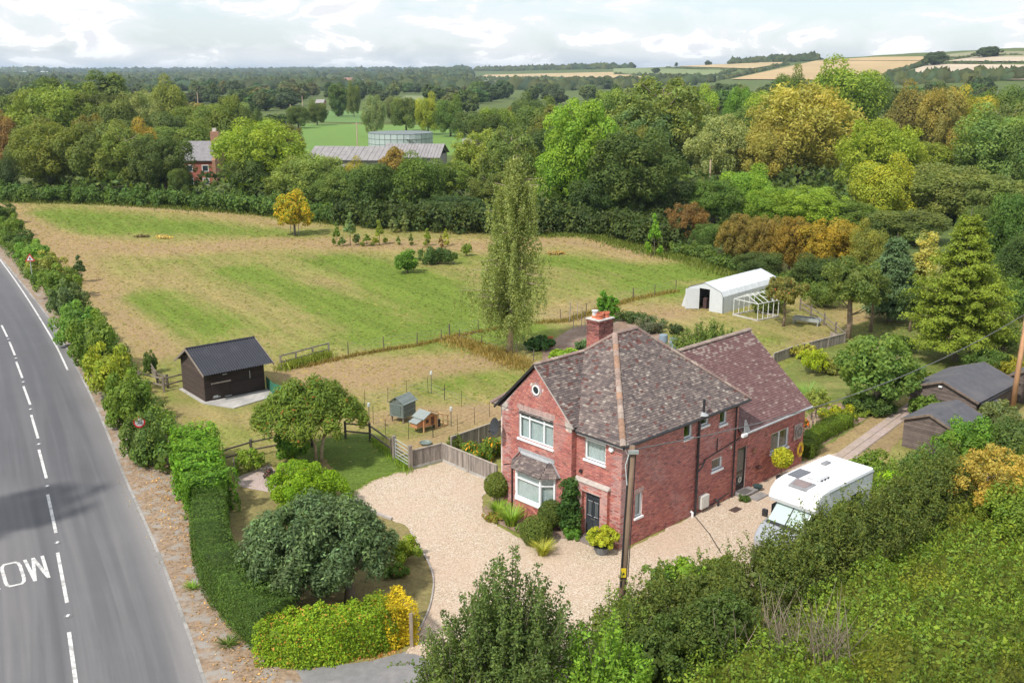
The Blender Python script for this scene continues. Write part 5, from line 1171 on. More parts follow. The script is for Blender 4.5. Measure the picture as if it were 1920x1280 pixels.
for sgn in (-1, 1):
    s = MB(); s.hexa([(-.10, sgn*.50, .82), (.20, sgn*.80, .92), (.26, sgn*.86, 1.02), (-.02, sgn*.55, .96), (-.06, sgn*.50, .98), (.26, sgn*.80, 1.10), (.32, sgn*.84, 1.12), (.02, sgn*.55, 1.03)]); s.build('headlight', mat('headlamp', (.5, .52, .55), .08, .05, spec=1.0), van)
    s = MB(); s.box(.95, 1.10, 1.0 if sgn > 0 else -1.24, 1.24 if sgn > 0 else -1.0, 1.32, 1.66); s.build('wing_mirror', M_BLACK, van, bevel=.03)
    s = MB(); s.box(1.3, 1.9, sgn*.99-.006, sgn*.99+.006, 1.36, 1.86); s.build('side_window', mat('dark_glass', (.03, .04, .045)), van)
    for x in (.75, 4.9):
        s = MB(); s.M = lambda p: (p[0], p[2], p[1]); s.lathe([(.0, -.1), (.34, -.1), (.34, .1), (.0, .1)], n=18); wh = s.build('wheel', mat('tyre', (.025, .025, .025), .9), van, (x, sgn*.92, .34)); s = MB(); s.M = lambda p: (p[0], p[2], p[1]); s.lathe([(.0, sgn*.12), (.21, sgn*.11), (.22, sgn*.08)], n=14); s.build('hub_cap', M_SILV, wh)
RZV = 2.92+.03
def roofbox(name, x0, x1, y0, y1, z0, z1, m, bevel=.02, parent=van): s = MB(); s.box(x0, x1, y0, y1, z0, z1); return s.build(name, m, parent, bevel=bevel)
s = MB(); s.hexa([(1.58, -.46, 2.78), (2.3, -.52, 2.91), (2.3, .52, 2.91), (1.58, .46, 2.78), (1.62, -.44, 2.86), (2.26, -.48, 2.97), (2.26, .48, 2.97), (1.62, .44, 2.86)]); sk = s.build('skylight', mat('grey_plastic', (.22, .22, .23), .5), van, bevel=.02)
s = MB(); s.hexa([(1.72, -.33, 2.87), (2.15, -.36, 2.95), (2.15, .36, 2.95), (1.72, .33, 2.87), (1.73, -.32, 2.90), (2.14, -.35, 2.985), (2.14, .35, 2.985), (1.73, .32, 2.90)]); s.build('pane', mat('skylight_pane', (.22, .17, .16), .1, .1), sk)
sp_ = roofbox('solar_panel', 2.35, 3.35, .42, .98, 2.925, 2.955, mat('solar_panel', (.10, .10, .115), .25, .1), .005)
s = MB()
for k in range(1, 6): s.box(2.35+k*.167-.004, 2.35+k*.167+.004, .43, .97, 2.956, 2.958)
s.build('cell_line', M_METAL, sp_)
h = roofbox('roof_hatch', 2.65, 3.45, -.45, .22, 2.93, 3.01, mat('hatch_frame', (.50, .51, .52), .4), .03); roofbox('pane', 2.73, 3.37, -.37, .14, 3.011, 3.03, mat('hatch_pane', (.6, .6, .6), .2), .01, h)
s = MB()
for k in range(3): s.box(2.75+k*.25, 2.80+k*.25, -.50, -.44, 2.93, 3.0)
s.build('hatch_clip', M_BLACK, h)
roofbox('roof_vent', 4.5, 5.0, .42, .68, 2.93, 3.0, mat('grey_plastic', (.22, .22, .23)), .03)
s = MB(); s.box(2.2, 5.9, -1.20, -1.155, 2.72, 2.80); s.box(2.2, 5.9, 1.155, 1.20, 2.72, 2.80); s.build('awning_rail', M_METAL, van)
for x0, x1 in ((2.6, 3.5), (4.1, 5.0)): 
    for sg in (1, -1): s = MB(); s.box(x0, x1, sg*1.157-.008, sg*1.157+.008, 1.5, 2.1); s.build('side_window', mat('dark_glass', (.03, .04, .045)), van)
s = MB(); s.box(5.97, 6.01, -.7, .7, 1.5, 2.2); s.build('rear_window', mat('dark_glass', (.03, .04, .045)), van)
s = MB(); s.box(2.1, 5.95, -1.165, 1.165, .62, .74); s.build('trim_stripe', mat('grey_stripe', (.25, .26, .28), .4), van)
# ---------------------------------------------------------------- sheds on the right
def cladding(parent, x0, x1, y, z0, top, n_out, h=.125, seed=0, m=M_PLANK, col_=(.27, .22, .20), axis='x', th=.022):
    """shiplap boards along x at y (axis x) or along y at x (axis y); top(x)-> wall height there (linear gable or flat)"""
    rnd = random.Random(seed); z = z0; zm = max(top(x0+(x1-x0)*k/20) for k in range(21))
    while z < zm-.02:
        xs = [x0+(x1-x0)*k/80 for k in range(81) if top(x0+(x1-x0)*k/80) > z+h*.55]
        if len(xs) > 1:
            a, b = xs[0], xs[-1]; g = rnd.uniform(.75, 1.2); c = tuple(v*g for v in col_); s = MB(); zt = min(z+h, zm)-.014
            o0, o1 = n_out*.004, n_out*(th+.012)
            P = [(a, o0, 0), (b, o0, 0), (b, o1, 0), (a, o1, 0), (a, o0, zt-z), (b, o0, zt-z), (b, o0+n_out*.006, zt-z), (a, o0+n_out*.006, zt-z)]
            if axis == 'x': s.hexa(P, c); s.build('board', m, parent, (0, y, z))
            else: s.hexa([(p[1], p[0], p[2]) for p in P], c); s.build('board', m, parent, (y, 0, z))
        z += h
def gable_shed(name, loc, rz, W, L, eh, rh, label, ov=.15, col_=(.27, .22, .20), roofm=None, capm=(.62, .52, .45), front_only=False):
    """x: width across the gable (0..W), y: length (0..L); gable ends at y=0 and y=L"""
    e = empty(name, (*loc, 0), rz, label, 'shed'); s = MB()
    s.box(.02, W-.02, .02, L-.02, 0, eh); s.prism([(.02, eh), (W-.02, eh), (W/2, rh-.03)], .02, L-.02, 'y'); s.build('wall', mat('shed_inner', (.05, .04, .035)), e)
    gt_ = lambda x: eh+(rh-eh)*(1-abs(x-W/2)/(W/2)); fl = lambda x: eh
    cladding(e, 0, W, 0, .02, gt_, -1, seed=1, col_=col_); cladding(e, 0, W, L, .02, gt_, 1, seed=2, col_=col_)
    cladding(e, 0, L, 0, .02, fl, -1, seed=3, col_=col_, axis='y'); cladding(e, 0, L, W, .02, fl, 1, seed=4, col_=col_, axis='y')
    k = (rh-eh)/(W/2)
    for sg in (0, 1):
        s = MB(); xa, xb = (-ov, W/2) if sg == 0 else (W/2, W+ov); za, zb = (eh-k*ov, rh) if sg == 0 else (rh, eh-k*ov); n = 6
        for i in range(n):
            ya, yb = -ov+(L+2*ov)*i/n, -ov+(L+2*ov)*(i+1)/n; s.hexa([(xa, ya, za), (xb, ya, zb), (xb, yb, zb), (xa, yb, za), (xa, ya, za+.03), (xb, ya, zb+.03), (xb, yb, zb+.03+.004*(i % 2)), (xa, yb, za+.03+.004*(i % 2))])
        s.build('roof', roofm or M_FELT, e)
    for y_ in (-ov-.02, L+ov+.02):
        for x0, z0, x1, z1 in ((-ov, eh-k*ov-.02, W/2, rh-.02), (W/2, rh-.02, W+ov, eh-k*ov-.02)):
            s = MB(); s.beam((x0, y_, z0), (x1, y_, z1), .03, .12, capm, up=(0, 0, 1)); s.build('bargeboard', M_WOOD, e)
    return e, gt_
SR = HROT-math.pi/2
s1, g1f = gable_shed('garden_shed', HW(21.03, -2.5), SR, 2.8, 3.3, 1.66, 2.22, 'smaller brown timber shed with grey felt roof at the end of the paved path')
s2, g2f = gable_shed('garden_shed', HW(26.9, 0.0), SR, 4.0, 5.5, 1.66, 2.42, 'larger brown timber shed with dark felt roof and a security light on its gable', ov=.2)
s = MB(); s.box(1.75, 1.95, -.14, -.03, 2.0, 2.1); s.build('security_light', M_WHITE, s2)
s = MB(); s.hexa([(4.0, 0.2, 1.35), (4.9, .2, 1.15), (4.9, 2.2, 1.15), (4.0, 2.2, 1.35), (4.0, .2, 1.39), (4.9, .2, 1.19), (4.9, 2.2, 1.19), (4.0, 2.2, 1.39)]); s.build('lean_to_roof', M_FELT, s2)
s = MB(); s.box(4.02, 4.85, .25, 2.15, 0, 1.1, (.25, .2, .18)); s.build('lean_to', M_PLANK, s2)
s = MB(); s.tube([(4.25, 0, 1.5), (4.25, 5.7, 1.5)], .05, 6); s.build('gutter', M_BLACK, s2)
gable_shed('garden_shed', HW(33.6, -3.3), SR, 2.4, 2.6, 1.7, 2.3, 'small dark roofed shed half hidden behind the right hand pole')
# ---------------------------------------------------------------- black stable with concrete pad
A_, B_ = np.array(G(386, 755)), np.array(G(497, 732)); d_ = (B_-A_); SL = np.linalg.norm(d_); srz = math.atan2(d_[1], d_[0]); SD = 3.6
st = empty('field_stable', (A_[0], A_[1], .05), srz, 'dark stained timber field shelter with black corrugated roof and stable door', 'stable')
s = MB(); s.box(.03, SL-.03, .03, SD-.03, -.05, 2.0); s.prism([(.03, 2.0), (SD-.03, 2.1), (SD*.52, 2.98)], .03, SL-.03, 'x'); s.build('wall', mat('stable_inner', (.02, .016, .014)), st)
fl = lambda x: 2.05; gtp = lambda y: 2.02+(3.0-2.02)*(1-abs(y-SD*.52)/(SD*.52)) if y < SD*.52 else 2.1+(3.0-2.1)*(1-abs(y-SD*.52)/(SD*.48))
dk_ = (.075, .052, .042)
cladding(st, 0, SL, 0, 0, fl, -1, h=.15, seed=5, col_=(.05, .034, .028)); cladding(st, 0, SL, SD, 0, fl, 1, h=.15, seed=6, col_=dk_)
cladding(st, 0, SD, 0, 0, gtp, -1, h=.14, seed=7, col_=(.13, .095, .078), axis='y'); cladding(st, 0, SD, SL, 0, gtp, 1, h=.14, seed=8, col_=dk_, axis='y')
M_TIN = mat('black_corrugated', (.030, .032, .042), .62, .12, 3, stain=(.042, .044, .055), spec=.3)
def corrugated(name, parent, x0, x1, ya, za, yb, zb, m, pitch=.16, amp=.022):
    n = int((x1-x0)/pitch*4); s = MB()
    for i in range(n):
        a, b = x0+(x1-x0)*i/n, x0+(x1-x0)*(i+1)/n; ha, hb = amp*math.sin(i*math.pi/2), amp*math.sin((i+1)*math.pi/2)
        s.face([(a, ya, za+ha), (b, ya, za+hb), (b, yb, zb+hb), (a, yb, zb+ha)])
    return s.build(name, m, parent, smooth=True)
corrugated('roof', st, -.3, SL+.35, -.75, 1.93, SD*.52, 3.10, M_TIN); corrugated('roof', st, -.3, SL+.35, SD+.2, 1.98, SD*.52, 3.10, M_TIN)
s = MB(); s.tube([(-.3, SD*.52, 3.11), (SL+.35, SD*.52, 3.11)], .07, 8); s.build('ridge_cap', M_TIN, st)
for x_ in (-.33, SL+.37):
    for (y0, z0), (y1, z1) in (((-.78, 1.87), (SD*.52, 3.05)), ((SD*.52, 3.05), (SD+.22, 1.93))):
        s = MB(); s.beam((x_, y0, z0), (x_, y1, z1), .04, .13, (.75, .68, .6)); s.build('bargeboard', M_WOOD, st)
s = MB(); s.box(.42, 1.62, -.07, -.03, .08, 1.12, (.05, .034, .028)); dr = s.build('stable_door', M_PLANK, st)
s = MB(); s.box(.40, 1.70, -.10, -.07, 1.08, 1.17, (1.1, 1.05, 1.0)); s.build('door_rail', M_WOOD, dr)
s = MB(); s.box(.45, .95, -.085, -.07, .18, .23); s.box(1.25, 1.7, -.085, -.07, .12, .17); s.box(.5, .8, -.085, -.07, .16, .32); s.box(1.2, 1.5, -.05, -.03, 1.55, 1.6); s.box(3.0, 3.04, -.05, -.03, 1.0, 1.5); s.build('hinge', M_METAL, dr)
pad = [(SL+.35, .1, 0), (SL+.35, -2.0, 0), (-.1, -2.0+.1, 0), (-.55, -.2, 0), (-.3, 3.5, 0), (0, 3.7, 0), (0, .1, 0)]
s = MB(); s.prism([(-.25, 3.7), (-.25, -.15), (.85, -2.25), (SL+.15, -1.55), (SL+.25, .05), (.0, .05), (0, 3.7)], 0, .07, 'z'); o = s.build('concrete_pad', M_CONC, None, (A_[0], A_[1], .012), srz); tag(o, kind='structure')
gn = MB(); P = [np.array(G(500, 728)), np.array(G(514, 742)), np.array(G(530, 746))]
for a, b in zip(P[:-1], P[1:]): gn.face([(*a, 0), (*b, 0), (*b, .85), (*a, .85)])
o = gn.build('netting_screen', mat('green_netting', (.03, .15, .09), .9, .2, 8)); tag(o, 'green windbreak netting beside the dark field shelter', 'netting')
# ---------------------------------------------------------------- fences
def board_fence(p, q, h, label, bw=.14, colr=(1, .96, .92), plinth=True, name='board_fence', toph=0):
    p, q = np.array(p), np.array(q); L = np.linalg.norm(q-p); rz = math.atan2(*(q-p)[::-1]); e = empty(name, (*p, 0), rz, label, 'fence')
    n = int(L/bw); bws = L/n; base = .16 if plinth else .03; me = MB().box(0, bws-.008, -.012, .012, base, h).mesh('board', M_WOOD)
    for i in range(n): g = random.uniform(.62, 1.1); inst('board', me, e, (i*bws, random.uniform(-.006, .006), 0), (0, 0, 0), (1, 1, 1), (g*colr[0], g*colr[1], g*colr[2]))
    s = MB(); s.box(-.03, L+.03, -.04, .04, h, h+.045, (1.25, 1.2, 1.12)); s.build('capping_rail', M_WOOD, e)
    if plinth: s = MB(); s.box(0, L, -.03, .03, 0, .16); s.build('gravel_board', M_CONC, e)
    for x in np.linspace(0, L, max(2, int(L/1.9)+1)): s = MB(); s.box(x-.05, x+.05, -.05, .05, 0, h+.02, (.95, .92, .88)); s.build('post', M_WOOD, e)
    for zz in (.35, h-.2): s = MB(); s.box(0, L, .013, .05, zz, zz+.08); s.build('rail', M_WOOD, e)
    return e
board_fence(G(771, 880), G(829, 865), 1.02, 'short weathered board fence between the metal field gate and the fence corner', bw=.13)
board_fence(G(829.5, 865), G(931, 908), 1.02, 'long weathered board fence running from its corner down to the round bush', bw=.13)
board_fence(G(847, 850), G(945, 815), .95, 'weathered board fence behind the orange flower bed', bw=.15, plinth=False)
for a, b, lab in ((((1450, 682)), ((1488, 668)), 'grey board fence nearest the rear wing roof'), (((1488, 668)), ((1583, 643)), 'grey board fence behind the yellow green garden bush')):
    board_fence(G(*a), G(*b), .75, lab, bw=.15, plinth=False)
def rail_fence(pix, label, rails=(.45, .9), h=1.05, colr=(.62, .56, .48), px=True, step=None, dark=(.3, .27, .24)):
    P = [np.array(G(*p)) for p in pix]; e = empty('rail_fence', (*P[0], 0), 0, label, 'fence')
    for p in P: s = MB(); q = p-P[0]; s.box(q[0]-.06, q[0]+.06, q[1]-.06, q[1]+.06, 0, h, dark); s.build('post', M_WOOD, e)
    for a, b in zip(P[:-1], P[1:]):
        a, b = a-P[0], b-P[0]
        for z in rails: s = MB(); s.beam((*a, z), (*b, z+random.uniform(-.02, .02)), .05, .09, colr); s.build('rail', M_WOOD, e)
    return e
rail_fence([(352,862),(408,878),(472,858),(530,846),(585,838)], 'post and rail fence crossing the lawn behind the flower bed')
rail_fence([(648,822),(694,826),(735,856)], 'post and rail fence joining the metal gate')
rail_fence([(262,724),(308,735),(346,725)], 'pale post and rail fence left of the dark field shelter', colr=(.9, .82, .72), dark=(.7, .63, .55))
rail_fence([(283,700),(296,722),(315,728)], 'short leaning hurdle in the hedge gap left of the field shelter', rails=(.3, .55, .8), h=.95)
rail_fence([(1583,642),(1566,628),(1545,610),(1520,594),(1500,582)], 'thin post and rail fence beside the apple trees', colr=(.85, .78, .68), dark=(.6, .54, .48), rails=(.35, .75))
s = MB(); a, b = G(1556, 640), G(1585, 641); s.hexa([(*a, 0), (*b, 0), (b[0], b[1]+.05, 0), (a[0], a[1]+.05, 0), (*a, .8), (*b, .35), (b[0], b[1]+.05, .35), (a[0], a[1]+.05, .8)], (1.25, 1.15, 1.05)); tag(s.build('fence_panel', M_WOOD), 'pale wooden panel leaning at the corner of the garden fences', 'panel')
hd = rail_fence([(527,692),(556,684),(587,675),(617,667)], 'grey hurdle gate with climbing weeds between shelter and wire fence', rails=(.2, .5, .95), h=1.0, colr=(.85, .83, .78), dark=(.7, .68, .62))
# wire stock fences: posts and wires
def wire_fence(pix, label, h=1.0, wires=(.35, .65, .9), r=.045, c=(.42, .36, .30), wire=True):
    P = [np.array(G(*p)) for p in pix]; e = empty('wire_fence', (*P[0], 0), 0, label, 'fence')
    for i, p in enumerate(P): s = MB(); q = p-P[0]; rr = r*(1.6 if i % 5 == 4 else 1); s.tube([(*q, -.05), (q[0]+random.uniform(-.05, .05), q[1], h*random.uniform(.9, 1.1))], [rr, rr*.8], 6, c); s.build('post', M_WOOD, e)
    if wire:
        s = MB()
        for a, b in zip(P[:-1], P[1:]):
            for z in wires: s.tube([(*(a-P[0]), z), (*(b-P[0]), z)], .006, 3, (.6, .6, .6), cap=False)
        s.build('wire', M_METAL, e)
wire_fence([(653,667),(720,655),(782,645),(828,640),(843,631),(897,621),(945,614),(1051,602),(1099,588),(1187,560),(1227,553),(1267,545)], 'stock wire fence with leaning posts dividing paddock and long field')
wire_fence([(862,637),(903,648),(968,664),(1000,676)], 'short wire fence by the dry grass under the birch', h=.9)
# electric netting round the hens
wire_fence([(684,762),(727,754),(763,743),(803,737),(833,750),(865,763),(918,781),(890,795),(858,808),(812,820),(766,823),(723,815),(700,795)], 'black electric poultry netting round the hen houses', h=1.05, r=.016, c=(.06, .06, .06), wires=(.2, .45, .7))
# metal gate
ga, gb_ = np.array(G(741, 862)), np.array(G(769, 880)); gL = np.linalg.norm(gb_-ga); gt_e = empty('metal_gate', (*ga, 0), math.atan2(*(gb_-ga)[::-1]), 'galvanised five bar metal gate between wooden posts', 'gate')
for z in (.2, .38, .56, .76, .98, 1.2): s = MB(); s.tube([(.08, 0, z), (gL-.05, 0, z)], .022, 6, (1.2, 1.2, 1.2)); s.build('bar', M_METAL, gt_e)
for x in (.08, gL-.05): s = MB(); s.tube([(x, 0, .15), (x, 0, 1.24)], .025, 6, (1.2, 1.2, 1.2)); s.build('stile', M_METAL, gt_e)
for x in (-.06, gL+.05): s = MB(); s.box(x-.09, x+.09, -.09, .09, 0, 1.35, (.85, .8, .74)); s.build('post', M_WOOD, gt_e)
# ---------------------------------------------------------------- hen houses
hrz = math.atan2(*(np.array(G(783,783))-np.array(G(757,795)))[::-1])
hh = empty('hen_house', (*G(757, 795), 0), hrz, 'grey green boarded hen house raised on legs', 'hen house')
M_HG = mat('grey_green_paint', (.135, .16, .145), .8, .2, 6, tint=True)
hx, hy = 1.15, 1.0
for x in (.08, hx-.08):
    for y in (.08, hy-.08): s = MB(); s.box(x-.04, x+.04, y-.04, y+.04, 0, .42, (.7, .6, .5)); s.build('leg', M_WOOD, hh)
s = MB(); s.box(0.02, hx-.02, .02, hy-.02, .36, 1.2); s.prism([(.02, 1.2), (hy-.02, 1.2), (hy/2, 1.5)], .02, hx-.02, 'x'); s.build('body', M_HG, hh)
for sgn in (0, 1):
    for i in range(6):
        g = random.uniform(.85, 1.15); s = MB(); y = -.012 if sgn == 0 else hy+.012; s.box(0, hx, y-.012, y+.012, .36+i*.14, .36+i*.14+.128, (g,)*3); s.build('board', M_HG, hh)
for i in range(7):
    w_ = hy if i < 6 else hy*.55; g = random.uniform(.85, 1.15); s = MB(); s.box(-.02, 0, hy/2-w_/2, hy/2+w_/2, .36+i*.14, .36+i*.14+.128, (g,)*3); s.build('board', M_HG, hh)
for sgn in (0, 1):
    for i in range(6):
        t0, t1 = i/6, (i+1)/6; f = lambda t: ((-.12+t*(hy/2+.12)) if sgn == 0 else (hy+.12-t*(hy/2+.12)), 1.17+t*.40)
        (y0, z0), (y1, z1) = f(t0), f(t1); g = random.uniform(.8, 1.15); s = MB(); s.hexa([(-.1, y0, z0), (hx+.1, y0, z0), (hx+.1, y1, z1), (-.1, y1, z1), (-.1, y0, z0+.035), (hx+.1, y0, z0+.035), (hx+.1, y1, z1+.02), (-.1, y1, z1+.02)], (g*1.15, g*1.15, g*1.2)); s.build('roof_board', M_HG, hh)
s = MB(); s.box(-.05, -.02, .2, .8, .5, 1.1, (.8, .85, .85)); s.build('door', M_HG, hh)
crz = math.atan2(*(np.array(G(830,800))-np.array(G(795,812)))[::-1])
ck = empty('chicken_coop', (*G(795, 812), 0), crz, 'small orange timber chicken coop with grey felt roof and wire run', 'chicken coop')
M_OR = mat('orange_timber', (.50, .235, .105), .8, .15, 6, tint=True); M_GF = mat('green_felt', (.24, .27, .26), .9, .15, 10)
for x, y in ((.04, .04), (.96, .04), (.04, .76), (.96, .76)): s = MB(); s.box(x-.035, x+.035, y-.035, y+.035, 0, .36, (1.1, 1.4, 1.5)); s.build('leg', M_OR, ck)
s = MB(); s.box(0, 1.0, 0, .8, .32, .86); s.prism([(0, .86), (1.0, .86), (.5, 1.12)], 0, .8, 'y'); s.build('body', M_OR, ck)
s = MB(); s.box(-.42, 0, .12, .7, .34, .62, (.95, .95, .95)); s.hexa([(-.42, .12, .62), (0, .12, .62), (0, .7, .62), (-.42, .7, .62), (-.42, .12, .64), (0, .12, .78), (0, .7, .78), (-.42, .7, .64)]); nb = s.build('nest_box', M_OR, ck)
s = MB(); s.hexa([(-.50, .06, .63), (.02, .06, .80), (.02, .76, .80), (-.50, .76, .63), (-.50, .06, .66), (.02, .06, .83), (.02, .76, .83), (-.50, .76, .66)]); s.build('lid', M_GF, nb)
for x0, z0, x1, z1 in ((-.1, .83, .5, 1.14), (.5, 1.14, 1.1, .83)): s = MB(); s.hexa([(x0, -.1, z0), (x1, -.1, z1), (x1, .9, z1), (x0, .9, z0), (x0, -.1, z0+.03), (x1, -.1, z1+.03), (x1, .9, z1+.03), (x0, .9, z0+.03)]); s.build('roof', M_GF, ck)
s = MB(); s.box(.15, .38, -.012, 0, .55, .78, (.15, .15, .15)); s.box(.55, .82, -.012, 0, .38, .85, (.25, .2, .15)); s.build('hatch', M_OR, ck)
rn = MB()
for p, q in (((1.05, 0, 0), (1.05, 0, .9)), ((1.9, 0, 0), (1.9, 0, .6)), ((1.9, .8, 0), (1.9, .8, .6)), ((1.05, 0, .95), (1.95, 0, .6)), ((1.05, .8, .95), (1.95, .8, .6)), ((1.9, 0, .6), (1.9, .8, .6)), ((1.05, 0, .05), (1.9, 0, .05)), ((1.5, -.02, 0), (1.5, -.02, .75)), ((1.9, 0, .05), (1.9, .8, .05))): rn.beam(p, q, .05, .05, (1.1, 1.5, 1.6))
rn.build('run_frame', M_OR, ck); s = MB(); s.box(1.08, 1.45, .15, .4, .0, .45); s.build('feed_bin', M_BLACK, ck)
for i, (px, py, h) in enumerate(((693, 808, 1.5), (846, 800, 1.0), (809, 738, 1.3))):
    s = MB(); x, y = G(px, py); s.tube([(0, 0, 0), (0, 0, h)], .025, 5, (.35, .33, .3)); s.tube([(0, 0, h), (0, 0, h+.2)], .08, 8, (1.6, 1.6, 1.6)); tag(s.build('solar_lamp', M_METAL, None, (x, y, 0)), ['white solar lamp on a stake above the rail fence', 'white solar lamp beside the orange coop run', 'small lamp on a dark stake behind the hen houses'][i], 'lamp')
s = MB(); s.lathe([(.26, 0), (.33, .12), (.35, .13), (.30, .05), (.0, .05)], n=18); tag(s.build('water_bowl', mat('bowl_grey', (.16, .2, .18), .4), None, (*G(798, 833), .01)), 'round grey water bowl on the grass behind the board fence', 'bowl')
# ---------------------------------------------------------------- polytunnel + greenhouse frame
pA, pB, pC = np.array(G(1285, 575)), np.array(G(1355, 588)), np.array(G(1439, 573))
pW = np.linalg.norm(pB-pA); prz = math.atan2(*(pB-pA)[::-1]); pL = 9.2
pt = empty('polytunnel', (*pA, 0), prz, 'white plastic polytunnel with steel hoops and an open door', 'polytunnel')
prof = [(0, 0), (.05, 1.45), (.30, 1.85), (pW*.5, 2.42), (pW-.30, 1.85), (pW-.05, 1.45), (pW, 0)]
M_POLY = mat('polythene', (.58, .61, .62), .35, .05, 2)
s = MB()
nseg = 8
for k in range(nseg):
    y0, y1 = pL*k/nseg, pL*(k+1)/nseg
    for (xa, za), (xb, zb) in zip(prof[:-1], prof[1:]):
        sag = lambda v: v
        ym = (y0+y1)/2
        s.face([(xa, y0, za), (xb, y0, zb), (xb, ym, zb-.03*(zb > 1)), (xa, ym, za-.03*(za > 1))]); s.face([(xa, ym, za-.03*(za > 1)), (xb, ym, zb-.03*(zb > 1)), (xb, y1, zb), (xa, y1, za)])
s.face([(x, pL, z) for x, z in prof])
s.build('cover', M_POLY, pt)
s = MB(); d0x, d1x = pW*.36, pW*.64
s.face([(0, 0, 0), (d0x, 0, 0), (d0x, 0, 1.9), (.30, 0, 1.85), (.05, 0, 1.45)]); s.face([(d1x, 0, 0), (pW, 0, 0), (pW-.05, 0, 1.45), (pW-.30, 0, 1.85), (d1x, 0, 1.9)]); s.face([(d0x, 0, 1.9), (d1x, 0, 1.9), (pW-.3, 0, 1.85), (pW*.5, 0, 2.42), (.3, 0, 1.85)])
s.face([(-.45, .05, 0), (0, 0, 0), (.05, 0, 1.45)])
s.build('end_panel', mat('polythene_end', (.55, .58, .60), .4, .05, 2), pt)
s = MB(); s.hexa([(d0x, 0, .05), (d0x+.03, 0, .05), (d0x-.85, -.8, .05), (d0x-.88, -.8, .05), (d0x, 0, 1.85), (d0x+.03, 0, 1.85), (d0x-.85, -.8, 1.85), (d0x-.88, -.8, 1.85)]); s.build('door', mat('polythene_end', (.55, .58, .60)), pt)
for k in range(0, nseg+1, 1):
    s = MB(); s.tube([(x, pL*k/nseg-.02*(k == 0), z+.015) for x, z in prof], .028 if k in (0, nseg) else .014, 6, (.45, .47, .48) if k in (0, nseg) else (1.5, 1.5, 1.5)); s.build('hoop', M_METAL, pt)
s = MB(); s.tube([(-.02, -.01, .3), (d0x, -.01, 1.7)], .02, 5); s.tube([(.0, -.02, .9), (d0x-.6, -.5, .1)], .02, 5); s.build('brace', M_METAL, pt)
s = MB(); s.box(.8, pW-.8, 1.2, 3.5, 0, .8, (.05, .06, .04)); s.box(d0x+.1, d0x+.45, .5, .9, 0, .95, (.09, .05, .05)); s.build('staging', mat('staging', (.8, .8, .8), .9, .2, 5, tint=True), pt)
gA, gB, gC = np.array(G(1375, 591)), np.array(G(1420, 602)), np.array(G(1446, 593)); gw = np.linalg.norm(gB-gA); gl = 2.6
gh = empty('greenhouse_frame', (*gA, 0), math.atan2(*(gB-gA)[::-1]), 'unglazed white greenhouse frame on a pale base beside the polytunnel', 'greenhouse')
M_GHF = mat('white_frame', (.66, .67, .66), .5, .05)
s = MB(); s.box(-.06, gw+.06, -.06, .06, 0, .12); s.box(-.06, gw+.06, gl-.06, gl+.06, 0, .12); s.box(-.06, .06, .06, gl-.06, 0, .12); s.box(gw-.06, gw+.06, .06, gl-.06, 0, .12); s.build('base', mat('pale_base', (.45, .42, .38), .9), gh)
for x in (0, gw):
    for y in np.linspace(0, gl, 5): s = MB(); s.beam((x, y, .12), (x, y, 1.45), .045, .045); s.build('upright', M_GHF, gh)
    s = MB(); s.beam((x, 0, 1.45), (x, gl, 1.45), .06, .06); s.build('eaves_bar', M_GHF, gh)
for y in np.linspace(0, gl, 5):
    for x in (0, gw): s = MB(); s.beam((x, y, 1.45), (gw/2, y, 2.05), .04, .04); s.build('rafter', M_GHF, gh)
s = MB(); s.beam((gw/2, 0, 2.05), (gw/2, gl, 2.05), .05, .05); s.beam((0, gl, 1.45), (gw, gl, 1.45), .05, .05); s.beam((0, 0, 1.45), (gw, 0, 1.45), .05, .05); s.build('ridge_bar', M_GHF, gh)
# netted cage panel and trough by the apple tree
x, y = G(1512, 608); tg = empty('water_trough', (x, y, 0), R(-35), 'long galvanised trough of dark pots under the apple trees', 'trough')
s = MB(); s.box(-1.1, 1.1, -.3, .3, .32, .36); s.box(-1.1, 1.1, -.3, -.27, .36, .6); s.box(-1.1, 1.1, .27, .3, .36, .6); s.build('tray', M_METAL, tg)
for i in range(9):
    s = MB(); s.lathe([(.09, 0), (.12, .2), (.1, .2)], n=8); s.build('pot', M_BLACK, tg, (-1+i*.24, random.uniform(-.1, .1), .37))
for sx in (-1, 1):
    for sy in (-1, 1): s = MB(); s.box(sx-.04, sx+.04, sy*.25-.04, sy*.25+.04, 0, .32); s.build('leg', M_METAL, tg)
# water butts, planks, canes in the vegetable plot
for i, (px, py) in enumerate(((1243, 655), (1263, 661), (1260, 652))):
    if i == 2: continue
    s = MB(); s.lathe([(.30, 0), (.33, .3), (.35, .6), (.32, 1.0), (.30, 1.05)], n=16); s.lathe([(.32, 1.05), (.30, 1.12), (.0, 1.14)], n=16)
    tag(s.build('water_butt', mat('blue_butt', (.20, .26, .31), .5, .1, 4), None, (*G(px, py), .02)), ['blue grey water butt behind the main roof, left of the pair', 'blue grey water butt next to the fruit bush, right of the pair'][i], 'water butt')
wire_fence([(1083,600),(1090,612),(1097,622),(1075,618),(1068,604)], 'grey bean frame of stakes behind the chimney', h=1.6, r=.03, c=(1, 1, 1), wires=(1.5,))
bn = 0
for px, py, sd in ((1130, 600, 1), (1147, 602, 2)):
    clumpy('runner_beans', *G(px, py), .9, .9, 2.3, 1300, (.07, .16, .025), ['left green bean column on canes behind the chimney', 'right green bean column on canes behind the chimney'][bn], 'climbing beans', seed=20+sd, k=22, sz=.16, shape='tall', stem=False); bn += 1

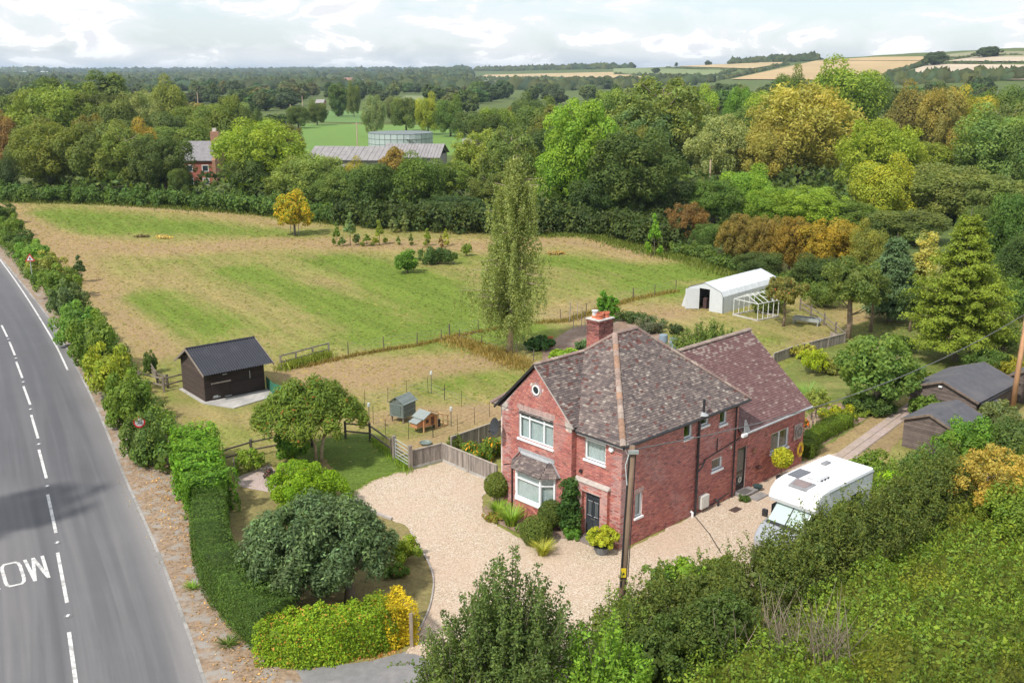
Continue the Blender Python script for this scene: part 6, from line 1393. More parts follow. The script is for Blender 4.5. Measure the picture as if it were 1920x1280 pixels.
# ---------------------------------------------------------------- hedges
def hedge_path(pts, n=12): return smooth_poly([tuple(p) for p in pts], n)
def box_hedge(name, pts, w_, h, n, colr, label, seed=1, sz=.07, hue=.12, lump=.05, stepz=None, hfun=None, spots=None, sunny=None, wid=None):
    """clipped hedge: dense leaf skin on a rounded bar that follows pts"""
    rng = np.random.default_rng(seed); P0 = np.array(hedge_path(pts)); L = np.r_[0, np.cumsum(np.linalg.norm(np.diff(P0, axis=0), axis=1))]; T = np.gradient(P0, axis=0); T /= np.linalg.norm(T, axis=1)[:, None]
    def at(s): return np.stack([np.interp(s, L, P0[:, 0]), np.interp(s, L, P0[:, 1])], 1), np.stack([np.interp(s, L, T[:, 0]), np.interp(s, L, T[:, 1])], 1)
    s = rng.uniform(-.3, L[-1]+.3, n); per = 2*h+w_; q = rng.uniform(0, per, n); hs = np.array([hfun(v/L[-1]) for v in s]) if hfun else np.ones(n)
    nx = np.zeros(n); nz = np.zeros(n); off = np.zeros(n); z = np.zeros(n)
    a = q < h; off[a] = -w_/2; z[a] = q[a]; nx[a] = -1
    b = (q >= h) & (q < h+w_); off[b] = q[b]-h-w_/2; z[b] = h; nz[b] = 1
    c = q >= h+w_; off[c] = w_/2; z[c] = q[c]-h-w_; nx[c] = 1
    cr = np.clip((z/h-.82)/.18, 0, 1); off *= 1-.12*cr*(~b); z = z*hs
    lumps = 1+lump*(np.sin(s*2.3+seed)+np.sin(s*5.1+off*3)+np.sin(s*9.7+z*5))
    if wid: off *= np.array([wid(v/L[-1]) for v in s])
    p, t = at(np.clip(s, 0, L[-1])); N2 = np.stack([t[:, 1], -t[:, 0]], 1); ex = (s-np.clip(s, 0, L[-1]))
    X = p+N2*(off*lumps)[:, None]+t*ex[:, None]; Z = z*(1+(lumps-1)*.7)+rng.normal(size=n)*.03
    P = np.column_stack([X, Z])+rng.normal(size=(n, 3))*.035; N = np.column_stack([N2*nx[:, None], nz])+.75*rdir(rng, n)+(0, 0, .15)
    C = leafcol(rng, n, hue, .32); pat = np.sin(s*1.7+seed)+np.sin(s*.8+2*seed)+np.sin(z*3+s*3)
    C *= (1+.10*pat)[:, None]
    if spots: m_ = rng.uniform(size=n) < spots[0]; C[m_] = np.array(spots[1])/np.array(GREENS.get(colr, colr) if isinstance(colr, str) else colr)
    S = rng.uniform(sz*.65, sz*1.35, n); V, Fq = leaf_quads(P, N/np.linalg.norm(N, axis=1)[:, None], S, rng); CC = np.repeat(C, 4, 0)
    m = len(P0); cs, fs = [], []; base = len(V)
    for i in range(m):
        n2 = np.array((T[i, 1], -T[i, 0])); k = hfun(L[i]/L[-1]) if hfun else 1; wk = wid(L[i]/L[-1]) if wid else 1
        for o, zz in ((-.42, 0), (-.42, .9), (.42, .9), (.42, 0)): cs.append((*(P0[i]+n2*o*w_*wk), zz*h*k))
        if i:
            for j in range(3): fs.append((base+4*i-4+j, base+4*i-3+j, base+4*i+1+j, base+4*i+j))
    fs += [(base, base+1, base+2, base+3), (base+4*m-4, base+4*m-3, base+4*m-2, base+4*m-1)]
    V = np.concatenate([V, cs]); Fq = np.concatenate([Fq, fs]); CC = np.concatenate([CC, np.full((len(cs), 3), .7)])
    c0 = GREENS.get(colr, None) if isinstance(colr, str) else colr; o0 = P0[0]; V[:, 0] -= o0[0]; V[:, 1] -= o0[1]
    o = inst(name, quad_mesh(name, V, Fq, CC, LEAF), None, (o0[0], o0[1], 0), color=c0); return tag(o, label, 'hedge')
def wild_hedge(name, pts, w_, h, n, colr, label, seed=1, sz=.1, k=60, hue=.16, chue=.12, shoots=0, cat='hedge', hfun=None, spots=None, cr=(.28, .48), asp=1.7, shoot_l=.8):
    rng = np.random.default_rng(seed); P0 = np.array(hedge_path(pts)); L = np.r_[0, np.cumsum(np.linalg.norm(np.diff(P0, axis=0), axis=1))]; T = np.gradient(P0, axis=0); T /= np.linalg.norm(T, axis=1)[:, None]
    cl = []
    for i in range(k):
        s = rng.uniform(0, L[-1]); hh = h*(hfun(s/L[-1]) if hfun else 1)*rng.uniform(.88, 1.08); r = rng.uniform(*cr)*w_*.6; a = rng.uniform(-.25, math.pi+.25)
        px, py = np.interp(s, L, P0[:, 0]), np.interp(s, L, P0[:, 1]); tx, ty = np.interp(s, L, T[:, 0]), np.interp(s, L, T[:, 1])
        off = math.cos(a)*(w_/2-r*.6); z = max(r*.5, .45*hh+math.sin(a)*(.55*hh-r)); z = z if abs(math.cos(a)) < .8 else rng.uniform(r*.5, hh*.6)
        cl.append((px+ty*off, py-tx*off, z, r))
    cl = np.array(cl); K = len(cl); idx = rng.integers(0, K, n); d = rdir(rng, n); cc = leafcol(rng, K, chue, .2)
    P = cl[idx, :3]+d*cl[idx, 3:4]*rng.uniform(.6, 1.12, (n, 1)); N = d+.7*rdir(rng, n)+(0, 0, .3); C = leafcol(rng, n, hue, .3)*cc[idx]
    if shoots:
        Ps, Ns, Cs = [P], [N], [C]
        for i in range(shoots):
            j = rng.integers(0, K); b0 = cl[j, :3]+(0, 0, cl[j, 3]*.6); a = rng.uniform(0, 6.28); l = shoot_l*rng.uniform(.6, 1.6); m_ = int(l*26); t = rng.uniform(0, 1, m_)
            lean = rng.uniform(.1, .55); q = b0+np.stack([math.cos(a)*lean*l*t, math.sin(a)*lean*l*t, l*t], 1)+rng.normal(size=(m_, 3))*.05
            Ps.append(q); Ns.append(rdir(rng, m_)+(0, 0, .3)); Cs.append(leafcol(rng, m_, hue, .3)*1.15)
        P, N, C = map(np.concatenate, (Ps, Ns, Cs))
    P[:, 2] = np.maximum(P[:, 2], .02)
    if spots: m_ = rng.uniform(size=len(P)) < spots[0]; C[m_] = np.array(spots[1])/np.array(GREENS[colr] if isinstance(colr, str) else colr)
    S = rng.uniform(sz*.65, sz*1.35, len(P)); o0 = P0[0]; P = P-(o0[0], o0[1], 0)
    core = []
    for s in np.arange(0, L[-1], w_*.45):
        x, y = np.interp(s, L, P0[:, 0])-o0[0], np.interp(s, L, P0[:, 1])-o0[1]; hh = h*(hfun(s/L[-1]) if hfun else 1); core.append(((x, y, hh*.42), (w_*.33, w_*.33, hh*.42)))
    me = foliage_mesh(name, P, N, S, C, rng, asp, core=core); o = inst(name, me, None, (o0[0], o0[1], 0), color=GREENS[colr] if isinstance(colr, str) else colr); return tag(o, label, cat)
def along(f, d):     # a point on the kerb line at fraction index offset by d into the verge
    return f
KO = lambda d: offs(KERB, -d)
ky = lambda line, y: tuple(np.array([np.interp(y, [p[1] for p in line], [p[i] for p in line]) for i in (0, 1)]))
def kerb_pt(y, d): return ky(KO(d), y)
# clipped dark hedge curving from the laurels down to the corner, with stepped top
hl = [G(352, 985), G(385, 1050), G(422, 1120), G(470, 1180), G(500, 1215)]
hl = [(-13.9, 43.4), (-12.9, 39.8), (-11.3, 36.2), (-9.5, 33.6), (-8.4, 32.3)]
box_hedge('clipped_hedge', hl, 1.5, 1.75, 26000, (.045, .082, .020), 'long clipped dark green hedge beside the road verge', seed=3, sz=.058, hfun=lambda t: .82+.10*(t > .28)+.12*(t > .55)+.05*(t > .75), lump=.03)
box_hedge('privet_hedge', [(-8.6, 31.9), (-7.1, 31.9), (-5.6, 32.4), (-4.7, 32.9)], 1.5, 1.55, 13000, (.13, .20, .018), 'bright green privet hedge across the bottom of the front lawn', seed=4, sz=.075, hue=.2, lump=.05, spots=(.06, (.30, .16, .05)))
box_hedge('golden_hedge', [(-4.55, 32.95), (-4.0, 33.25)], 1.45, 1.55, 4600, (.36, .29, .02), 'golden yellow end of the front hedge beside a wooden post', seed=5, sz=.07, hue=.12)
s = MB(); x, y = G(772, 1212); s.box(-.06, .06, -.06, .06, 0, 1.35, (1.0, .9, .75)); tag(s.build('gate_post', M_WOOD, None, (x, y, 0)), 'lone weathered post at the right end of the golden hedge', 'post')
box_hedge('laurel_hedge', [(-16.9, 50.6), (-15.9, 48.2), (-15.6, 47.2)], 1.9, 1.9, 5200, (.085, .165, .02), 'glossy bright green laurel below the round speed sign', seed=6, sz=.13, lump=.12, hue=.15)
box_hedge('laurel_hedge', [(-15.5, 46.6), (-14.4, 44.6), (-14.0, 43.8)], 1.9, 1.75, 5000, (.075, .155, .02), 'glossy bright laurel joining the clipped dark hedge', seed=7, sz=.13, lump=.12, hue=.15)
# roadside shrubs, one by one, up the left
rd = [ # px centre, py foot, top py, width px, colour, kind, label
 (232,800,692,105,'mid','bush','broad green shrub with white blossom beside the hurdle'),(262,872,770,90,(.055,.085,.03),'bush','leafy dark shrub directly behind the speed sign'),
 (198,745,640,100,(.125,.15,.025),'bush','yellow green shrub with flat top beside the road'),(168,695,583,110,'mid','bush','dense mid green shrub between dark and yellow green ones'),
 (135,650,562,95,(.06,.115,.03),'bush','round fresh green shrub halfway along the verge'),(118,600,525,80,(.05,.075,.04),'bush','grey green shrub with paler leaves above the edge line end'),
 (100,560,496,90,'mid','bush','shrub with yellowed side stems near the warning sign'),(78,520,470,80,'olive','bush','olive shrub right of the warning sign'),(52,497,448,80,(.07,.13,.03),'bush','bright green shrub behind the warning sign'),
 (30,470,428,70,'dark','bush','dark shrub uphill of the warning sign'),(12,445,400,60,'mid','bush','roadside shrub at the left picture edge'),(-12,420,375,70,'dark','bush','last roadside shrub at the left edge'),
 (140,530,480,34,(.045,.065,.03),'sap','thin upright dark sapling standing over the roadside shrubs'),(272,700,655,32,'dark','bush','small dark shrub at the hurdle in the hedge gap')]
for a in rd:
    c_ = GREENS.get(a[4]) if isinstance(a[4], str) else a[4]; tree(a[0]+11, -a[1], a[2]+2, a[3]*.88, a[5], tuple(v*1.35 for v in c_), a[6], name='roadside_shrub', cat='shrub', base=0)
wild_hedge('roadside_scrub', [kerb_pt(y_, 2.1) for y_ in (49, 58, 68, 80, 96, 112, 128)], 2.8, 1.7, 24000, (.075, .12, .032), 'low tangled scrub at the foot of the roadside shrubs', seed=31, sz=.14, k=170, cr=(.2, .4))
spiky('weed_tuft', *G(362, 1105), .35, .3, 60, 'bright', 'small green weed on the leaf littered verge', cat='weed', seed=9)
spiky('weed_tuft', *G(427, 1212), .4, .35, 70, 'mid', 'weed at the foot of the dark hedge near its corner', cat='weed', seed=10)
# dark evergreen tree on the front lawn, trunk and limbs of its own
def lawn_tree():
    x, y = G(655, 1133); e = empty('evergreen_tree', (x, y, 0), 0, 'wide dark grey green evergreen tree with dense flat crown over the front hedge', 'tree'); rng = np.random.default_rng(21)
    cl = []
    for i in range(150):
        a = rng.uniform(0, 6.28); r = math.sqrt(rng.uniform(0, 1)); top = rng.uniform() < .7
        z = 2.05+(1.6*(1-r**2.2) if top else -1.05*(1-r**4)*rng.uniform(.2, 1)); cl.append((math.cos(a)*r*2.95-1.2, math.sin(a)*r*2.5+.5, z+rng.normal()*.16, rng.uniform(.2, .5)))
    P, N, C = clump_points(rng, np.array(cl), 36000, (-1.0, .4, 1.7), shell=(.5, 1.4), hue=.08, val=.3, jit=.8, chue=.06)
    C[rng.uniform(size=len(C)) < .12] *= (1.9, 2.0, 1.9)
    me = foliage_mesh('crown', P, N, rng.uniform(.075, .15, len(P)), C, rng, 2.4, core=[((-1.2, .5, 2.2), (2.3, 1.9, .95))]); inst('crown', me, e, color=(.060, .092, .058))
    b = MB(); b.tube([(0, 0, -.1), (.05, 0, .6), (-.1, .1, 1.3), (-.5, .2, 2.0)], [.24, .2, .18, .1], 8)
    for i in range(9):
        a = i*.7+rng.uniform(-.2, .2); b.tube([(0, .05, 1.0), (math.cos(a)*.9-.4, math.sin(a)*.9+.2, 1.7), (math.cos(a)*2.1-1.1, math.sin(a)*1.9+.4, 2.4)], [.1, .06, .02], 6)
    b.build('trunk', M_BARK, e, smooth=True)
lawn_tree()
clumpy('round_shrub', *G(580, 955), 4.4, 4.0, 2.35, 17000, (.12, .20, .016), 'big bright green rounded shrub on the lawn beyond the dark tree', seed=22, k=70, sz=.085, cr=(.12, .22), hue=.12, shell=(.7, 1.1))
clumpy('drive_shrub', *G(755, 1050), 1.5, 1.3, 1.1, 2600, (.15, .20, .03), 'yellow green shrub at the drive edge right of the dark tree', seed=23, sz=.08)
clumpy('edge_plant', *G(745, 1080), 1.5, 1.0, .5, 1700, (.08, .14, .03), 'low green perennial with red flowers beside the drive edging', seed=24, sz=.07, spots=(.05, (.35, .10, .10)))
# sumac
def sumac():
    x, y = G(598, 866); e = empty('sumac_tree', (x, y, 0), 0, 'spreading sumac tree with red flower cones and pale forked trunks', 'tree'); rng = np.random.default_rng(25); cl = []
    for i in range(120):
        a = rng.uniform(0, 6.28); r = math.sqrt(rng.uniform(0, 1)); z = 2.3+2.1*(1-r**2.1)*rng.uniform(.55, 1); cl.append((math.cos(a)*r*2.75-.35, math.sin(a)*r*2.5, z, rng.uniform(.32, .58)))
    P, N, C = clump_points(rng, np.array(cl), 22000, (-.3, 0, 1.6), shell=(.5, 1.15), hue=.14, jit=.7, chue=.08); m_ = rng.uniform(size=len(P)) < .011; C[m_] = (2.0, .5, .7)
    me = foliage_mesh('crown', P, N, rng.uniform(.08, .17, len(P)), C, rng, 2.8, core=[((-.3, 0, 3.1), (2.2, 2.1, .9))]); inst('crown', me, e, color=(.085, .125, .026))
    b = MB(); b.cc = (2.6, 2.45, 2.2)
    for sx in (-.12, .14): b.tube([(sx, 0, -.1), (sx*1.3, .05, .8), (sx*2.5, .05, 1.5)], [.10, .085, .07], 7)
    for i in range(10):
        a = i*.63; sx = .3 if math.cos(a) > 0 else -.3; b.tube([(sx, .05, 1.4), (sx+math.cos(a)*.8, math.sin(a)*.8, 2.1), (math.cos(a)*1.9-.3, math.sin(a)*1.8, 2.9)], [.06, .04, .015], 5)
    b.build('trunk', M_BARK, e, smooth=True)
sumac()
clumpy('garden_shrub', *G(545, 868), 2.0, 1.6, 1.9, 3600, (.075, .15, .03), 'broad leaved green shrub with a yellow sunflower left of the sumac', seed=26, sz=.13, spots=(.008, (.6, .38, .02)))
clumpy('young_shrub', *G(468, 882), 1.7, 1.4, 1.25, 1700, (.12, .18, .03), 'open young shrub on wiry stems beside a wooden stake', seed=27, sz=.10, core=False)
clumpy('purple_shrub', *G(515, 905), 1.1, 1.0, .8, 1700, (.05, .045, .05), 'dark purple leaved shrub with pink flowers in the chippings', seed=28, sz=.07, spots=(.06, (.35, .08, .18)))
clumpy('rose_bush', *G(560, 890), 1.0, .9, .7, 1100, (.07, .11, .03), 'low rose bush with orange blooms behind the bright round shrub', seed=29, sz=.08, spots=(.07, (.55, .16, .06)))
for i, (px, py) in enumerate(((441, 900), (583, 905))):
    if i: continue
    s = MB(); s.tube([(0, 0, 0), (0, 0, 1.2)], .045, 6, (.9, .85, .78)); tag(s.build('stake', M_WOOD, None, (*G(px, py), 0)), 'weathered stake at the corner of the chippings bed', 'post')
# flower border behind the fence
clumpy('crocosmia_border', *G(905, 862), 3.6, 1.6, 1.0, 5200, (.085, .14, .03), 'border of orange crocosmia flowers against the rear board fence', cat='flower border', seed=30, sz=.11, rot=.7, spots=(.10, (.60, .26, .03)), asp=3)
clumpy('box_ball', *G(853, 847), 1.0, 1.0, 1.0, 1400, (.07, .09, .025), 'olive clipped ball just behind the fence corner', seed=32, sz=.06)
clumpy('yellow_flower', *G(925, 895), .4, .4, .4, 350, (.4, .33, .03), 'yellow potted flower at the lower fence post', cat='flower', seed=33, sz=.06, stem=False)
# ---------------------------------------------------------------- birch with hanging strands
def birch():
    x, y = G(955, 662); e = empty('silver_birch', (x, y, 0), 0, 'tall weeping silver birch standing behind the house', 'tree'); rng = np.random.default_rng(40)
    b = MB(); b.cc = (3.2, 3.1, 3.0); tr_ = [(0, 0, -.1), (.15, 0, 3), (.1, .1, 7), (.35, 0, 10.5), (.3, 0, 14.2)]; b.tube(tr_, [.24, .2, .14, .08, .02], 8)
    P, N, C, Sz = [], [], [], []
    for i in range(135):
        z0 = 2.4+11.6*(i/135); ax, ay = np.interp(z0, [p[2] for p in tr_], [p[0] for p in tr_]), 0; a = rng.uniform(0, 6.28)
        R_ = np.interp(z0, [0, 2.4, 3.6, 5.5, 7.5, 9, 11, 12.6, 13.6, 14.4], [1.0, 2.0, 3.2, 3.3, 2.2, 1.5, 2.1, 1.7, .7, .1])*rng.uniform(.45, 1.22); rise = rng.uniform(.3, .9); tip = np.array((ax+math.cos(a)*R_, math.sin(a)*R_, z0+rise)); o_ = np.array((ax, ay, z0))
        if i % 2 == 0: b.tube([o_, (o_+tip)/2+(0, 0, .2), tip], [.045, .03, .012], 4, (2.0, 1.9, 1.8), cap=False)
        for k in range(10):
            t = rng.uniform(.1, 1.08); s0 = o_+(tip-o_)*t; l = rng.uniform(1.1, 3.0)*(1 if z0 > 3.2 else .6); m_ = int(27*l); q = rng.uniform(0, 1, m_)
            sw = rng.normal(size=2)*.22; pp = s0+np.stack([sw[0]*q+rng.normal(size=m_)*.09, sw[1]*q+rng.normal(size=m_)*.09, -l*q+.25*np.sin(q*3)], 1)
            P.append(pp); N.append(rdir(rng, m_)+np.array((math.cos(a), math.sin(a), .1))*.5); C.append(leafcol(rng, m_, .12, .28)*rng.uniform(.85, 1.15)); Sz.append(rng.uniform(.07, .15, m_))
    P, N, C, Sz = map(np.concatenate, (P, N, C, Sz)); keep = P[:, 2] > .6; P, N, C, Sz = P[keep], N[keep], C[keep], Sz[keep]
    inst('crown', foliage_mesh('crown', P, N, Sz, C, rng, 1.9), e, color=(.155, .185, .09)); b.build('trunk', M_BARK, e, smooth=True)
birch()
# ---------------------------------------------------------------- feathery conifer on the right
def conifer(px, py, top, wpx, label, colr, seed, tiers=17, name='conifer_tree', dens=1.0, sz=(.07, .16)):
    x, y = G(px, py); h = Z_at(top, y); rad = wpx/F_PX*(y*CP)/2; e = empty(name, (x, y, 0), 0, label, 'tree'); rng = np.random.default_rng(seed); b = MB(); b.tube([(0, 0, -.1), (0, 0, h*.5), (0, 0, h*.97)], [.24, .13, .02], 7)
    P, N, C, Sz = [], [], [], []
    for lv in range(tiers):
        z0 = h*(.10+.86*lv/tiers); r = rad*1.12*(1-(lv/tiers))**.82*min(1, .72+lv*.09)*rng.uniform(.82, 1.1)+.12; nb = int(9*r**.4)+4
        for k in range(nb):
            a = k*6.283/nb+rng.uniform(-.3, .3)+lv; rl = r*rng.uniform(.7, 1.15); droop = rng.uniform(.0, .12)*rl
            for j in range(int(5+rl*3.2)):
                t = rng.uniform(.25, 1)**.7; c0 = np.array((math.cos(a)*rl*t, math.sin(a)*rl*t, z0+.35*rl*t-droop*3*t*t)); m_ = int(19*dens); L_ = .42*(.6+.4*rl/rad)
                u = rng.normal(size=(m_, 3))*(L_*.62, L_*.62, .085); u[:, 2] -= .14*np.hypot(u[:, 0], u[:, 1])/L_
                P.append(c0+u); N.append(rdir(rng, m_)*.7+(math.cos(a)*.4, math.sin(a)*.4, .8)); C.append(leafcol(rng, m_, .10, .25)*rng.uniform(.8, 1.2)*(.85+.3*t)); Sz.append(rng.uniform(*sz, m_)*1.15)
            if lv % 2 == 0: b.tube([(0, 0, z0), (math.cos(a)*rl*.8, math.sin(a)*rl*.8, z0+.2*rl)], [.03, .01], 4, cap=False)
    P, N, C, Sz = map(np.concatenate, (P, N, C, Sz)); inst('crown', foliage_mesh('crown', P, N, Sz, C, rng, 2.6, core=[((0, 0, h*.36), (rad*.5, rad*.5, h*.30))]), e, color=GREENS.get(colr, colr) if isinstance(colr, str) else colr); b.build('trunk', M_BARK, e)
conifer(1790, 676, 383, 215, 'large feathery yellow green conifer behind the larger shed', (.115, .15, .026), 41)
conifer(1668, 602, 432, 120, 'blue green pine left of the feathery conifer', (.062, .10, .065), 42, tiers=13, sz=(.09, .2))
# garden trees right of the wing
def gtree(px, py, top, wpx, colr, label, seed, n=6000, sz=.15, squash=1.0, name='garden_tree', trunk=(1.4, 1.25, 1.1), low=.3, spots=None, k=60, stems=1, cat='tree', asp=1.7, hue=.14, cr=(.10, .22), core=True, dx=0):
    x, y = G(px, py); h = Z_at(top, y); w_ = wpx/F_PX*(y*CP+CAM_H*SP); rng = np.random.default_rng(seed); e = empty(name, (x, y, 0), 0, label, cat)
    cl = crown_clumps(rng, w_, w_*squash, h*(1-low), h*low, k, cr, .7); cl[:, 0] += dx; P, N, C = clump_points(rng, cl, n, (dx, 0, h*.5), shell=(.5, 1.2), jit=1.0, hue=hue)
    if spots: m_ = rng.uniform(size=len(P)) < spots[0]; C[m_] = np.array(spots[1])/np.array(GREENS.get(colr, colr) if isinstance(colr, str) else colr)
    inst('crown', foliage_mesh('crown', P, N, rng.uniform(sz*.6, sz*1.35, len(P)), C, rng, asp, core=[((dx, 0, h*(low+(1-low)*.5)), (w_*.28, w_*.28, h*(1-low)*.3))] if core else None), e, color=GREENS.get(colr) if isinstance(colr, str) else colr)
    inst('trunk', trunk_mesh('trunk', h*.8, .035*h*.7, rng, 7, w_*.33, trunk, stems), e); return e
gtree(1468, 612, 515, 78, (.12, .12, .045), 'small apple tree with reddish leaves next to the greenhouse frame', 43, low=.38, spots=(.03, (.3, .08, .04)))
gtree(1592, 636, 478, 112, (.085, .115, .038), 'larger open apple tree leaning over the garden fence corner', 44, 9000, stems=2, low=.3)
gtree(1632, 622, 500, 60, (.07, .10, .04), 'slim orchard tree between the open apple tree and the blue green pine', 45, 3500, low=.35)
gtree(1705, 622, 535, 62, (.05, .08, .03), 'small dark orchard tree just left of the feathery conifer', 46, 3000, low=.3)
gtree(1722, 600, 425, 52, (.27, .26, .11), 'pale yellow leaved tree showing between pine and conifer', 47, 3500)
gtree(1640, 765, 628, 160, (.085, .135, .04), 'spreading fig like tree with big leaves left of the larger shed', 48, 10000, sz=.19, low=.08, k=80, trunk=(2.2, 2.1, 1.9), stems=3)
gtree(1524, 700, 652, 66, (.19, .235, .02), 'bright yellow green layered shrub in front of the grey board fence', 50, 3600, sz=.10, low=.12, name='garden_shrub', cat='shrub')
gtree(1508, 672, 645, 50, (.20, .20, .06), 'pale olive shrub against the grey board fence', 51, 1500, low=.05, name='garden_shrub', cat='shrub')
gtree(1524, 810, 728, 62, (.16, .19, .06), 'small twin stemmed tree with pale trunks at the end wall of the wing', 52, 3200, sz=.09, low=.45, stems=2, trunk=(3, 2.8, 2.5))
spiky('tall_grass', *G(1512, 760), .9, 1.5, 420, (.13, .20, .07), 'fountain of blue green ornamental grass behind the wing gable', seed=53, wd=.025)
clumpy('shade_border', *G(1625, 775), 3.2, 2.4, 1.1, 5000, (.05, .085, .028), 'dark leafy border plants under the fig like tree', cat='flower border', seed=54, sz=.13, k=50)
clumpy('border_perennials', *G(1570, 790), 3.0, 2.0, .75, 4200, (.17, .20, .025), 'yellow flowered perennials behind the clipped box hedges', cat='flower border', seed=55, sz=.11, spots=(.05, (.6, .45, .03)), asp=2.5, rot=.8)
clumpy('border_perennials', *G(1620, 775), 2.2, 1.4, .6, 2600, (.14, .19, .04), 'strappy green perennials beside the start of the paved path', cat='flower border', seed=56, sz=.13, asp=4, rot=.8)
clumpy('montbretia', *G(1503, 800), .9, .7, .6, 900, (.15, .13, .04), 'orange flowers at the corner of the rear wing', cat='flower', seed=57, sz=.09, spots=(.3, (.6, .16, .03)))
box_hedge('box_hedge', [G(1510, 838), G(1545, 818), G(1588, 796)], .95, .72, 5200, (.085, .13, .018), 'clipped square box hedge beside the path lawn', seed=58, sz=.06)
box_hedge('box_hedge', [G(1505, 857), G(1517, 849)], 1.0, .8, 2200, (.08, .12, .02), 'clipped box cube nearest the motorhome', seed=59, sz=.06)
clumpy('shed_climber', *HW(26.4, -1.3), 2.6, .8, 1.5, 2600, (.085, .14, .035), 'climbing plant on the gable wall between the two sheds', cat='climber', seed=60, sz=.13, rot=SR)
# bright fern leaved shrub behind the motorhome and the rough border to the right
clumpy('bright_shrub', *HW(12.6, -6.4), 2.9, 2.4, 2.0, 6500, (.15, .26, .02), 'vivid lime green shrub behind the rear of the motorhome', seed=61, sz=.12, asp=2.6, k=50, cr=(.12, .22))
clumpy('gold_shrub', *G(1855, 975), 3.8, 3.6, 3.9, 9000, (.26, .20, .06), 'straw yellow wiry shrub at the right edge above the brambles', seed=62, sz=.10, k=110, cr=(.07, .15), core=False, hue=.12)
for i, (px, py, w_, h, c, lb, sd) in enumerate(((1745, 925, 3.2, 2.6, (.06, .11, .035), 'dark green bush hiding the side of the smaller shed', 63), (1800, 860, 3.0, 2.5, (.085, .16, .03), 'fresh green bush between the sheds and the straw yellow shrub', 64), (1700, 960, 3.0, 2.2, (.08, .115, .03), 'olive green bush below the smaller shed', 65),
      (1868, 820, 3.0, 2.4, (.10, .12, .06), 'grey green bush under the right hand pole', 66), (1905, 870, 3.4, 2.8, (.065, .10, .035), 'dense bush right of the straw yellow shrub', 67), (1900, 1010, 3.2, 2.6, (.11, .16, .03), 'yellow green bush below the straw yellow shrub at the edge', 68), (1640, 920, 2.6, 2.0, (.10, .15, .03), 'light green bush between motorhome and hawthorn hedge', 69))):
    clumpy('scrub_bush', *G(px, py), w_, w_, h, 5200, c, lb, seed=sd, sz=.11, k=48)
for px, py, w_, h, c, lb, sd in ((1845, 700, 3.0, 1.9, (.055, .095, .028), 'rounded clipped looking green bush behind the larger shed', 151), (1893, 708, 2.6, 1.4, (.15, .15, .025), 'yellow green low bush behind the larger shed at the edge', 152), (1880, 655, 3.6, 2.4, (.085, .125, .045), 'pale green bush right of the feathery conifer', 153),
      (1912, 600, 4.6, 3.6, (.06, .105, .028), 'large green bush mass at the right edge beyond the garden', 154), (1730, 722, 1.8, .9, (.10, .13, .03), 'yellow flowered plant at the left corner of the larger shed', 155), (1690, 662, 2.0, 1.3, (.06, .10, .03), 'green shrub on the lawn above the fig like tree', 156),
      (1560, 700, 1.6, 1.0, (.14, .15, .05), 'pale shrub between the layered yellow bush and the fig like tree', 157), (1850, 560, 5.0, 3.2, (.075, .115, .03), 'bramble covered bush behind the feathery conifer on the right', 158), (1440, 585, 3.2, 1.9, (.08, .11, .03), 'green bush at the far end of the polytunnel', 159), (1545, 575, 4.2, 2.4, (.075, .11, .03), 'hedge bush behind the apple trees', 160)):
    clumpy('garden_shrub', *G(px, py), w_, w_, h, 3600, c, lb, seed=sd, sz=.13, k=44)
# hawthorn hedge in front of the drive
hb_pts = [(3.6, 32.9), (6.5, 34.0), (9.8, 35.9), (13.0, 38.2), (16.3, 40.9), (19.2, 43.6), (21.8, 45.8)]
wild_hedge('hawthorn_hedge', hb_pts, 3.1, 2.6, 56000, (.068, .090, .028), 'long shaggy dark hawthorn hedge between the gravel drive and the brambles', seed=70, sz=.085, k=420, cr=(.14, .30), shoots=520, hfun=lambda t: .55+.40*min(1, t*2.0)+.06*math.sin(t*17), hue=.2, shoot_l=.65, asp=2.1)
for i, (px, py, w_, h, c, lb, sd) in enumerate(((1285, 1115, 2.0, 1.7, (.13, .22, .03), 'bright green bushy shoots at the drive edge right of the pole', 71), (1345, 1095, 1.8, 1.3, (.10, .14, .035), 'round light bush on the drive edge left of the hawthorn', 72), (1240, 1120, 1.3, 1.6, (.08, .13, .035), 'sparse green shoots beside the foot of the pole', 73))):
    clumpy('drive_edge_bush', *G(px, py), w_, w_, h, 2800, c, lb, seed=sd, sz=.085, k=30)
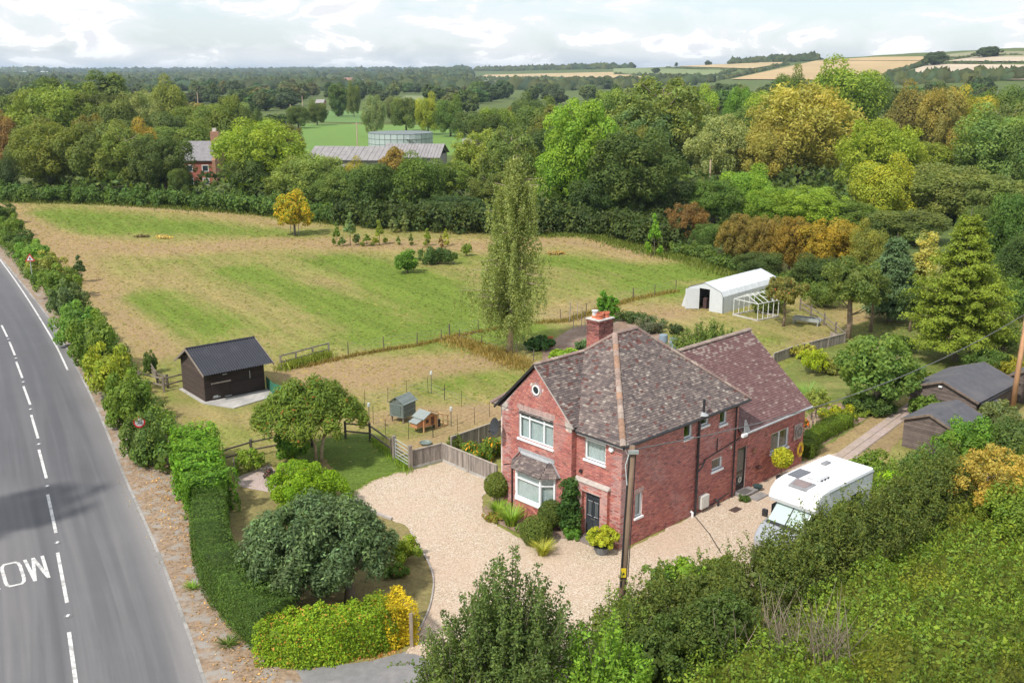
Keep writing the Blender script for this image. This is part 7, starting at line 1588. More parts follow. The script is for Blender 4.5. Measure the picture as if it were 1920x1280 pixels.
# big foreground shrub tree with spires
def spire_shrub(x, y, w_, d_, h, n_sh, colr, label, seed, sz=.085, spread=.5, lpm=70, name='damson_tree'):
    rng = np.random.default_rng(seed); e = empty(name, (x, y, 0), 0, label, 'tree'); P, N, C, Sz = [], [], [], []; b = MB()
    for i in range(n_sh):
        a = rng.uniform(0, 6.28); r = math.sqrt(rng.uniform(0, 1)); ex = np.array((math.cos(a)*r*w_/2, math.sin(a)*r*d_/2)); H_ = h*(1-.58*r**1.3)*rng.uniform(.62, 1.08); z0 = H_*rng.uniform(.2, .5); o_ = np.array((ex[0]*.55, ex[1]*.55, z0)); tip = np.array((ex[0]*(1+spread*.3), ex[1]*(1+spread*.3), H_))
        m_ = int(lpm*(H_-z0)); t = rng.uniform(0, 1, m_); bow = np.array((math.cos(a), math.sin(a), 0))*.25*r; wv = (.15*(1-t*.8)+.03)[:, None]
        c0 = o_+(tip-o_)*t[:, None]+bow*np.sin(t*3.14)[:, None]; P.append(c0+rng.normal(size=(m_, 3))*wv); N.append(rdir(rng, m_)+(math.cos(a)*.5*r, math.sin(a)*.5*r, .5)); C.append(leafcol(rng, m_, .14, .3)*rng.uniform(.8, 1.2)*(.9+.25*t)[:, None]); Sz.append(rng.uniform(sz*.6, sz*1.3, m_))
        if i % 3 == 0: b.tube([(ex[0]*.15, ex[1]*.15, 0), o_, tip], [.05, .03, .008], 4, cap=False)
    P, N, C, Sz = map(np.concatenate, (P, N, C, Sz)); inst('crown', foliage_mesh('crown', P, N, Sz, C, rng, 1.9, core=[((0, 0, h*.30), (w_*.26, d_*.26, h*.26))]), e, color=colr); b.build('stem', M_BARK, e)
spire_shrub(-.1, 29.0, 5.0, 3.4, 5.7, 210, (.060, .090, .036), 'tall dark green damson with upright spires in the foreground centre', 74, lpm=85)
spire_shrub(-2.0, 27.8, 2.6, 2.4, 3.8, 70, (.066, .094, .034), 'lower grey green suckering damson with long bare arching shoots at the drive mouth', 75, lpm=70)
spire_shrub(2.8, 28.6, 3.0, 2.6, 3.9, 90, (.095, .165, .028), 'fresh light green sapling thicket at the bottom right of the dark damson', 76, sz=.10)
spire_shrub(3.6, 31.6, 3.0, 2.4, 3.0, 80, (.08, .115, .03), 'mixed green thicket round the foot of the leaning pole', 77, lpm=55)
wild_hedge('dark_thicket', [(4.3, 29.8), (6.2, 31.2), (8.2, 32.6)], 2.4, 2.2, 12000, (.052, .08, .024), 'dark shaded thicket between damson and hawthorn hedge', seed=78, sz=.09, k=110, cr=(.16, .32))
spire_shrub(*G(1325, 672), 5.6, 3.6, 2.9, 170, (.085, .12, .04), 'fruit bush with upright shoots beside the water butts', 49, sz=.12, lpm=60, name='fruit_bush')
def arch_shoot(P3, label, seed, colr=(.07, .11, .035)):
    rng = np.random.default_rng(seed); pts = [np.array(p, float) for p in P3]; b = MB(); b.tube(pts, [.02]*(len(pts)-1)+[.006], 5); e = empty('arching_shoot', tuple(pts[0]), 0, label, 'branch')
    Q = []
    for a, c in zip(pts[:-1], pts[1:]):
        for t in np.linspace(0, 1, 26): Q.append(a+(c-a)*t+rng.normal(size=3)*.045)
    Q = np.array(Q)-pts[0]; n = len(Q)
    inst('leaves', foliage_mesh('leaves', Q, rdir(rng, n)+(0, 0, .6), rng.uniform(.06, .11, n), leafcol(rng, n), rng, 2.0), e, color=colr); b.v = [tuple(np.array(v)-pts[0]) for v in b.v]; b.build('stem', M_BARK, e)
arch_shoot([(-2.2, 28.0, 1.6), (-3.2, 28.4, 2.0), (-3.9, 28.7, 1.7)], 'long arching shoot reaching left over the tarmac', 79)
arch_shoot([(-2.4, 27.6, .8), (-3.1, 27.6, 1.2), (-3.6, 27.6, .9)], 'lower arching shoot at the bottom of the drive mouth', 80)
# brambles: rolling ground cover
def brambles():
    rng = np.random.default_rng(90); n = 140000; x = rng.uniform(4.5, 36, n*2); y = rng.uniform(22.5, 62, n*2)
    edge_y = np.interp(x, [4, 9, 14, 20, 24, 30, 36], [30.0, 34.1, 37.9, 43.0, 46.8, 55, 61]); k = (y < edge_y) & (np.abs(x) < y*.62+3); x, y = x[k][:n], y[k][:n]
    def hgt_(x, y): return .65+.35*np.sin(x*.7+y*.3)+.40*np.sin(x*1.9-y*1.3)*np.sin(x*.6+y*1.1)+.30*np.sin(x*3.3+y*2.7)*np.sin(x*2.1-y*2.9)+.14*np.sin(x*8.3-y*6.1)+np.clip((x-16)*.05, 0, .8)
    z = np.maximum(.03, hgt_(x, y)*np.clip((np.interp(x, [4, 9, 14, 20, 24, 30, 36], [30.0, 34.1, 37.9, 43.0, 46.8, 55, 61])-y)/1.2, .25, 1)+rng.normal(size=len(x))*.16+.35*(rng.uniform(size=len(x)) < .08)*rng.uniform(size=len(x))); e = .1
    gx, gy = (hgt_(x+e, y)-hgt_(x, y))/e, (hgt_(x, y+e)-hgt_(x, y))/e; N = np.stack([-gx, -gy, np.ones(len(x))], 1)+rdir(rng, len(x))*.9
    C = leafcol(rng, len(x), .22, .32); pat = np.sin(x*.9+y*1.2)+np.sin(x*.35-y*.5+1)+.6*np.sin(x*2.7+y*.4); C *= (1+.14*pat)[:, None]; br_ = (np.sin(x*1.1-y*.8)+np.sin(x*.4+y*.9) > 1.15); C[br_] *= (1.2, .95, .9)
    S = rng.uniform(.06, .125, len(x))*np.where(rng.uniform(size=len(x)) < .10, 1.7, 1); P = np.stack([x, y, z], 1)
    V, Fq = leaf_quads(P, N/np.linalg.norm(N, axis=1)[:, None], S, rng); CC = np.repeat(C, 4, 0)
    xs, ys = np.arange(4.5, 37, .8), np.arange(22, 62, .8); X, Y = np.meshgrid(xs, ys); ey = np.interp(X, [4, 9, 14, 20, 24, 30, 36], [30.0, 34.1, 37.9, 43.0, 46.8, 55, 61]); Z = np.where(Y < ey, np.maximum(.02, hgt_(X, Y)*np.clip((ey-Y)/1.2, 0, 1)-.16), -.1)
    Z = np.where(Y < ey, np.maximum(.02, Z-.28), -.1); g = np.stack([X, Y, Z], -1).reshape(-1, 3); i = np.arange(len(ys)-1)[:, None]*len(xs)+np.arange(len(xs)-1)[None]; gq = np.stack([i, i+1, i+1+len(xs), i+len(xs)], -1).reshape(-1, 4)+len(V)
    o = inst('brambles', quad_mesh('brambles', np.concatenate([V, g]), np.concatenate([Fq, gq]), np.concatenate([CC, np.tile((.75, .6, .6), (len(g), 1))]), LEAF), color=(.092, .138, .026)); tag(o, 'rough bank of brambles and weeds in the lower right corner', 'brambles', kind='stuff')
brambles()
def dead_stems(px, py, n, h, label, seed):
    rng = np.random.default_rng(seed); x, y = G(px, py); b = MB()
    for i in range(n):
        a = rng.uniform(0, 6.28); l = h*rng.uniform(.5, 1.1); ln = rng.uniform(.15, .7); bx, by = rng.normal(size=2)*.35; p1_ = (bx+math.cos(a)*l*ln*.5, by+math.sin(a)*l*ln*.5, l*.6); p2_ = (bx+math.cos(a)*l*ln*.9, by+math.sin(a)*l*ln*.9, l); g = rng.uniform(.7, 1.2)
        b.tube([(bx, by, 0), p1_, p2_], [.018, .012, .004], 3, (g, g*.93, g*.85), cap=False)
        for k in range(3): t = rng.uniform(.3, .9); q = np.array(p1_)*t+np.array((bx, by, 0))*(1-t); d = rng.normal(size=3)*.35+(0, 0, .3); b.tube([q, q+d], [.007, .003], 3, (g, g*.93, g*.85), cap=False)
    o = b.build('dead_stems', mat('dead_wood', (.27, .23, .19), .95, .2, 5, tint=True), None, (x, y, .1)); tag(o, label, 'dead stems')
dead_stems(1455, 1225, 34, 2.2, 'grey bundle of dead stems left in the brambles below the hawthorn hedge', 91); dead_stems(1550, 1240, 40, 2.4, 'spreading dead stems rising from the bottom centre of the bramble bank', 92)
dead_stems(1350, 1260, 10, 2.2, 'few bleached bent twigs at the foot of the dark thicket', 93)

# ---------------------------------------------------------------- long field: saplings and bushes
def gold_maple():
    x, y = G(553, 441); e = empty('field_maple', (x, y, 0), 0, 'lone golden yellow tree with a wooden guard in the long field', 'tree'); rng = np.random.default_rng(101)
    cl = crown_clumps(rng, 4.9, 4.6, 5.4, .35, 48, (.14, .26), .7); P, N, C = clump_points(rng, cl, 6500, (0, 0, 2.5), hue=.25, jit=.8); C[rng.uniform(size=len(C)) < .3] *= (.5, .85, .8)
    inst('crown', foliage_mesh('crown', P, N, rng.uniform(.14, .28, len(P)), C, rng, core=[((0, 0, 3.2), (1.5, 1.5, 1.4))]), e, color=(.26, .20, .022)); inst('trunk', trunk_mesh('trunk', 4, .12, rng, 6, 1.4), e)
    s = MB()
    for a in (0, 1.57, 3.14, 4.71): s.tube([(math.cos(a)*.5, math.sin(a)*.5, 0), (math.cos(a)*.5, math.sin(a)*.5, 1.4)], .04, 5)
    s.build('tree_guard', M_WOOD, e)
gold_maple()
for i, (px, py, top, wpx, c, lb) in enumerate(((632, 462, 420, 17, (.10, .15, .03), 'slim sapling first in the field row from the golden tree'), (657, 461, 402, 34, (.12, .17, .09), 'grey green young conifer second in the field row'),
     (688, 461, 440, 24, (.13, .17, .04), 'low yellowish sapling between the grey green conifer and the tall sapling'), (712, 459, 416, 28, (.16, .19, .035), 'tall yellow green sapling in the middle of the field row'), (747, 459, 444, 12, (.09, .14, .03), 'tiny sapling right of the tall yellow green one'),
     (771, 460, 440, 13, (.09, .12, .04), 'tiny dark sapling fifth in the row'), (801, 461, 430, 20, (.15, .19, .035), 'bright upright sapling right of the tiny ones'), (827, 464, 443, 14, (.16, .11, .05), 'brownish sapling in the field row'), (836, 461, 430, 15, (.22, .24, .04), 'yellow leaved sapling beside the brownish one'),
     (687, 425, 395, 14, (.24, .27, .04), 'thin yellow sapling near the far hedge'), (737, 436, 408, 22, (.14, .17, .09), 'pale feathery sapling by the far hedge, left one'), (760, 435, 400, 24, (.13, .16, .08), 'pale feathery sapling by the far hedge, right one'), (875, 480, 455, 24, (.13, .18, .04), 'thin open sapling left of the birch'),
     (1226, 480, 405, 30, (.12, .22, .03), 'fresh green sapling at the foot of the wooded belt'))):
    tree(px, -py, top, wpx, 'sap' if i not in (12,) else 'airy', c, lb, name='sapling', cat='sapling')
clumpy('field_bush', *G(764, 512), 2.6, 2.4, 2.7, 3200, (.07, .14, .025), 'round green bush standing alone in the long field', seed=102, sz=.14)
clumpy('field_bush', *G(822, 495), 4.3, 2.2, 1.9, 3600, (.05, .085, .03), 'wide low dark bush near the field saplings', seed=103, sz=.16)
clumpy('straw_heap', *G(307, 447), 2.2, 1.2, .35, 500, (.36, .29, .16), 'pale heap of cut grass in the long field', seed=104, sz=.15, cat='heap', stem=False)
clumpy('straw_heap', *G(1040, 477), 2.4, 1.2, .4, 500, (.26, .19, .11), 'sandy heap of cuttings in the field right of the birch', seed=105, sz=.15, cat='heap', stem=False)
clumpy('compost_heap', *G(265, 445), 2.2, 1.0, .3, 500, (.12, .10, .07), 'dark heap beside the pale cut grass heap', seed=106, sz=.15, cat='heap', stem=False)
# rough dry grass along fences: uncountable tufts
def tufts(name, pix, n, spread, h, colr, label, seed, wd=.03):
    rng = np.random.default_rng(seed); P = np.array([G(*p) for p in pix]); L = np.r_[0, np.cumsum(np.linalg.norm(np.diff(P, axis=0), axis=1))]; s = rng.uniform(0, L[-1], n); cx = np.interp(s, L, P[:, 0])+rng.normal(size=n)*spread; cy = np.interp(s, L, P[:, 1])+rng.normal(size=n)*spread
    a = rng.uniform(0, 6.28, n); l = h*rng.uniform(.4, 1.2, n); ln = rng.uniform(.1, .8, n); dx, dy = np.cos(a), np.sin(a)
    V = np.stack([np.stack([cx-dy*wd, cy+dx*wd, 0*l], 1), np.stack([cx+dy*wd, cy-dx*wd, 0*l], 1), np.stack([cx+dx*ln*l*.5+dy*wd*.6, cy+dy*ln*l*.5-dx*wd*.6, l*.7], 1), np.stack([cx+dx*ln*l, cy+dy*ln*l, l], 1)], 1).reshape(-1, 3)
    o = inst(name, quad_mesh(name, V, np.arange(4*n).reshape(-1, 4), np.repeat(leafcol(rng, n, .15, .3), 4, 0), LEAF), color=colr); tag(o, label, 'grass', kind='stuff')
tufts('rough_grass', [(560,690),(660,668),(720,657),(782,648),(845,634),(900,622),(960,612)], 2600, .18, .24, (.15, .115, .055), 'dry brown grass along the wire fence', 110)
tufts('rough_grass', [(843,634),(870,645),(930,665),(990,690)], 3600, .6, .34, (.19, .145, .07), 'tall straw coloured grass under the birch', 111)
tufts('rough_grass', [(1000,606),(1060,603),(1099,590),(1187,562),(1267,547)], 2600, .22, .32, (.16, .13, .06), 'tall dry grass along the wire fence towards the polytunnel', 112)
tufts('rough_grass', [(527,694),(616,669)], 900, .3, .6, (.14, .17, .05), 'green weeds growing through the hurdle gate', 113)
tufts('rough_grass', [(1010,442),(1100,440),(1200,468),(1300,490),(1400,520),(1500,545)], 6000, 1.0, .45, (.085, .11, .03), 'rank grass at the foot of the wooded belt', 114, .06)
tufts('rough_grass', [(0,378),(200,382),(500,402),(640,420),(900,435)], 6000, 1.0, .5, (.08, .10, .03), 'rank grass at the foot of the far hedge', 115, .07)
tufts('rough_grass', [(700,825),(740,862),(768,888)], 500, .15, .3, (.12, .18, .03), 'uncut grass at the foot of the fence by the gate', 116, .02)
tufts('rough_grass', [(650,950),(668,920),(700,900),(745,886),(768,884)], 900, .10, .10, (.12, .18, .03), 'grass creeping over the gravel edge', 118, .015)
clumpy('low_hedge', *G(1195, 606), 5.6, 1.2, .9, 3000, (.055, .085, .04), 'low dark hedge at the far side of the vegetable plot', seed=107, sz=.12, cat='hedge', rot=-.75, k=50)
clumpy('lavender_bush', *G(1218, 625), 2.6, 1.8, 1.2, 2600, (.09, .10, .09), 'grey lavender like bush above the water butts', seed=108, sz=.10)
clumpy('dark_bush', *G(1268, 626), 1.4, 1.2, .8, 1200, (.04, .06, .03), 'small dark bush between grey bush and fruit bush', seed=109, sz=.1)
clumpy('rhubarb', *G(1012, 655), 2.2, 1.8, 1.0, 1500, (.04, .09, .035), 'dark broad leaved clump at the corner of the vegetable plot', seed=119, sz=.22)
clumpy('salad_bed', *G(1055, 672), 2.6, 1.4, .7, 1900, (.15, .24, .03), 'bright green leafy row in the vegetable plot above the gable roof', seed=120, sz=.14, spots=(.04, (.4, .4, .4)))
clumpy('cabbage_row', *G(1100, 655), 2.4, 1.2, .7, 1400, (.09, .15, .09), 'blue green cabbages left of the chimney', seed=121, sz=.16)
s = MB(); s.box(-.25, .25, -.02, .02, 0, .9, (1, 1, 1)); tag(s.build('orange_marker', mat('orange_board', (.5, .14, .06), .8), None, (*G(1031, 652), 0), .4), 'small terracotta coloured board in the vegetable plot', 'board')
# ---------------------------------------------------------------- far hedge and the wooded belt
fh = [G(-60, 372), G(60, 378), G(230, 382), G(400, 392), G(500, 402), G(640, 418)]
wild_hedge('field_hedge', fh, 4.2, 2.6, 20000, (.055, .095, .028), 'long green field hedge closing the far left of the field', seed=130, sz=.34, k=260, cr=(.25, .42), shoots=60)
fh2 = [G(640, 418), G(760, 428), G(860, 434), G(960, 438), G(1080, 436), G(1180, 448), G(1270, 470)]
wild_hedge('field_edge_scrub', [G(1260, 470), G(1340, 492), G(1420, 520), G(1500, 545), G(1600, 565)], 3.0, 1.4, 7000, (.06, .095, .026), 'low green scrub at the foot of the russet and amber bushes', seed=132, sz=.26, k=90, cr=(.25, .42))
wild_hedge('field_hedge', fh2, 5.0, 3.6, 20000, (.040, .060, .021), 'dark tall hedge along the wooded belt behind birch and field', seed=131, sz=.34, k=260, cr=(.25, .42), shoots=60)
T = tree
# left clump in front
T(95, 178, 222, 135, 'tight', (.095, .11, .028), 'broad olive tree with yellowing left flank at the far field hedge', squash=.8)
T(185, 176, 218, 130, 'broad_1', (.075, .095, .03), 'dark olive tree second from the left behind the field hedge')
T(245, 172, 238, 120, 'airy', (.10, .125, .04), 'lighter open tree in the middle of the left clump')
T(262, 182, 230, 80, 'broad', (.17, .13, .035), 'orange tinted tree top inside the left clump')
T(312, 168, 240, 120, 'tight_1', (.05, .07, .024), 'dark sycamore left of the brick cottage')
T(338, 164, 312, 44, 'broad_1', (.055, .08, .025), 'smaller dark tree touching the brick cottage')
T(10, 172, 290, 55, 'broad', (.045, .065, .03), 'small dark tree at the left edge above the hedge')
T(495, 170, 212, 165, 'willow', (.135, .18, .035), 'large bright yellow green willow right of the brick cottage')
T(470, 166, 290, 90, 'broad', (.055, .08, .03), 'dark lower growth under the bright willow')
T(590, 158, 280, 130, 'willow_1', (.115, .15, .055), 'soft grey green sallow between bright willow and the barns')
T(545, 160, 310, 90, 'willow', (.10, .13, .045), 'low sallow at the foot of the bright willow')
T(640, 154, 315, 110, 'willow_1', (.08, .115, .04), 'drooping shrub willow behind the golden field tree')
T(700, 150, 300, 110, 'broad_1', (.05, .08, .025), 'dark green tree below the long barn')
T(742, 156, 270, 62, 'tall', (.14, .10, .035), 'bronze leaved upright tree before the second barn')
T(672, 160, 300, 60, 'broad', (.15, .14, .035), 'yellowish bush tree under the barn gable')
T(785, 150, 290, 105, 'broad', (.06, .095, .025), 'green tree below the slurry tank')
T(850, 142, 365, 150, 'tight', (.032, .055, .022), 'wide dark bush mass left of the birch', squash=.6)
T(845, 165, 300, 100, 'airy', (.09, .125, .035), 'loose mid green tree right below the slurry tank')
T(895, 175, 240, 105, 'airy_1', (.14, .17, .045), 'sparse yellow green ash right of the slurry tank')
T(960, 160, 235, 120, 'airy', (.10, .13, .05), 'thin leaved ash behind the birch top')
T(925, 152, 320, 110, 'airy_1', (.08, .10, .035), 'brown green scrub tree beside the birch')
# right: big ones
T(1092, 150, 172, 150, 'tight', (.11, .175, .028), 'tall bright green tree right behind the birch')
T(1060, 148, 270, 120, 'broad_1', (.10, .165, .026), 'bright green lower tree right of the birch')
T(1188, 140, 220, 185, 'tight_1', (.046, .068, .022), 'huge dark green oak above the hedge in the picture centre')
T(1120, 142, 330, 110, 'broad', (.035, .058, .022), 'dark lower tree between bright tree and oak')
T(1245, 140, 330, 120, 'broad_1', (.038, .058, .023), 'dark bushy tree right foot of the oak')
T(1240, 205, 140, 200, 'airy', (.105, .13, .045), 'large grey green open crowned tree behind the oak')
T(1345, 190, 205, 120, 'willow', (.15, .17, .09), 'dull silver willow left of the golden willow')
T(1498, 190, 138, 215, 'willow_1', (.20, .185, .06), 'massive golden olive willow, biggest of the right hand trees')
T(1440, 186, 220, 110, 'willow', (.185, .17, .06), 'lower left lobe of golden willow foliage as its own stem')
T(1568, 260, 118, 160, 'broad', (.105, .15, .03), 'tall green tree on the skyline behind the golden willow')
T(1385, 270, 155, 70, 'tight', (.07, .13, .025), 'dark green rounded tree left of the skyline behind the golden willow')
T(1425, 250, 165, 90, 'broad_1', (.12, .17, .03), 'mid green tree beside the golden willow shoulder')
T(1475, 330, 130, 60, 'broad', (.07, .10, .028), 'dark tree top peeping over the golden willow')
T(1620, 300, 125, 90, 'tight', (.06, .09, .04), 'blue green crown on the skyline right of the golden willow')
T(1642, 170, 212, 160, 'willow', (.13, .165, .026), 'yellow green pointed tree right of the golden willow')
T(1648, 138, 295, 118, 'broad', (.165, .18, .028), 'yellow speckled tree in the middle of the right scrub')
T(1725, 180, 260, 120, 'broad_1', (.12, .15, .03), 'mid green bush tree behind the yellow speckled tree')
T(1755, 235, 155, 88, 'broad_1', (.15, .13, .045), 'brown green tree before the pale hill fields')
T(1700, 250, 160, 90, 'broad', (.11, .10, .04), 'russet tinted tree left of the brown green tree')
T(1815, 240, 170, 90, 'broad', (.17, .16, .03), 'yellow topped tree right of the brown green tree')
T(1868, 250, 148, 120, 'tight_1', (.06, .09, .025), 'dark green tree at the right skyline')
T(1925, 230, 155, 100, 'tight', (.055, .085, .025), 'dark green tree cut by the right picture edge')
T(1860, 175, 205, 160, 'broad', (.085, .13, .045), 'large soft green tree at the right above the scrub')
T(1935, 160, 215, 110, 'broad_1', (.065, .10, .035), 'deep green tree at the right edge below the skyline')
# scrub willow belt
T(1335, 138, 330, 110, 'willow', (.06, .10, .028), 'dark green sallow right of the oak foot'); T(1400, 142, 315, 110, 'broad', (.10, .165, .028), 'bright sallow with rounded top left of centre scrub')
T(1455, 134, 345, 130, 'willow_1', (.10, .155, .028), 'bright green feathery sallow in the centre scrub'); T(1520, 132, 345, 140, 'willow', (.125, .18, .032), 'broad feathery sallow above the amber bushes')
T(1590, 130, 370, 110, 'willow_1', (.085, .125, .032), 'mid green sallow above the amber bushes, right part'); T(1700, 122, 390, 150, 'broad_1', (.085, .11, .04), 'grey green scrub behind the conifer top')
T(1765, 140, 300, 190, 'willow', (.105, .125, .05), 'wide grey green sallow on the right'); T(1860, 135, 320, 170, 'willow_1', (.09, .115, .045), 'dull green sallow filling the right edge')
T(1900, 100, 350, 110, 'broad', (.055, .10, .028), 'deep green round tree right of the feathery conifer'); T(1845, 112, 380, 110, 'broad_1', (.07, .105, .035), 'olive scrub tree touching the feathery conifer')
T(1910, 92, 440, 110, 'broad', (.04, .07, .025), 'dark tree mass at the right edge behind the conifer')
# coloured edge bushes
T(1285, -465, 376, 84, 'airy_1', (.145, .09, .045), 'russet hawthorn at the bend of the field edge'); T(1258, -462, 410, 50, 'broad', (.05, .09, .03), 'dark green bush left of the russet hawthorn')
T(1322, -475, 415, 60, 'broad_1', (.06, .10, .03), 'green bush between russet hawthorn and bronze bushes'); T(1385, -495, 394, 86, 'tight', (.125, .10, .035), 'bronze brown bush, left of the coloured trio')
T(1435, -505, 395, 80, 'tight_1', (.14, .105, .035), 'bronze bush in the middle of the coloured trio'); T(1478, -512, 398, 76, 'tight', (.16, .115, .03), 'orange tinged bush right of the bronze ones')
T(1555, -522, 400, 125, 'tight_1', (.20, .15, .025), 'amber yellow bush, brightest of the field edge'); T(1622, -540, 420, 70, 'broad', (.13, .14, .04), 'olive bush between amber bush and pine')
T(1418, -525, 470, 90, 'broad_1', (.05, .075, .028), 'dark undergrowth below the bronze bushes'); T(1530, -545, 480, 110, 'broad', (.045, .07, .025), 'dark undergrowth below the amber bush')
# behind, left (220-330 m)
T(110, 235, 148, 150, 'willow_1', (.115, .15, .04), 'tall yellow green tree on the left skyline below the white quarry'); T(105, 270, 136, 120, 'tight', (.055, .08, .028), 'dark tree top behind the tall yellow green left tree')
T(202, 300, 126, 90, 'tall', (.06, .085, .03), 'highest dark poplar like tree on the left skyline'); T(165, 260, 165, 90, 'broad', (.09, .12, .035), 'green tree below the dark skyline poplar')
T(225, 230, 180, 100, 'broad_1', (.065, .085, .03), 'dark green tree in the second row on the left'); T(262, 245, 160, 90, 'willow', (.14, .16, .085), 'silver leaved willow on the left')
T(320, 270, 150, 75, 'broad', (.10, .12, .04), 'rounded olive tree right of the silver willow'); T(300, 215, 200, 120, 'tight_1', (.05, .07, .026), 'very dark tree behind the left clump')
T(30, 240, 165, 100, 'broad_1', (.06, .08, .03), 'dark tree at the left edge behind the meadow'); T(10, 225, 212, 60, 'broad', (.13, .085, .045), 'red brown small tree at the left edge')
T(370, 240, 190, 110, 'broad_1', (.08, .11, .03), 'mid green tree above the brick cottage'); T(420, 225, 190, 90, 'broad', (.075, .10, .028), 'green tree behind the cottage chimney')
T(462, 225, 192, 70, 'tight', (.05, .07, .025), 'dark tree behind the bright willow'); T(350, 205, 230, 130, 'broad', (.075, .105, .03), 'green tree directly behind the cottage roof')
T(435, 260, 172, 60, 'broad_1', (.07, .09, .03), 'smaller tree right above the cottage'); T(300, 300, 168, 70, 'willow', (.15, .17, .10), 'pale silvery willow in the third row on the left')
# middle distance singles
T(702, 330, 172, 44, 'willow', (.12, .15, .10), 'silver grey willow at the edge of the bright green field'); T(635, 480, 152, 34, 'tall', (.05, .08, .03), 'dark upright tree left of the silver grey willow far off')
T(664, 470, 155, 26, 'broad', (.07, .09, .035), 'small round tree far behind the silver grey willow'); T(762, 360, 178, 58, 'broad_1', (.075, .10, .04), 'green tree right of the silver grey willow')
T(803, 340, 178, 48, 'broad', (.15, .17, .03), 'yellow green tree behind the bright field'); T(845, 330, 182, 60, 'broad', (.065, .10, .03), 'mid green tree right of the yellow green one'); T(880, 300, 205, 70, 'broad_1', (.055, .08, .03), 'dark tree at the right corner of the bright field')
T(735, 420, 175, 40, 'willow_1', (.10, .12, .08), 'grey tree in the distance behind the bright field'); T(595, 400, 190, 40, 'broad', (.06, .08, .03), 'dark bush at the far left of the bright field'); T(560, 380, 196, 46, 'broad_1', (.06, .085, .03), 'dark tree at the left corner of the bright field')
T(1010, 230, 190, 90, 'broad', (.07, .10, .035), 'mid green tree between birch top and the bright tree'); T(935, 260, 196, 70, 'broad_1', (.09, .13, .03), 'fresh green tree above the birch'); T(990, 300, 180, 70, 'broad', (.05, .075, .03), 'dark tree on the way to the hill fields')
T(1140, 290, 160, 80, 'broad_1', (.09, .13, .035), 'green tree just over the tall bright tree'); T(1310, 300, 165, 70, 'broad', (.13, .19, .035), 'light green tree top left of the golden willow skyline')
# fillers of the same belt behind these: kinds nothing tells apart
rngf = random.Random(12); KINDS = [('dark', (.05, .075, .028), 'dark green tree in the mixed woodland beyond the wooded belt'), ('mid', (.075, .105, .033), 'mid green tree in the mixed woodland beyond the wooded belt'),
    ('grey', (.115, .135, .07), 'grey green tree in the mixed woodland beyond the wooded belt'), ('olive', (.12, .13, .04), 'olive tree in the mixed woodland beyond the wooded belt')]
def envelope(px): return float(np.interp(px, [-100, 60, 200, 330, 560, 900, 1000, 1120, 1240, 1500, 1600, 1750, 2000], [172, 150, 150, 172, 190, 205, 186, 165, 150, 140, 142, 158, 160]))
def undergrowth():
    rng = np.random.default_rng(66); n = 48000; y = 140*(1+1.6*rng.uniform(size=n*2)**1.3); px = rng.uniform(-60, 2000, n*2); x = (px-960)/F_PX*(y*CP+CAM_H*SP)
    near = np.interp(px, [-60, 60, 500, 640, 960, 1180, 1290, 1500, 1700, 2000], [172, 168, 152, 146, 140, 138, 125, 108, 95, 90]); k = (y > near+2) & ~((px > 555) & (px < 905) & (y > 205)) & ~((px < 60) & (y > 185)) & ~((px > 335) & (px < 430) & (y > 178) & (y < 205)); x, y = x[k][:n], y[k][:n]; n = len(x)
    z = 1.2+1.3*np.sin(x*.31+y*.17)+.9*np.sin(x*.83-y*.5)+rng.uniform(-.6, 1.1, n); z = np.maximum(.1, z); C = leafcol(rng, n, .2, .35)*(1+.2*np.sin(x*.12+y*.21))[:, None]
    V, Fq = leaf_quads(np.stack([x, y, z], 1), (lambda v: v/np.linalg.norm(v, axis=1)[:, None])(rdir(rng, n)*.8+(0, 0, .8)), rng.uniform(.5, 1.1, n), rng); o = inst('undergrowth', quad_mesh('undergrowth', V, Fq, np.repeat(C, 4, 0), LEAF), color=(.05, .075, .025)); tag(o, 'tangled undergrowth between the trees of the wooded belt', 'undergrowth', kind='stuff')
undergrowth()
nf = 0
for _ in range(3000):
    if nf >= 175: break
    d = 175*(1+3.2*rngf.random()**1.2); px = rngf.uniform(-60, 1980); y = d
    if 555 < px < 905 and d < 560: continue
    if 320 < px < 430 and d < 215: continue
    if px < 60 and d < 345: continue
    x = X_at(px, y); top = envelope(px)+rngf.uniform(4, 60)*(300/d); h = Z_at(top, y)
    if h < 5.5: continue
    h = min(h, rngf.uniform(10, 17)); w_ = rngf.uniform(8, 14); k = rngf.choice(KINDS); tb = terrain(x, y)
    me, tr_, H, W = proto(rngf.choice(['broad', 'broad_1', 'tight', 'airy', 'willow']) if d < 330 else rngf.choice(['low', 'low_1', 'low_2'])); c = tuple(v*rngf.uniform(.85, 1.15) for v in k[1])
    if tr_:
        e = empty('woodland_tree', (x, y, tb), rngf.uniform(0, 6.28), k[2], 'tree', k[0]+' trees of the mixed woodland'); e.scale = (w_/W, w_/W, h/H); inst('crown', me, e, color=c); inst('trunk', tr_, e)
    else:
        o = inst('woodland_tree', me, None, (x, y, tb), (0, 0, rngf.uniform(0, 6.28)), (w_/W, w_/W, h/H), c); tag(o, k[2], 'tree', k[0]+' trees of the mixed woodland')
    nf += 1
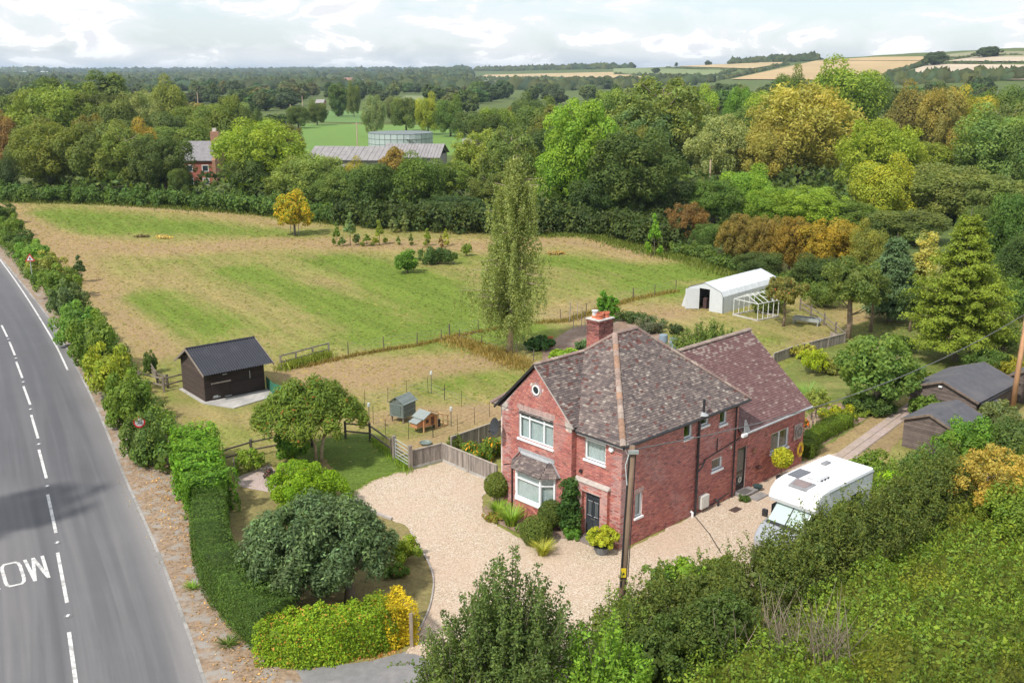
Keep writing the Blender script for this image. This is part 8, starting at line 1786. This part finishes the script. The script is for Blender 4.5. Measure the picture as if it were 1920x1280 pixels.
# farther trees over the valley, 560-1700 m
nf = 0
for _ in range(4000):
    if nf >= 290: break
    d = 520*(1+2.2*rngf.random()); px = rngf.uniform(-60, 1980); y = d; x = X_at(px, y); tb = terrain(x, y); a, b = proj(x, y, tb)
    if b < 128: continue
    if px > 860 and b < 176 and rngf.random() < .97: continue
    if px > 900 and rngf.random() < .5: continue
    if 570 < px < 760 and 200 < b < 236: continue
    h = rngf.uniform(8, 14); w_ = rngf.uniform(9, 17); c = tuple(v*rngf.uniform(.85, 1.15) for v in rngf.choice([(.05, .075, .035), (.06, .085, .04), (.085, .10, .05), (.045, .065, .035)]))
    me = proto(rngf.choice(['low', 'low_1', 'low_2']))[0]; o = inst('valley_tree', me, None, (x, y, tb), (0, 0, rngf.uniform(0, 6.28)), (w_/11, w_/11, h/12), c)
    tag(o, 'small distant tree scattered over the valley beyond the green fields', 'tree', 'distant valley trees'); nf += 1
# far woodland as one mass of crowns
def blobs(name, pts, label, colr, seed, rng_=None):
    rng = np.random.default_rng(seed); n = len(pts); nu, nv = 6, 4
    th = np.linspace(0, 2*math.pi, nu, endpoint=False); ph = np.linspace(-.5, 1.5, nv); g0 = np.array([[math.cos(p)*math.cos(a), math.cos(p)*math.sin(a), math.sin(p)] for p in ph for a in th]); fq0 = np.array([[i*nu+j, i*nu+(j+1) % nu, (i+1)*nu+(j+1) % nu, (i+1)*nu+j] for i in range(nv-1) for j in range(nu)])
    V, Fq, C = [], [], []
    for k, (x, y, z, r, h) in enumerate(pts):
        g = g0*(1+.2*rng.normal(size=(len(g0), 1)))*(r, r, h)+(x, y, z+h*.25); V.append(g); Fq.append(fq0+k*len(g0)); C.append(np.tile(leafcol(rng, 1, .25, .35), (len(g0), 1)))
    o = inst(name, quad_mesh(name, np.concatenate(V), np.concatenate(Fq), np.concatenate(C), LEAF), color=colr); tag(o, label, 'woodland', kind='stuff')
rb_ = np.random.default_rng(5); pts = []
for _ in range(60000):
    if len(pts) > 4600: break
    d = 1150*(1+5.5*rb_.uniform()**1.5); a = math.radians(rb_.uniform(-29, 29)); x, y = d*math.sin(a), d*math.cos(a); z = terrain(x, y); px, py = proj(x, y, z)
    if px < 880:
        m_ = math.sin(x*.006+1)+math.sin(y*.0035+x*.002)+.7*math.sin(x*.017+y*.009)
        if m_ < (-.3 if d > 3500 else -1.5): continue
    else:
        ok = False
        if py > 166 and rb_.uniform() < .5: ok = True
        if not ok: continue
    pts.append((x, y, z, rb_.uniform(6, 13)*(1+d/6000), rb_.uniform(5, 9)*(1+d/9000)))
blobs('far_woodland', pts, 'far off blue green woodland over the valley floor', (.045, .062, .036), 51)
def hedge_line(pix, n, r, h, label, colr=(.045, .06, .03), jit=.2, sd=1):
    rng = np.random.default_rng(sd); P = np.array([hit(*p) for p in pix]); L = np.r_[0, np.cumsum(np.linalg.norm(np.diff(P, axis=0), axis=1))]; out = []
    for i in range(n): s = rng.uniform(0, L[-1]); out.append((np.interp(s, L, P[:, 0])+rng.normal()*r*jit, np.interp(s, L, P[:, 1])+rng.normal()*r*jit, np.interp(s, L, P[:, 2])-.5, r*rng.uniform(.7, 1.3), h*rng.uniform(.6, 1.3)))
    blobs('far_hedgerow', out, label, colr, sd)
hedge_line([(900,146),(1000,148),(1215,147)], 70, 5, 3, 'dark hedgerow below the tan hill field left of the hills', sd=61); hedge_line([(895,133),(1000,131),(1130,128),(1190,126)], 160, 12, 8, 'dark wood on the skyline above the first tan field', sd=62)
hedge_line([(775,134),(880,134)], 60, 10, 8, 'row of dark trees on the skyline left of the hill wood', sd=63); hedge_line([(1150,140),(1290,144),(1340,143),(1378,133)], 70, 4, 3, 'hedgerow under the green hill field', sd=64)
hedge_line([(1375,115),(1450,112),(1530,114)], 110, 10, 7, 'dark wood on the skyline above the middle hill', sd=65); hedge_line([(1340,152),(1400,140),(1475,122)], 90, 4, 3.5, 'hedgerow climbing the middle hill', sd=66)
hedge_line([(1665,140),(1700,131),(1738,122)], 50, 3.5, 3, 'hedgerow climbing the right hill below the lone tree', sd=67); hedge_line([(1770,120),(1850,120),(1960,120)], 90, 2.6, 2.2, 'thin dark hedge between the two pale hill fields', sd=68)
hedge_line([(1775,115),(1830,106),(1960,107)], 90, 2.6, 2.4, 'thin dark hedge along the hill crest on the right', sd=69); hedge_line([(1480,118),(1560,113),(1640,109),(1738,106)], 80, 1.5, .8, 'low fence line hedge on the tan hill crest', sd=70)
hedge_line([(1660,160),(1760,156),(1850,152),(1960,150)], 120, 7, 7, 'dark hedge with trees below the pale hill fields', sd=71); hedge_line([(830,160),(900,152),(1000,152),(1110,156)], 90, 6, 4, 'hedgerow around the grey green field', sd=72)
hedge_line([(1250,127),(1320,131),(1410,131)], 50, 3, 2, 'hedgerow below the upper tan hill field', sd=73); hedge_line([(1000,172),(1150,166),(1300,160)], 130, 9, 7, 'line of trees at the foot of the hills', sd=74); hedge_line([(1060,163),(1200,158),(1330,155)], 100, 8, 6, 'second line of trees at the foot of the hills', sd=75)
for px, py, wpx, hpx, lb in ((1752, 121, 40, 23, 'lone rounded dark tree on the right hill crest'), (1852, 106, 46, 18, 'flat topped clump of trees highest on the right hill'), (1327, 119, 14, 8, 'lone dark tree on the skyline left of the hill wood'), (1268, 122, 6, 7, 'tiny lone tree on the skyline above the tan field')):
    h = hit(px, py+3); y = h[1]; o = inst('hill_tree', proto('low')[0], None, h, (0, 0, px), (wpx/F_PX*y/11,)*2+(hpx/F_PX*y/12*1.15,), (.045, .065, .03)); tag(o, lb, 'tree')
# ---------------------------------------------------------------- buildings beyond the field
def far_house(px0, px1, y, eave_py, ridge_py, label, wallc, roofc, depth=8, rz=0, name='cottage', chim=None, z=None, windows=0):
    x0, x1 = X_at(px0, y), X_at(px1, y); tb = terrain((x0+x1)/2, y) if z is None else z; eh, rh = Z_at(eave_py, y)-tb, Z_at(ridge_py, y+depth/2)-tb; e = empty(name, (x0, y, tb), rz, label, 'building'); W = x1-x0
    s = MB(); s.box(0, W, 0, depth, -3, eh); s.prism([(0, eh), (depth, eh), (depth/2, rh-.05)], .02, W-.02, 'x'); s.build('wall', mat('far_wall_%02d' % int(wallc[0]*100), wallc, .9, .25, 2, tint=False), e)
    for sg in (0, 1):
        s = MB(); y0, y1 = (-.4, depth/2) if sg == 0 else (depth+.4, depth/2); s.hexa([(-.3, y0, eh-.2), (W+.3, y0, eh-.2), (W+.3, y1, rh), (-.3, y1, rh), (-.3, y0, eh-.05), (W+.3, y0, eh-.05), (W+.3, y1, rh+.15), (-.3, y1, rh+.15)]); s.build('roof', mat('far_roof_%02d' % int(roofc[0]*100), roofc, .8, .2, 1.5), e)
    if chim: s = MB(); s.box(chim-.5, chim+.5, depth/2-.4, depth/2+.4, rh-1, rh+1.5); s.box(chim-.15, chim+.15, depth/2-.15, depth/2+.15, rh+1.5, rh+1.9, ); s.build('chimney', mat('far_wall_%02d' % int(wallc[0]*100), wallc), e)
    for i in range(windows):
        wx_ = W*(i+.5)/windows
        for zz in ((eh-1.5), (eh-3.9)):
            s = MB(); s.box(wx_-.6, wx_+.6, -.06, 0, zz-.6, zz+.6); wn = s.build('window', M_WHITE, e); s = MB(); s.box(wx_-.5, wx_+.5, -.075, -.062, zz-.5, zz+.5); s.build('pane', mat('dark_glass', (.03, .04, .045)), wn)
    return e, W, eh, rh
c_, W, eh, rh = far_house(343, 402, 188, 300, 266, 'old brick cottage with slate roof half hidden by trees', (.30, .10, .07), (.21, .20, .21), 7, 0, chim=None, z=0, windows=2)
s = MB(); s.prism([(-.5, 0), (7.5, 0), (7.5, eh), (3.5, rh+.5), (-.5, eh)], W, W+.6, 'x'); s.box(W-.9, W+.6, 2.7, 3.9, rh-.2, rh+1.9); s.build('gable_wall', mat('gable_brick', (.30, .16, .10), .9, .4, 4), c_)
s = MB(); s.box(W-.55, W+.1, 3.0, 3.6, rh+1.9, rh+2.5); s.build('chimney_pot', mat('pale_pot', (.5, .46, .4)), c_)
M_SHEET = mat('fibre_cement', (.25, .235, .23), .85, .2, .8, stain=(.26, .25, .24))
def barn(A, B, C, eh, rh, label, ribs=16, ridge_light=True, open_end=True):
    """A->B gable width, A->C length (metres, ground)"""
    A, B, C = map(np.array, (A, B, C)); W, L = np.linalg.norm(B-A), np.linalg.norm(C-A); rz = math.atan2(*(B-A)[::-1]); e = empty('barn', (*A, 0), rz, label, 'barn')
    s = MB(); s.box(0, .2, 0, L, 0, eh); s.box(W-.2, W, 0, L, 0, eh); s.box(0, W, L-.2, L, 0, eh); s.box(0, W*.18, 0, .2, 0, eh); s.build('wall', mat('barn_wall', (.36, .34, .31), .9, .25, 1), e)
    s = MB(); n = 16
    for i in range(n): a = W*i/n; b = W*(i+1)/n-.05; f = lambda x: eh+(rh-eh)*(1-abs(x-W/2)/(W/2)); s.hexa([(a, -.05, eh-1.2), (b, -.05, eh-1.2), (b, .05, eh-1.2), (a, .05, eh-1.2), (a, -.05, f(a)), (b, -.05, f(b)), (b, .05, f(b)), (a, .05, f(a))], (.9, .85, .8) if i % 2 else (.7, .66, .62))
    s.build('gable_boards', M_WOOD, e); s = MB(); s.box(W*.2, W-.3, 1.5, 1.7, 0, eh); s.build('dark_opening', M_DARK, e)
    for sg in (0, 1):
        s = MB()
        for i in range(ribs):
            y0, y1 = -.6+(L+1.2)*i/ribs, -.6+(L+1.2)*(i+1)/ribs-.06; g = random.uniform(.85, 1.1); xa, xb = (-.5, W/2) if sg == 0 else (W+.5, W/2); lo = .02*(i % 2); s.hexa([(xa, y0, eh-.15+lo), (xb, y0, rh+lo), (xb, y1, rh+lo), (xa, y1, eh-.15+lo), (xa, y0, eh-.05+lo), (xb, y0, rh+.1+lo), (xb, y1, rh+.1+lo), (xa, y1, eh-.05+lo)])
        s.build('roof', M_SHEET, e)
    return e
barn((-36.5, 204), (-37.8, 191.5), (-22, 203), 4.3, 6.2, 'long low barn with pale cement roof and boarded front left of the tank')
barn((-25, 222), (-26, 208), (-14, 221), 3.4, 5.5, 'second barn with ribbed pale roof in front of the tank', 18)
barn((-11, 247), (-11, 238), (2, 247), 3.4, 4.9, 'far barn with pale roof glimpsed between the ash trees', 14)
def tank():
    y = 262; x0, x1 = X_at(692, y), X_at(812, y); r = (x1-x0)/2; h = Z_at(252, y-r)*1.0; e = empty('slurry_tank', ((x0+x1)/2, y, 0), 0, 'large round pale grey green steel slurry tank behind the barns', 'tank'); m = mat('tank_panel', (.40, .47, .45), .5, .08, .5, tint=True); n = 32
    for lv in range(4):
        z0, z1 = h*lv/4+.02, h*(lv+1)/4-.02
        for i in range(n):
            if math.sin(2*math.pi*i/n) > .45: continue
            a0, a1 = 2*math.pi*(i+.04)/n, 2*math.pi*(i+.96)/n; g = random.uniform(.9, 1.08); rr = r+.01; s = MB(); s.hexa([(math.cos(a0)*rr, math.sin(a0)*rr, z0), (math.cos(a1)*rr, math.sin(a1)*rr, z0), (math.cos(a1)*(rr-.08), math.sin(a1)*(rr-.08), z0), (math.cos(a0)*(rr-.08), math.sin(a0)*(rr-.08), z0), (math.cos(a0)*rr, math.sin(a0)*rr, z1), (math.cos(a1)*rr, math.sin(a1)*rr, z1), (math.cos(a1)*(rr-.08), math.sin(a1)*(rr-.08), z1), (math.cos(a0)*(rr-.08), math.sin(a0)*(rr-.08), z1)], (g, g, g)); s.build('panel', m, e)
    s = MB(); s.lathe([(r-.09, 0), (r-.09, h-.03), (r-.14, h-.03), (r-.14, 0)], n=32); s.build('inner_wall', mat('tank_dark', (.10, .11, .11)), e)
    for k in range(1, 5): s = MB(); s.lathe([(r+.03, h*k/4-.07), (r+.07, h*k/4-.07), (r+.07, h*k/4+.03), (r+.03, h*k/4+.03)], n=32); s.build('hoop', mat('tank_hoop', (.16, .19, .19)), e)
    s = MB(); a = -1.2; cx, cy = math.cos(a)*(r+.6), math.sin(a)*(r+.6); s.box(cx-.9, cx+.9, cy-.5, cy+.5, h-1.2, h-1.1); 
    for dx in (-.9, .9): s.beam((cx+dx, cy-.5, h-1.1), (cx+dx, cy-.5, h+.1), .08, .08); s.beam((cx+dx*.3, cy-.5, 0), (cx+dx*.3, cy-.5, h-1.1), .08, .08)
    s.beam((cx-.9, cy-.5, h+.1), (cx+.9, cy-.5, h+.1), .08, .08); s.build('platform', M_METAL, e)
tank()
for a in ((-10, 14, 4200, 140, 133, 'long white building on the far left horizon', (.6, .6, .58), (.5, .5, .5)), (645, 662, 1150, 152, 146, 'red roofed farmhouse far off left of the hill fields', (.35, .2, .14), (.25, .14, .11)), (668, 680, 1200, 153, 149, 'small pale farm shed beside the distant farmhouse', (.45, .42, .38), (.3, .28, .27)),
          (500, 520, 2600, 147, 142, 'pale distant house in the valley village, left one', (.5, .48, .45), (.3, .2, .16)), (536, 552, 2700, 147, 142, 'pale distant house in the valley village, right one', (.52, .5, .46), (.28, .2, .17)), (252, 300, 1900, 154, 151, 'long pale roofed shed far away on the left', (.5, .48, .44), (.5, .47, .43)), (592, 606, 640, 193, 187, 'small farm building left of the silver grey willow', (.35, .33, .3), (.3, .29, .28))):
    far_house(*a[:5], a[5], a[6], a[7], 10, name='distant_building')
h = hit(55, 138); blobs('quarry_wood', [(h[0]+random.uniform(-110, 120), h[1]+random.uniform(0, 60), h[2]+4, 22, 16) for _ in range(26)], 'blue wood on the white quarry hill at the far left', (.07, .09, .07), 77)
s = MB(); hx_, hy_, hz_ = h; s.hexa([(hx_-110, hy_-60, hz_-20), (hx_+110, hy_-60, hz_-20), (hx_+110, hy_, hz_-20), (hx_-110, hy_, hz_-20), (hx_-95, hy_-50, hz_+8), (hx_+95, hy_-50, hz_+6), (hx_+95, hy_, hz_+8), (hx_-95, hy_, hz_+8)]); o = s.build('quarry_face', mat('chalk', (.66, .66, .62), .9, .15, .02)); tag(o, kind='structure')
# ---------------------------------------------------------------- poles, wires, signs
M_POLE = mat('creosoted_pole', (.24, .17, .12), .9, .35, 5, .4, 30, tint=True, stretch=(1, 1, .15))
bx_, by_ = G(1162, 1180); ph = Z_at(835, by_+.3)
pole = empty('utility_pole', (bx_, by_, 0), 0, 'leaning wooden telegraph pole in front of the near house corner', 'utility pole'); ptop = (X_at(1186, by_+.3, ph)-bx_, .3, ph)
s = MB(); s.tube([(0, 0, -.3), tuple(np.array(ptop)*.5), ptop], [.14, .125, .105], 12, (.9, .86, .82)); s.build('pole', M_POLE, pole, smooth=True)
s = MB(); f = lambda t, dx, dy: (ptop[0]*t+dx, ptop[1]*t+dy, ph*t); s.tube([f(.25, -.10, -.14), f(.6, -.12, -.12), f(.95, -.11, -.10)], .03, 6); s.build('cable', M_BLACK, pole)
s = MB(); s.tube([f(.30, .16, -.06), f(.7, .15, -.05), f(.97, .13, -.04)], .02, 5); s.build('cable', M_BLACK, pole)
s = MB(); s.box(ptop[0]-.16, ptop[0]+.2, ptop[1]-.22, ptop[1]-.12, ph-.25, ph-.12, (.9, .9, .9)); s.tube([f(.97, -.1, -.1), f(.90, -.22, -.12), f(.80, -.12, -.14)], .02, 5, (1.5, 1.5, 1.5)); s.build('bracket', M_METAL, pole)
s = MB(); s.box(-.09, .09, -.2, -.17, 2.2, 2.55); o = s.build('warning_plate', mat('yellow_plate', (.65, .48, .02), .5, .05), pole, (ptop[0]*.3-.02, ptop[1]*.3, 0))
s = MB(); s.face([(-.05, -.204, 2.30), (.05, -.204, 2.30), (0, -.204, 2.42)]); s.build('warning_mark', M_BLACK, o, (0, 0, 0))
x2, y2 = G(1896, 775); h2 = 7.2
pole2 = empty('utility_pole', (x2, y2, 0), 0, 'bare orange brown pole standing by the sheds at the right picture edge', 'utility pole'); s = MB(); s.tube([(0, 0, -.3), (.2, 0, h2)], [.17, .13], 12, (2.0, 1.55, 1.15)); s.build('pole', M_POLE, pole2, smooth=True)
P1_ = np.array((bx_+ptop[0], by_+ptop[1], ph-.15)); P2_ = np.array((x2+.2, y2, h2-.9)); cv = MB(); cv.tube([tuple(P1_+(P2_-P1_)*t-np.array((0, 0, 1.1*4*t*(1-t)))) for t in np.linspace(0, 1, 28)], .022, 5, cap=False)
tag(cv.build('overhead_cable', mat('cable_grey', (.12, .12, .12), .6)), 'thick overhead cable from the leaning pole to the brown pole', 'cable')
cv = MB(); E0 = np.array((*HW(5.9, -.06), .4)); E1 = P1_-(0, 0, .4)
for k, (q0, q1, sag) in enumerate(((P1_-(0, 0, .2), np.array((*HW(.1, -.05), 4.7)), .15),)): cv.tube([tuple(q0+(q1-q0)*t-np.array((0, 0, sag*4*t*(1-t)))) for t in np.linspace(0, 1, 10)], .010, 4, cap=False)
tag(cv.build('house_cable', mat('cable_pale', (.4, .4, .4), .6)), 'thin pale wire from the leaning pole to the house corner', 'cable')
cv = MB(); a, b = G(1302, 968), G(1352, 1038); cv.tube([(*a, .05), ((a[0]+b[0])/2+.1, (a[1]+b[1])/2, .04), (*b, .05)], .022, 4, cap=False); tag(cv.build('ground_line', M_BLACK), 'thin dark line lying across the gravel from the soil pipe', 'cable')  # thin dark tube laid flat over the gravel
for i, (px, base, top, lb) in enumerate(((671, 296, 230, 'wooden electricity pole in the bright green field left of the tank'), (546, 230, 196, 'far electricity pole at the left edge of the bright field'), (1330, 352, 300, 'pale pole standing in the scrub left of the golden willow'), (372, 205, 174, 'far pole above the cottage'), (568, 215, 181, 'very far pole right of the one at the field edge'), (1753, 395, 346, 'pole with crossarm in the grey green scrub on the right'))):
    x, y = G(px, base); hh = Z_at(top, y); e = empty('utility_pole', (x, y, 0), 0, lb, 'utility pole'); s = MB(); r_ = .16 if y < 300 else .22; s.tube([(0, 0, 0), (0, 0, hh)], [r_, r_*.8], 6, (1.9, 2.0, 2.1)); s.build('pole', M_POLE, e)
    if i in (0, 5): s = MB(); s.beam((-1.1, 0, hh-.3), (1.1, 0, hh-.3), .14, .14, (1.4, 1.4, 1.4)); s.build('crossarm', M_POLE, e)
def text_mesh(txt, size, m, parent, loc):
    cu = bpy.data.curves.new('numerals', 'FONT'); cu.body = txt; cu.size = size; cu.align_x = 'CENTER'; cu.align_y = 'CENTER'; cu.extrude = .003; t_ = bpy.data.objects.new('tmp', cu); me = bpy.data.meshes.new_from_object(t_); bpy.data.objects.remove(t_); me.materials.clear(); me.materials.append(m); o = inst('numerals', me, parent, loc, (math.pi/2, 0, 0)); return o
M_RED = mat('sign_red', (.55, .02, .03), .4, .05); M_SW = mat('sign_white', (.75, .75, .75), .4, .03)
gx_, gy_ = G(261, 791, 2.5); sg = empty('speed_sign', (gx_, gy_, 0), R(12), 'round white 30 speed limit sign with red ring above the laurel', 'road sign')
s = MB(); s.tube([(0, .03, 0), (0, .03, 2.6)], .035, 8); s.build('post', M_METAL, sg)
dsk = lambda r0, r1, y0, m, nm, par: (lambda s: (setattr(s, 'M', lambda p: (p[0], -p[2], p[1])), s.lathe([(r0, y0), (r1, y0), (r1, y0+.003), (r0, y0+.003), (r0, y0)] if r0 else [(.001, y0), (r1, y0)], n=32), s.build(nm, m, par, (0, 0, 2.5)))[-1])(MB())
dk2 = dsk(0, .29, .0, M_SW, 'face', sg); dsk(.225, .30, .006, M_RED, 'ring', sg); text_mesh('30', .32, M_BLACK, sg, (0, -.012, 2.5))
gx_, gy_ = G(56, 484, 2.75); wg = empty('warning_sign', (gx_, gy_, 0), R(22), 'triangular red bordered crossroads warning sign among the roadside shrubs', 'road sign'); s = MB(); s.tube([(0, .04, 0), (0, .04, 2.9)], .04, 8); s.build('post', M_METAL, wg)
tri = lambda r, y: [(math.sin(a)*r, y, 2.7+math.cos(a)*r) for a in (0, 2*math.pi/3, 4*math.pi/3)]
s = MB(); s.face(tri(.52, 0)); s.build('border', M_RED, wg); s = MB(); s.face(tri(.34, -.006)); s.build('face', M_SW, wg)
s = MB(); s.box(-.035, .035, -.014, -.009, 2.57, 2.87); s.box(-.11, .11, -.013, -.008, 2.67, 2.72); s.build('symbol', M_BLACK, wg)
# tree across the road that throws the dappled shade on the carriageway (stands just outside the frame)
e = empty('roadside_tree', (-27.8, 39.0, 0), 0, 'open crowned tree across the road at the left whose shade falls on the carriageway', 'tree'); inst('crown', proto('airy')[0], e, color=(.09, .12, .035)); inst('trunk', proto('airy')[1], e); e.scale = (.5, .5, 1.05)
# small litter on the verge
tufts('verge_weeds', [(255,900),(300,985),(330,1040),(372,1110),(420,1210)], 700, .35, .12, (.25, .18, .10), 'straw and dead leaves scattered on the verge', 117, .02)
tufts('hedge_foot_litter', [(470,1250),(560,1245),(680,1235),(750,1218)], 500, .12, .12, (.30, .17, .09), 'dead leaves along the foot of the privet hedge', 122, .03)
def litter(name, x0, x1, y0, y1, n, sz, cols, label, inside, seed):
    rng = np.random.default_rng(seed); x, y = rng.uniform(x0, x1, n), rng.uniform(y0, y1, n); k = inside(x, y); x, y = x[k], y[k]; n = len(x); P = np.stack([x, y, np.full(n, .10)+rng.uniform(0, .02, n)], 1); N = rdir(rng, n)*.5+(0, 0, 1.); C = np.array(cols)[rng.integers(0, len(cols), n)]*rng.uniform(.7, 1.3, (n, 1)); V, Fq = leaf_quads(P, N/np.linalg.norm(N, axis=1)[:, None], rng.uniform(sz*.6, sz*1.4, n), rng)
    o = inst(name, quad_mesh(name, V, Fq, np.repeat(C, 4, 0), LEAF)); tag(o, label, 'leaves', kind='stuff')
kx = lambda y, d: np.interp(y, [p[1] for p in KO(d)], [p[0] for p in KO(d)])
litter('fallen_leaves', -30, -8, 29, 56, 26000, .075, [(.34, .19, .10), (.42, .27, .15), (.22, .13, .08), (.38, .24, .16), (.12, .09, .06)], 'brown fallen leaves over the roadside verge', lambda x, y: (x > kx(y, .25)) & (x < kx(y, 3.0)) & (np.random.default_rng(3).uniform(size=len(x)) < np.clip((x-kx(y, .0))/2.0, .06, 1)), 123)

m = bpy.data.materials.new('haze'); m.use_nodes = True; t = m.node_tree; t.nodes.clear(); pv = nd(t, 'ShaderNodeVolumePrincipled'); pv.inputs['Color'].default_value = (.66, .82, 1.0, 1); pv.inputs['Density'].default_value = .00010; pv.inputs['Anisotropy'].default_value = .2
o = nd(t, 'ShaderNodeOutputMaterial'); t.links.new(pv.outputs[0], o.inputs['Volume'])
s = MB(); s.box(-17000, 17000, -17000, 17000, -80, 75); tag(s.build('haze', m), 'thin blue summer haze over the valley', 'haze', kind='stuff')
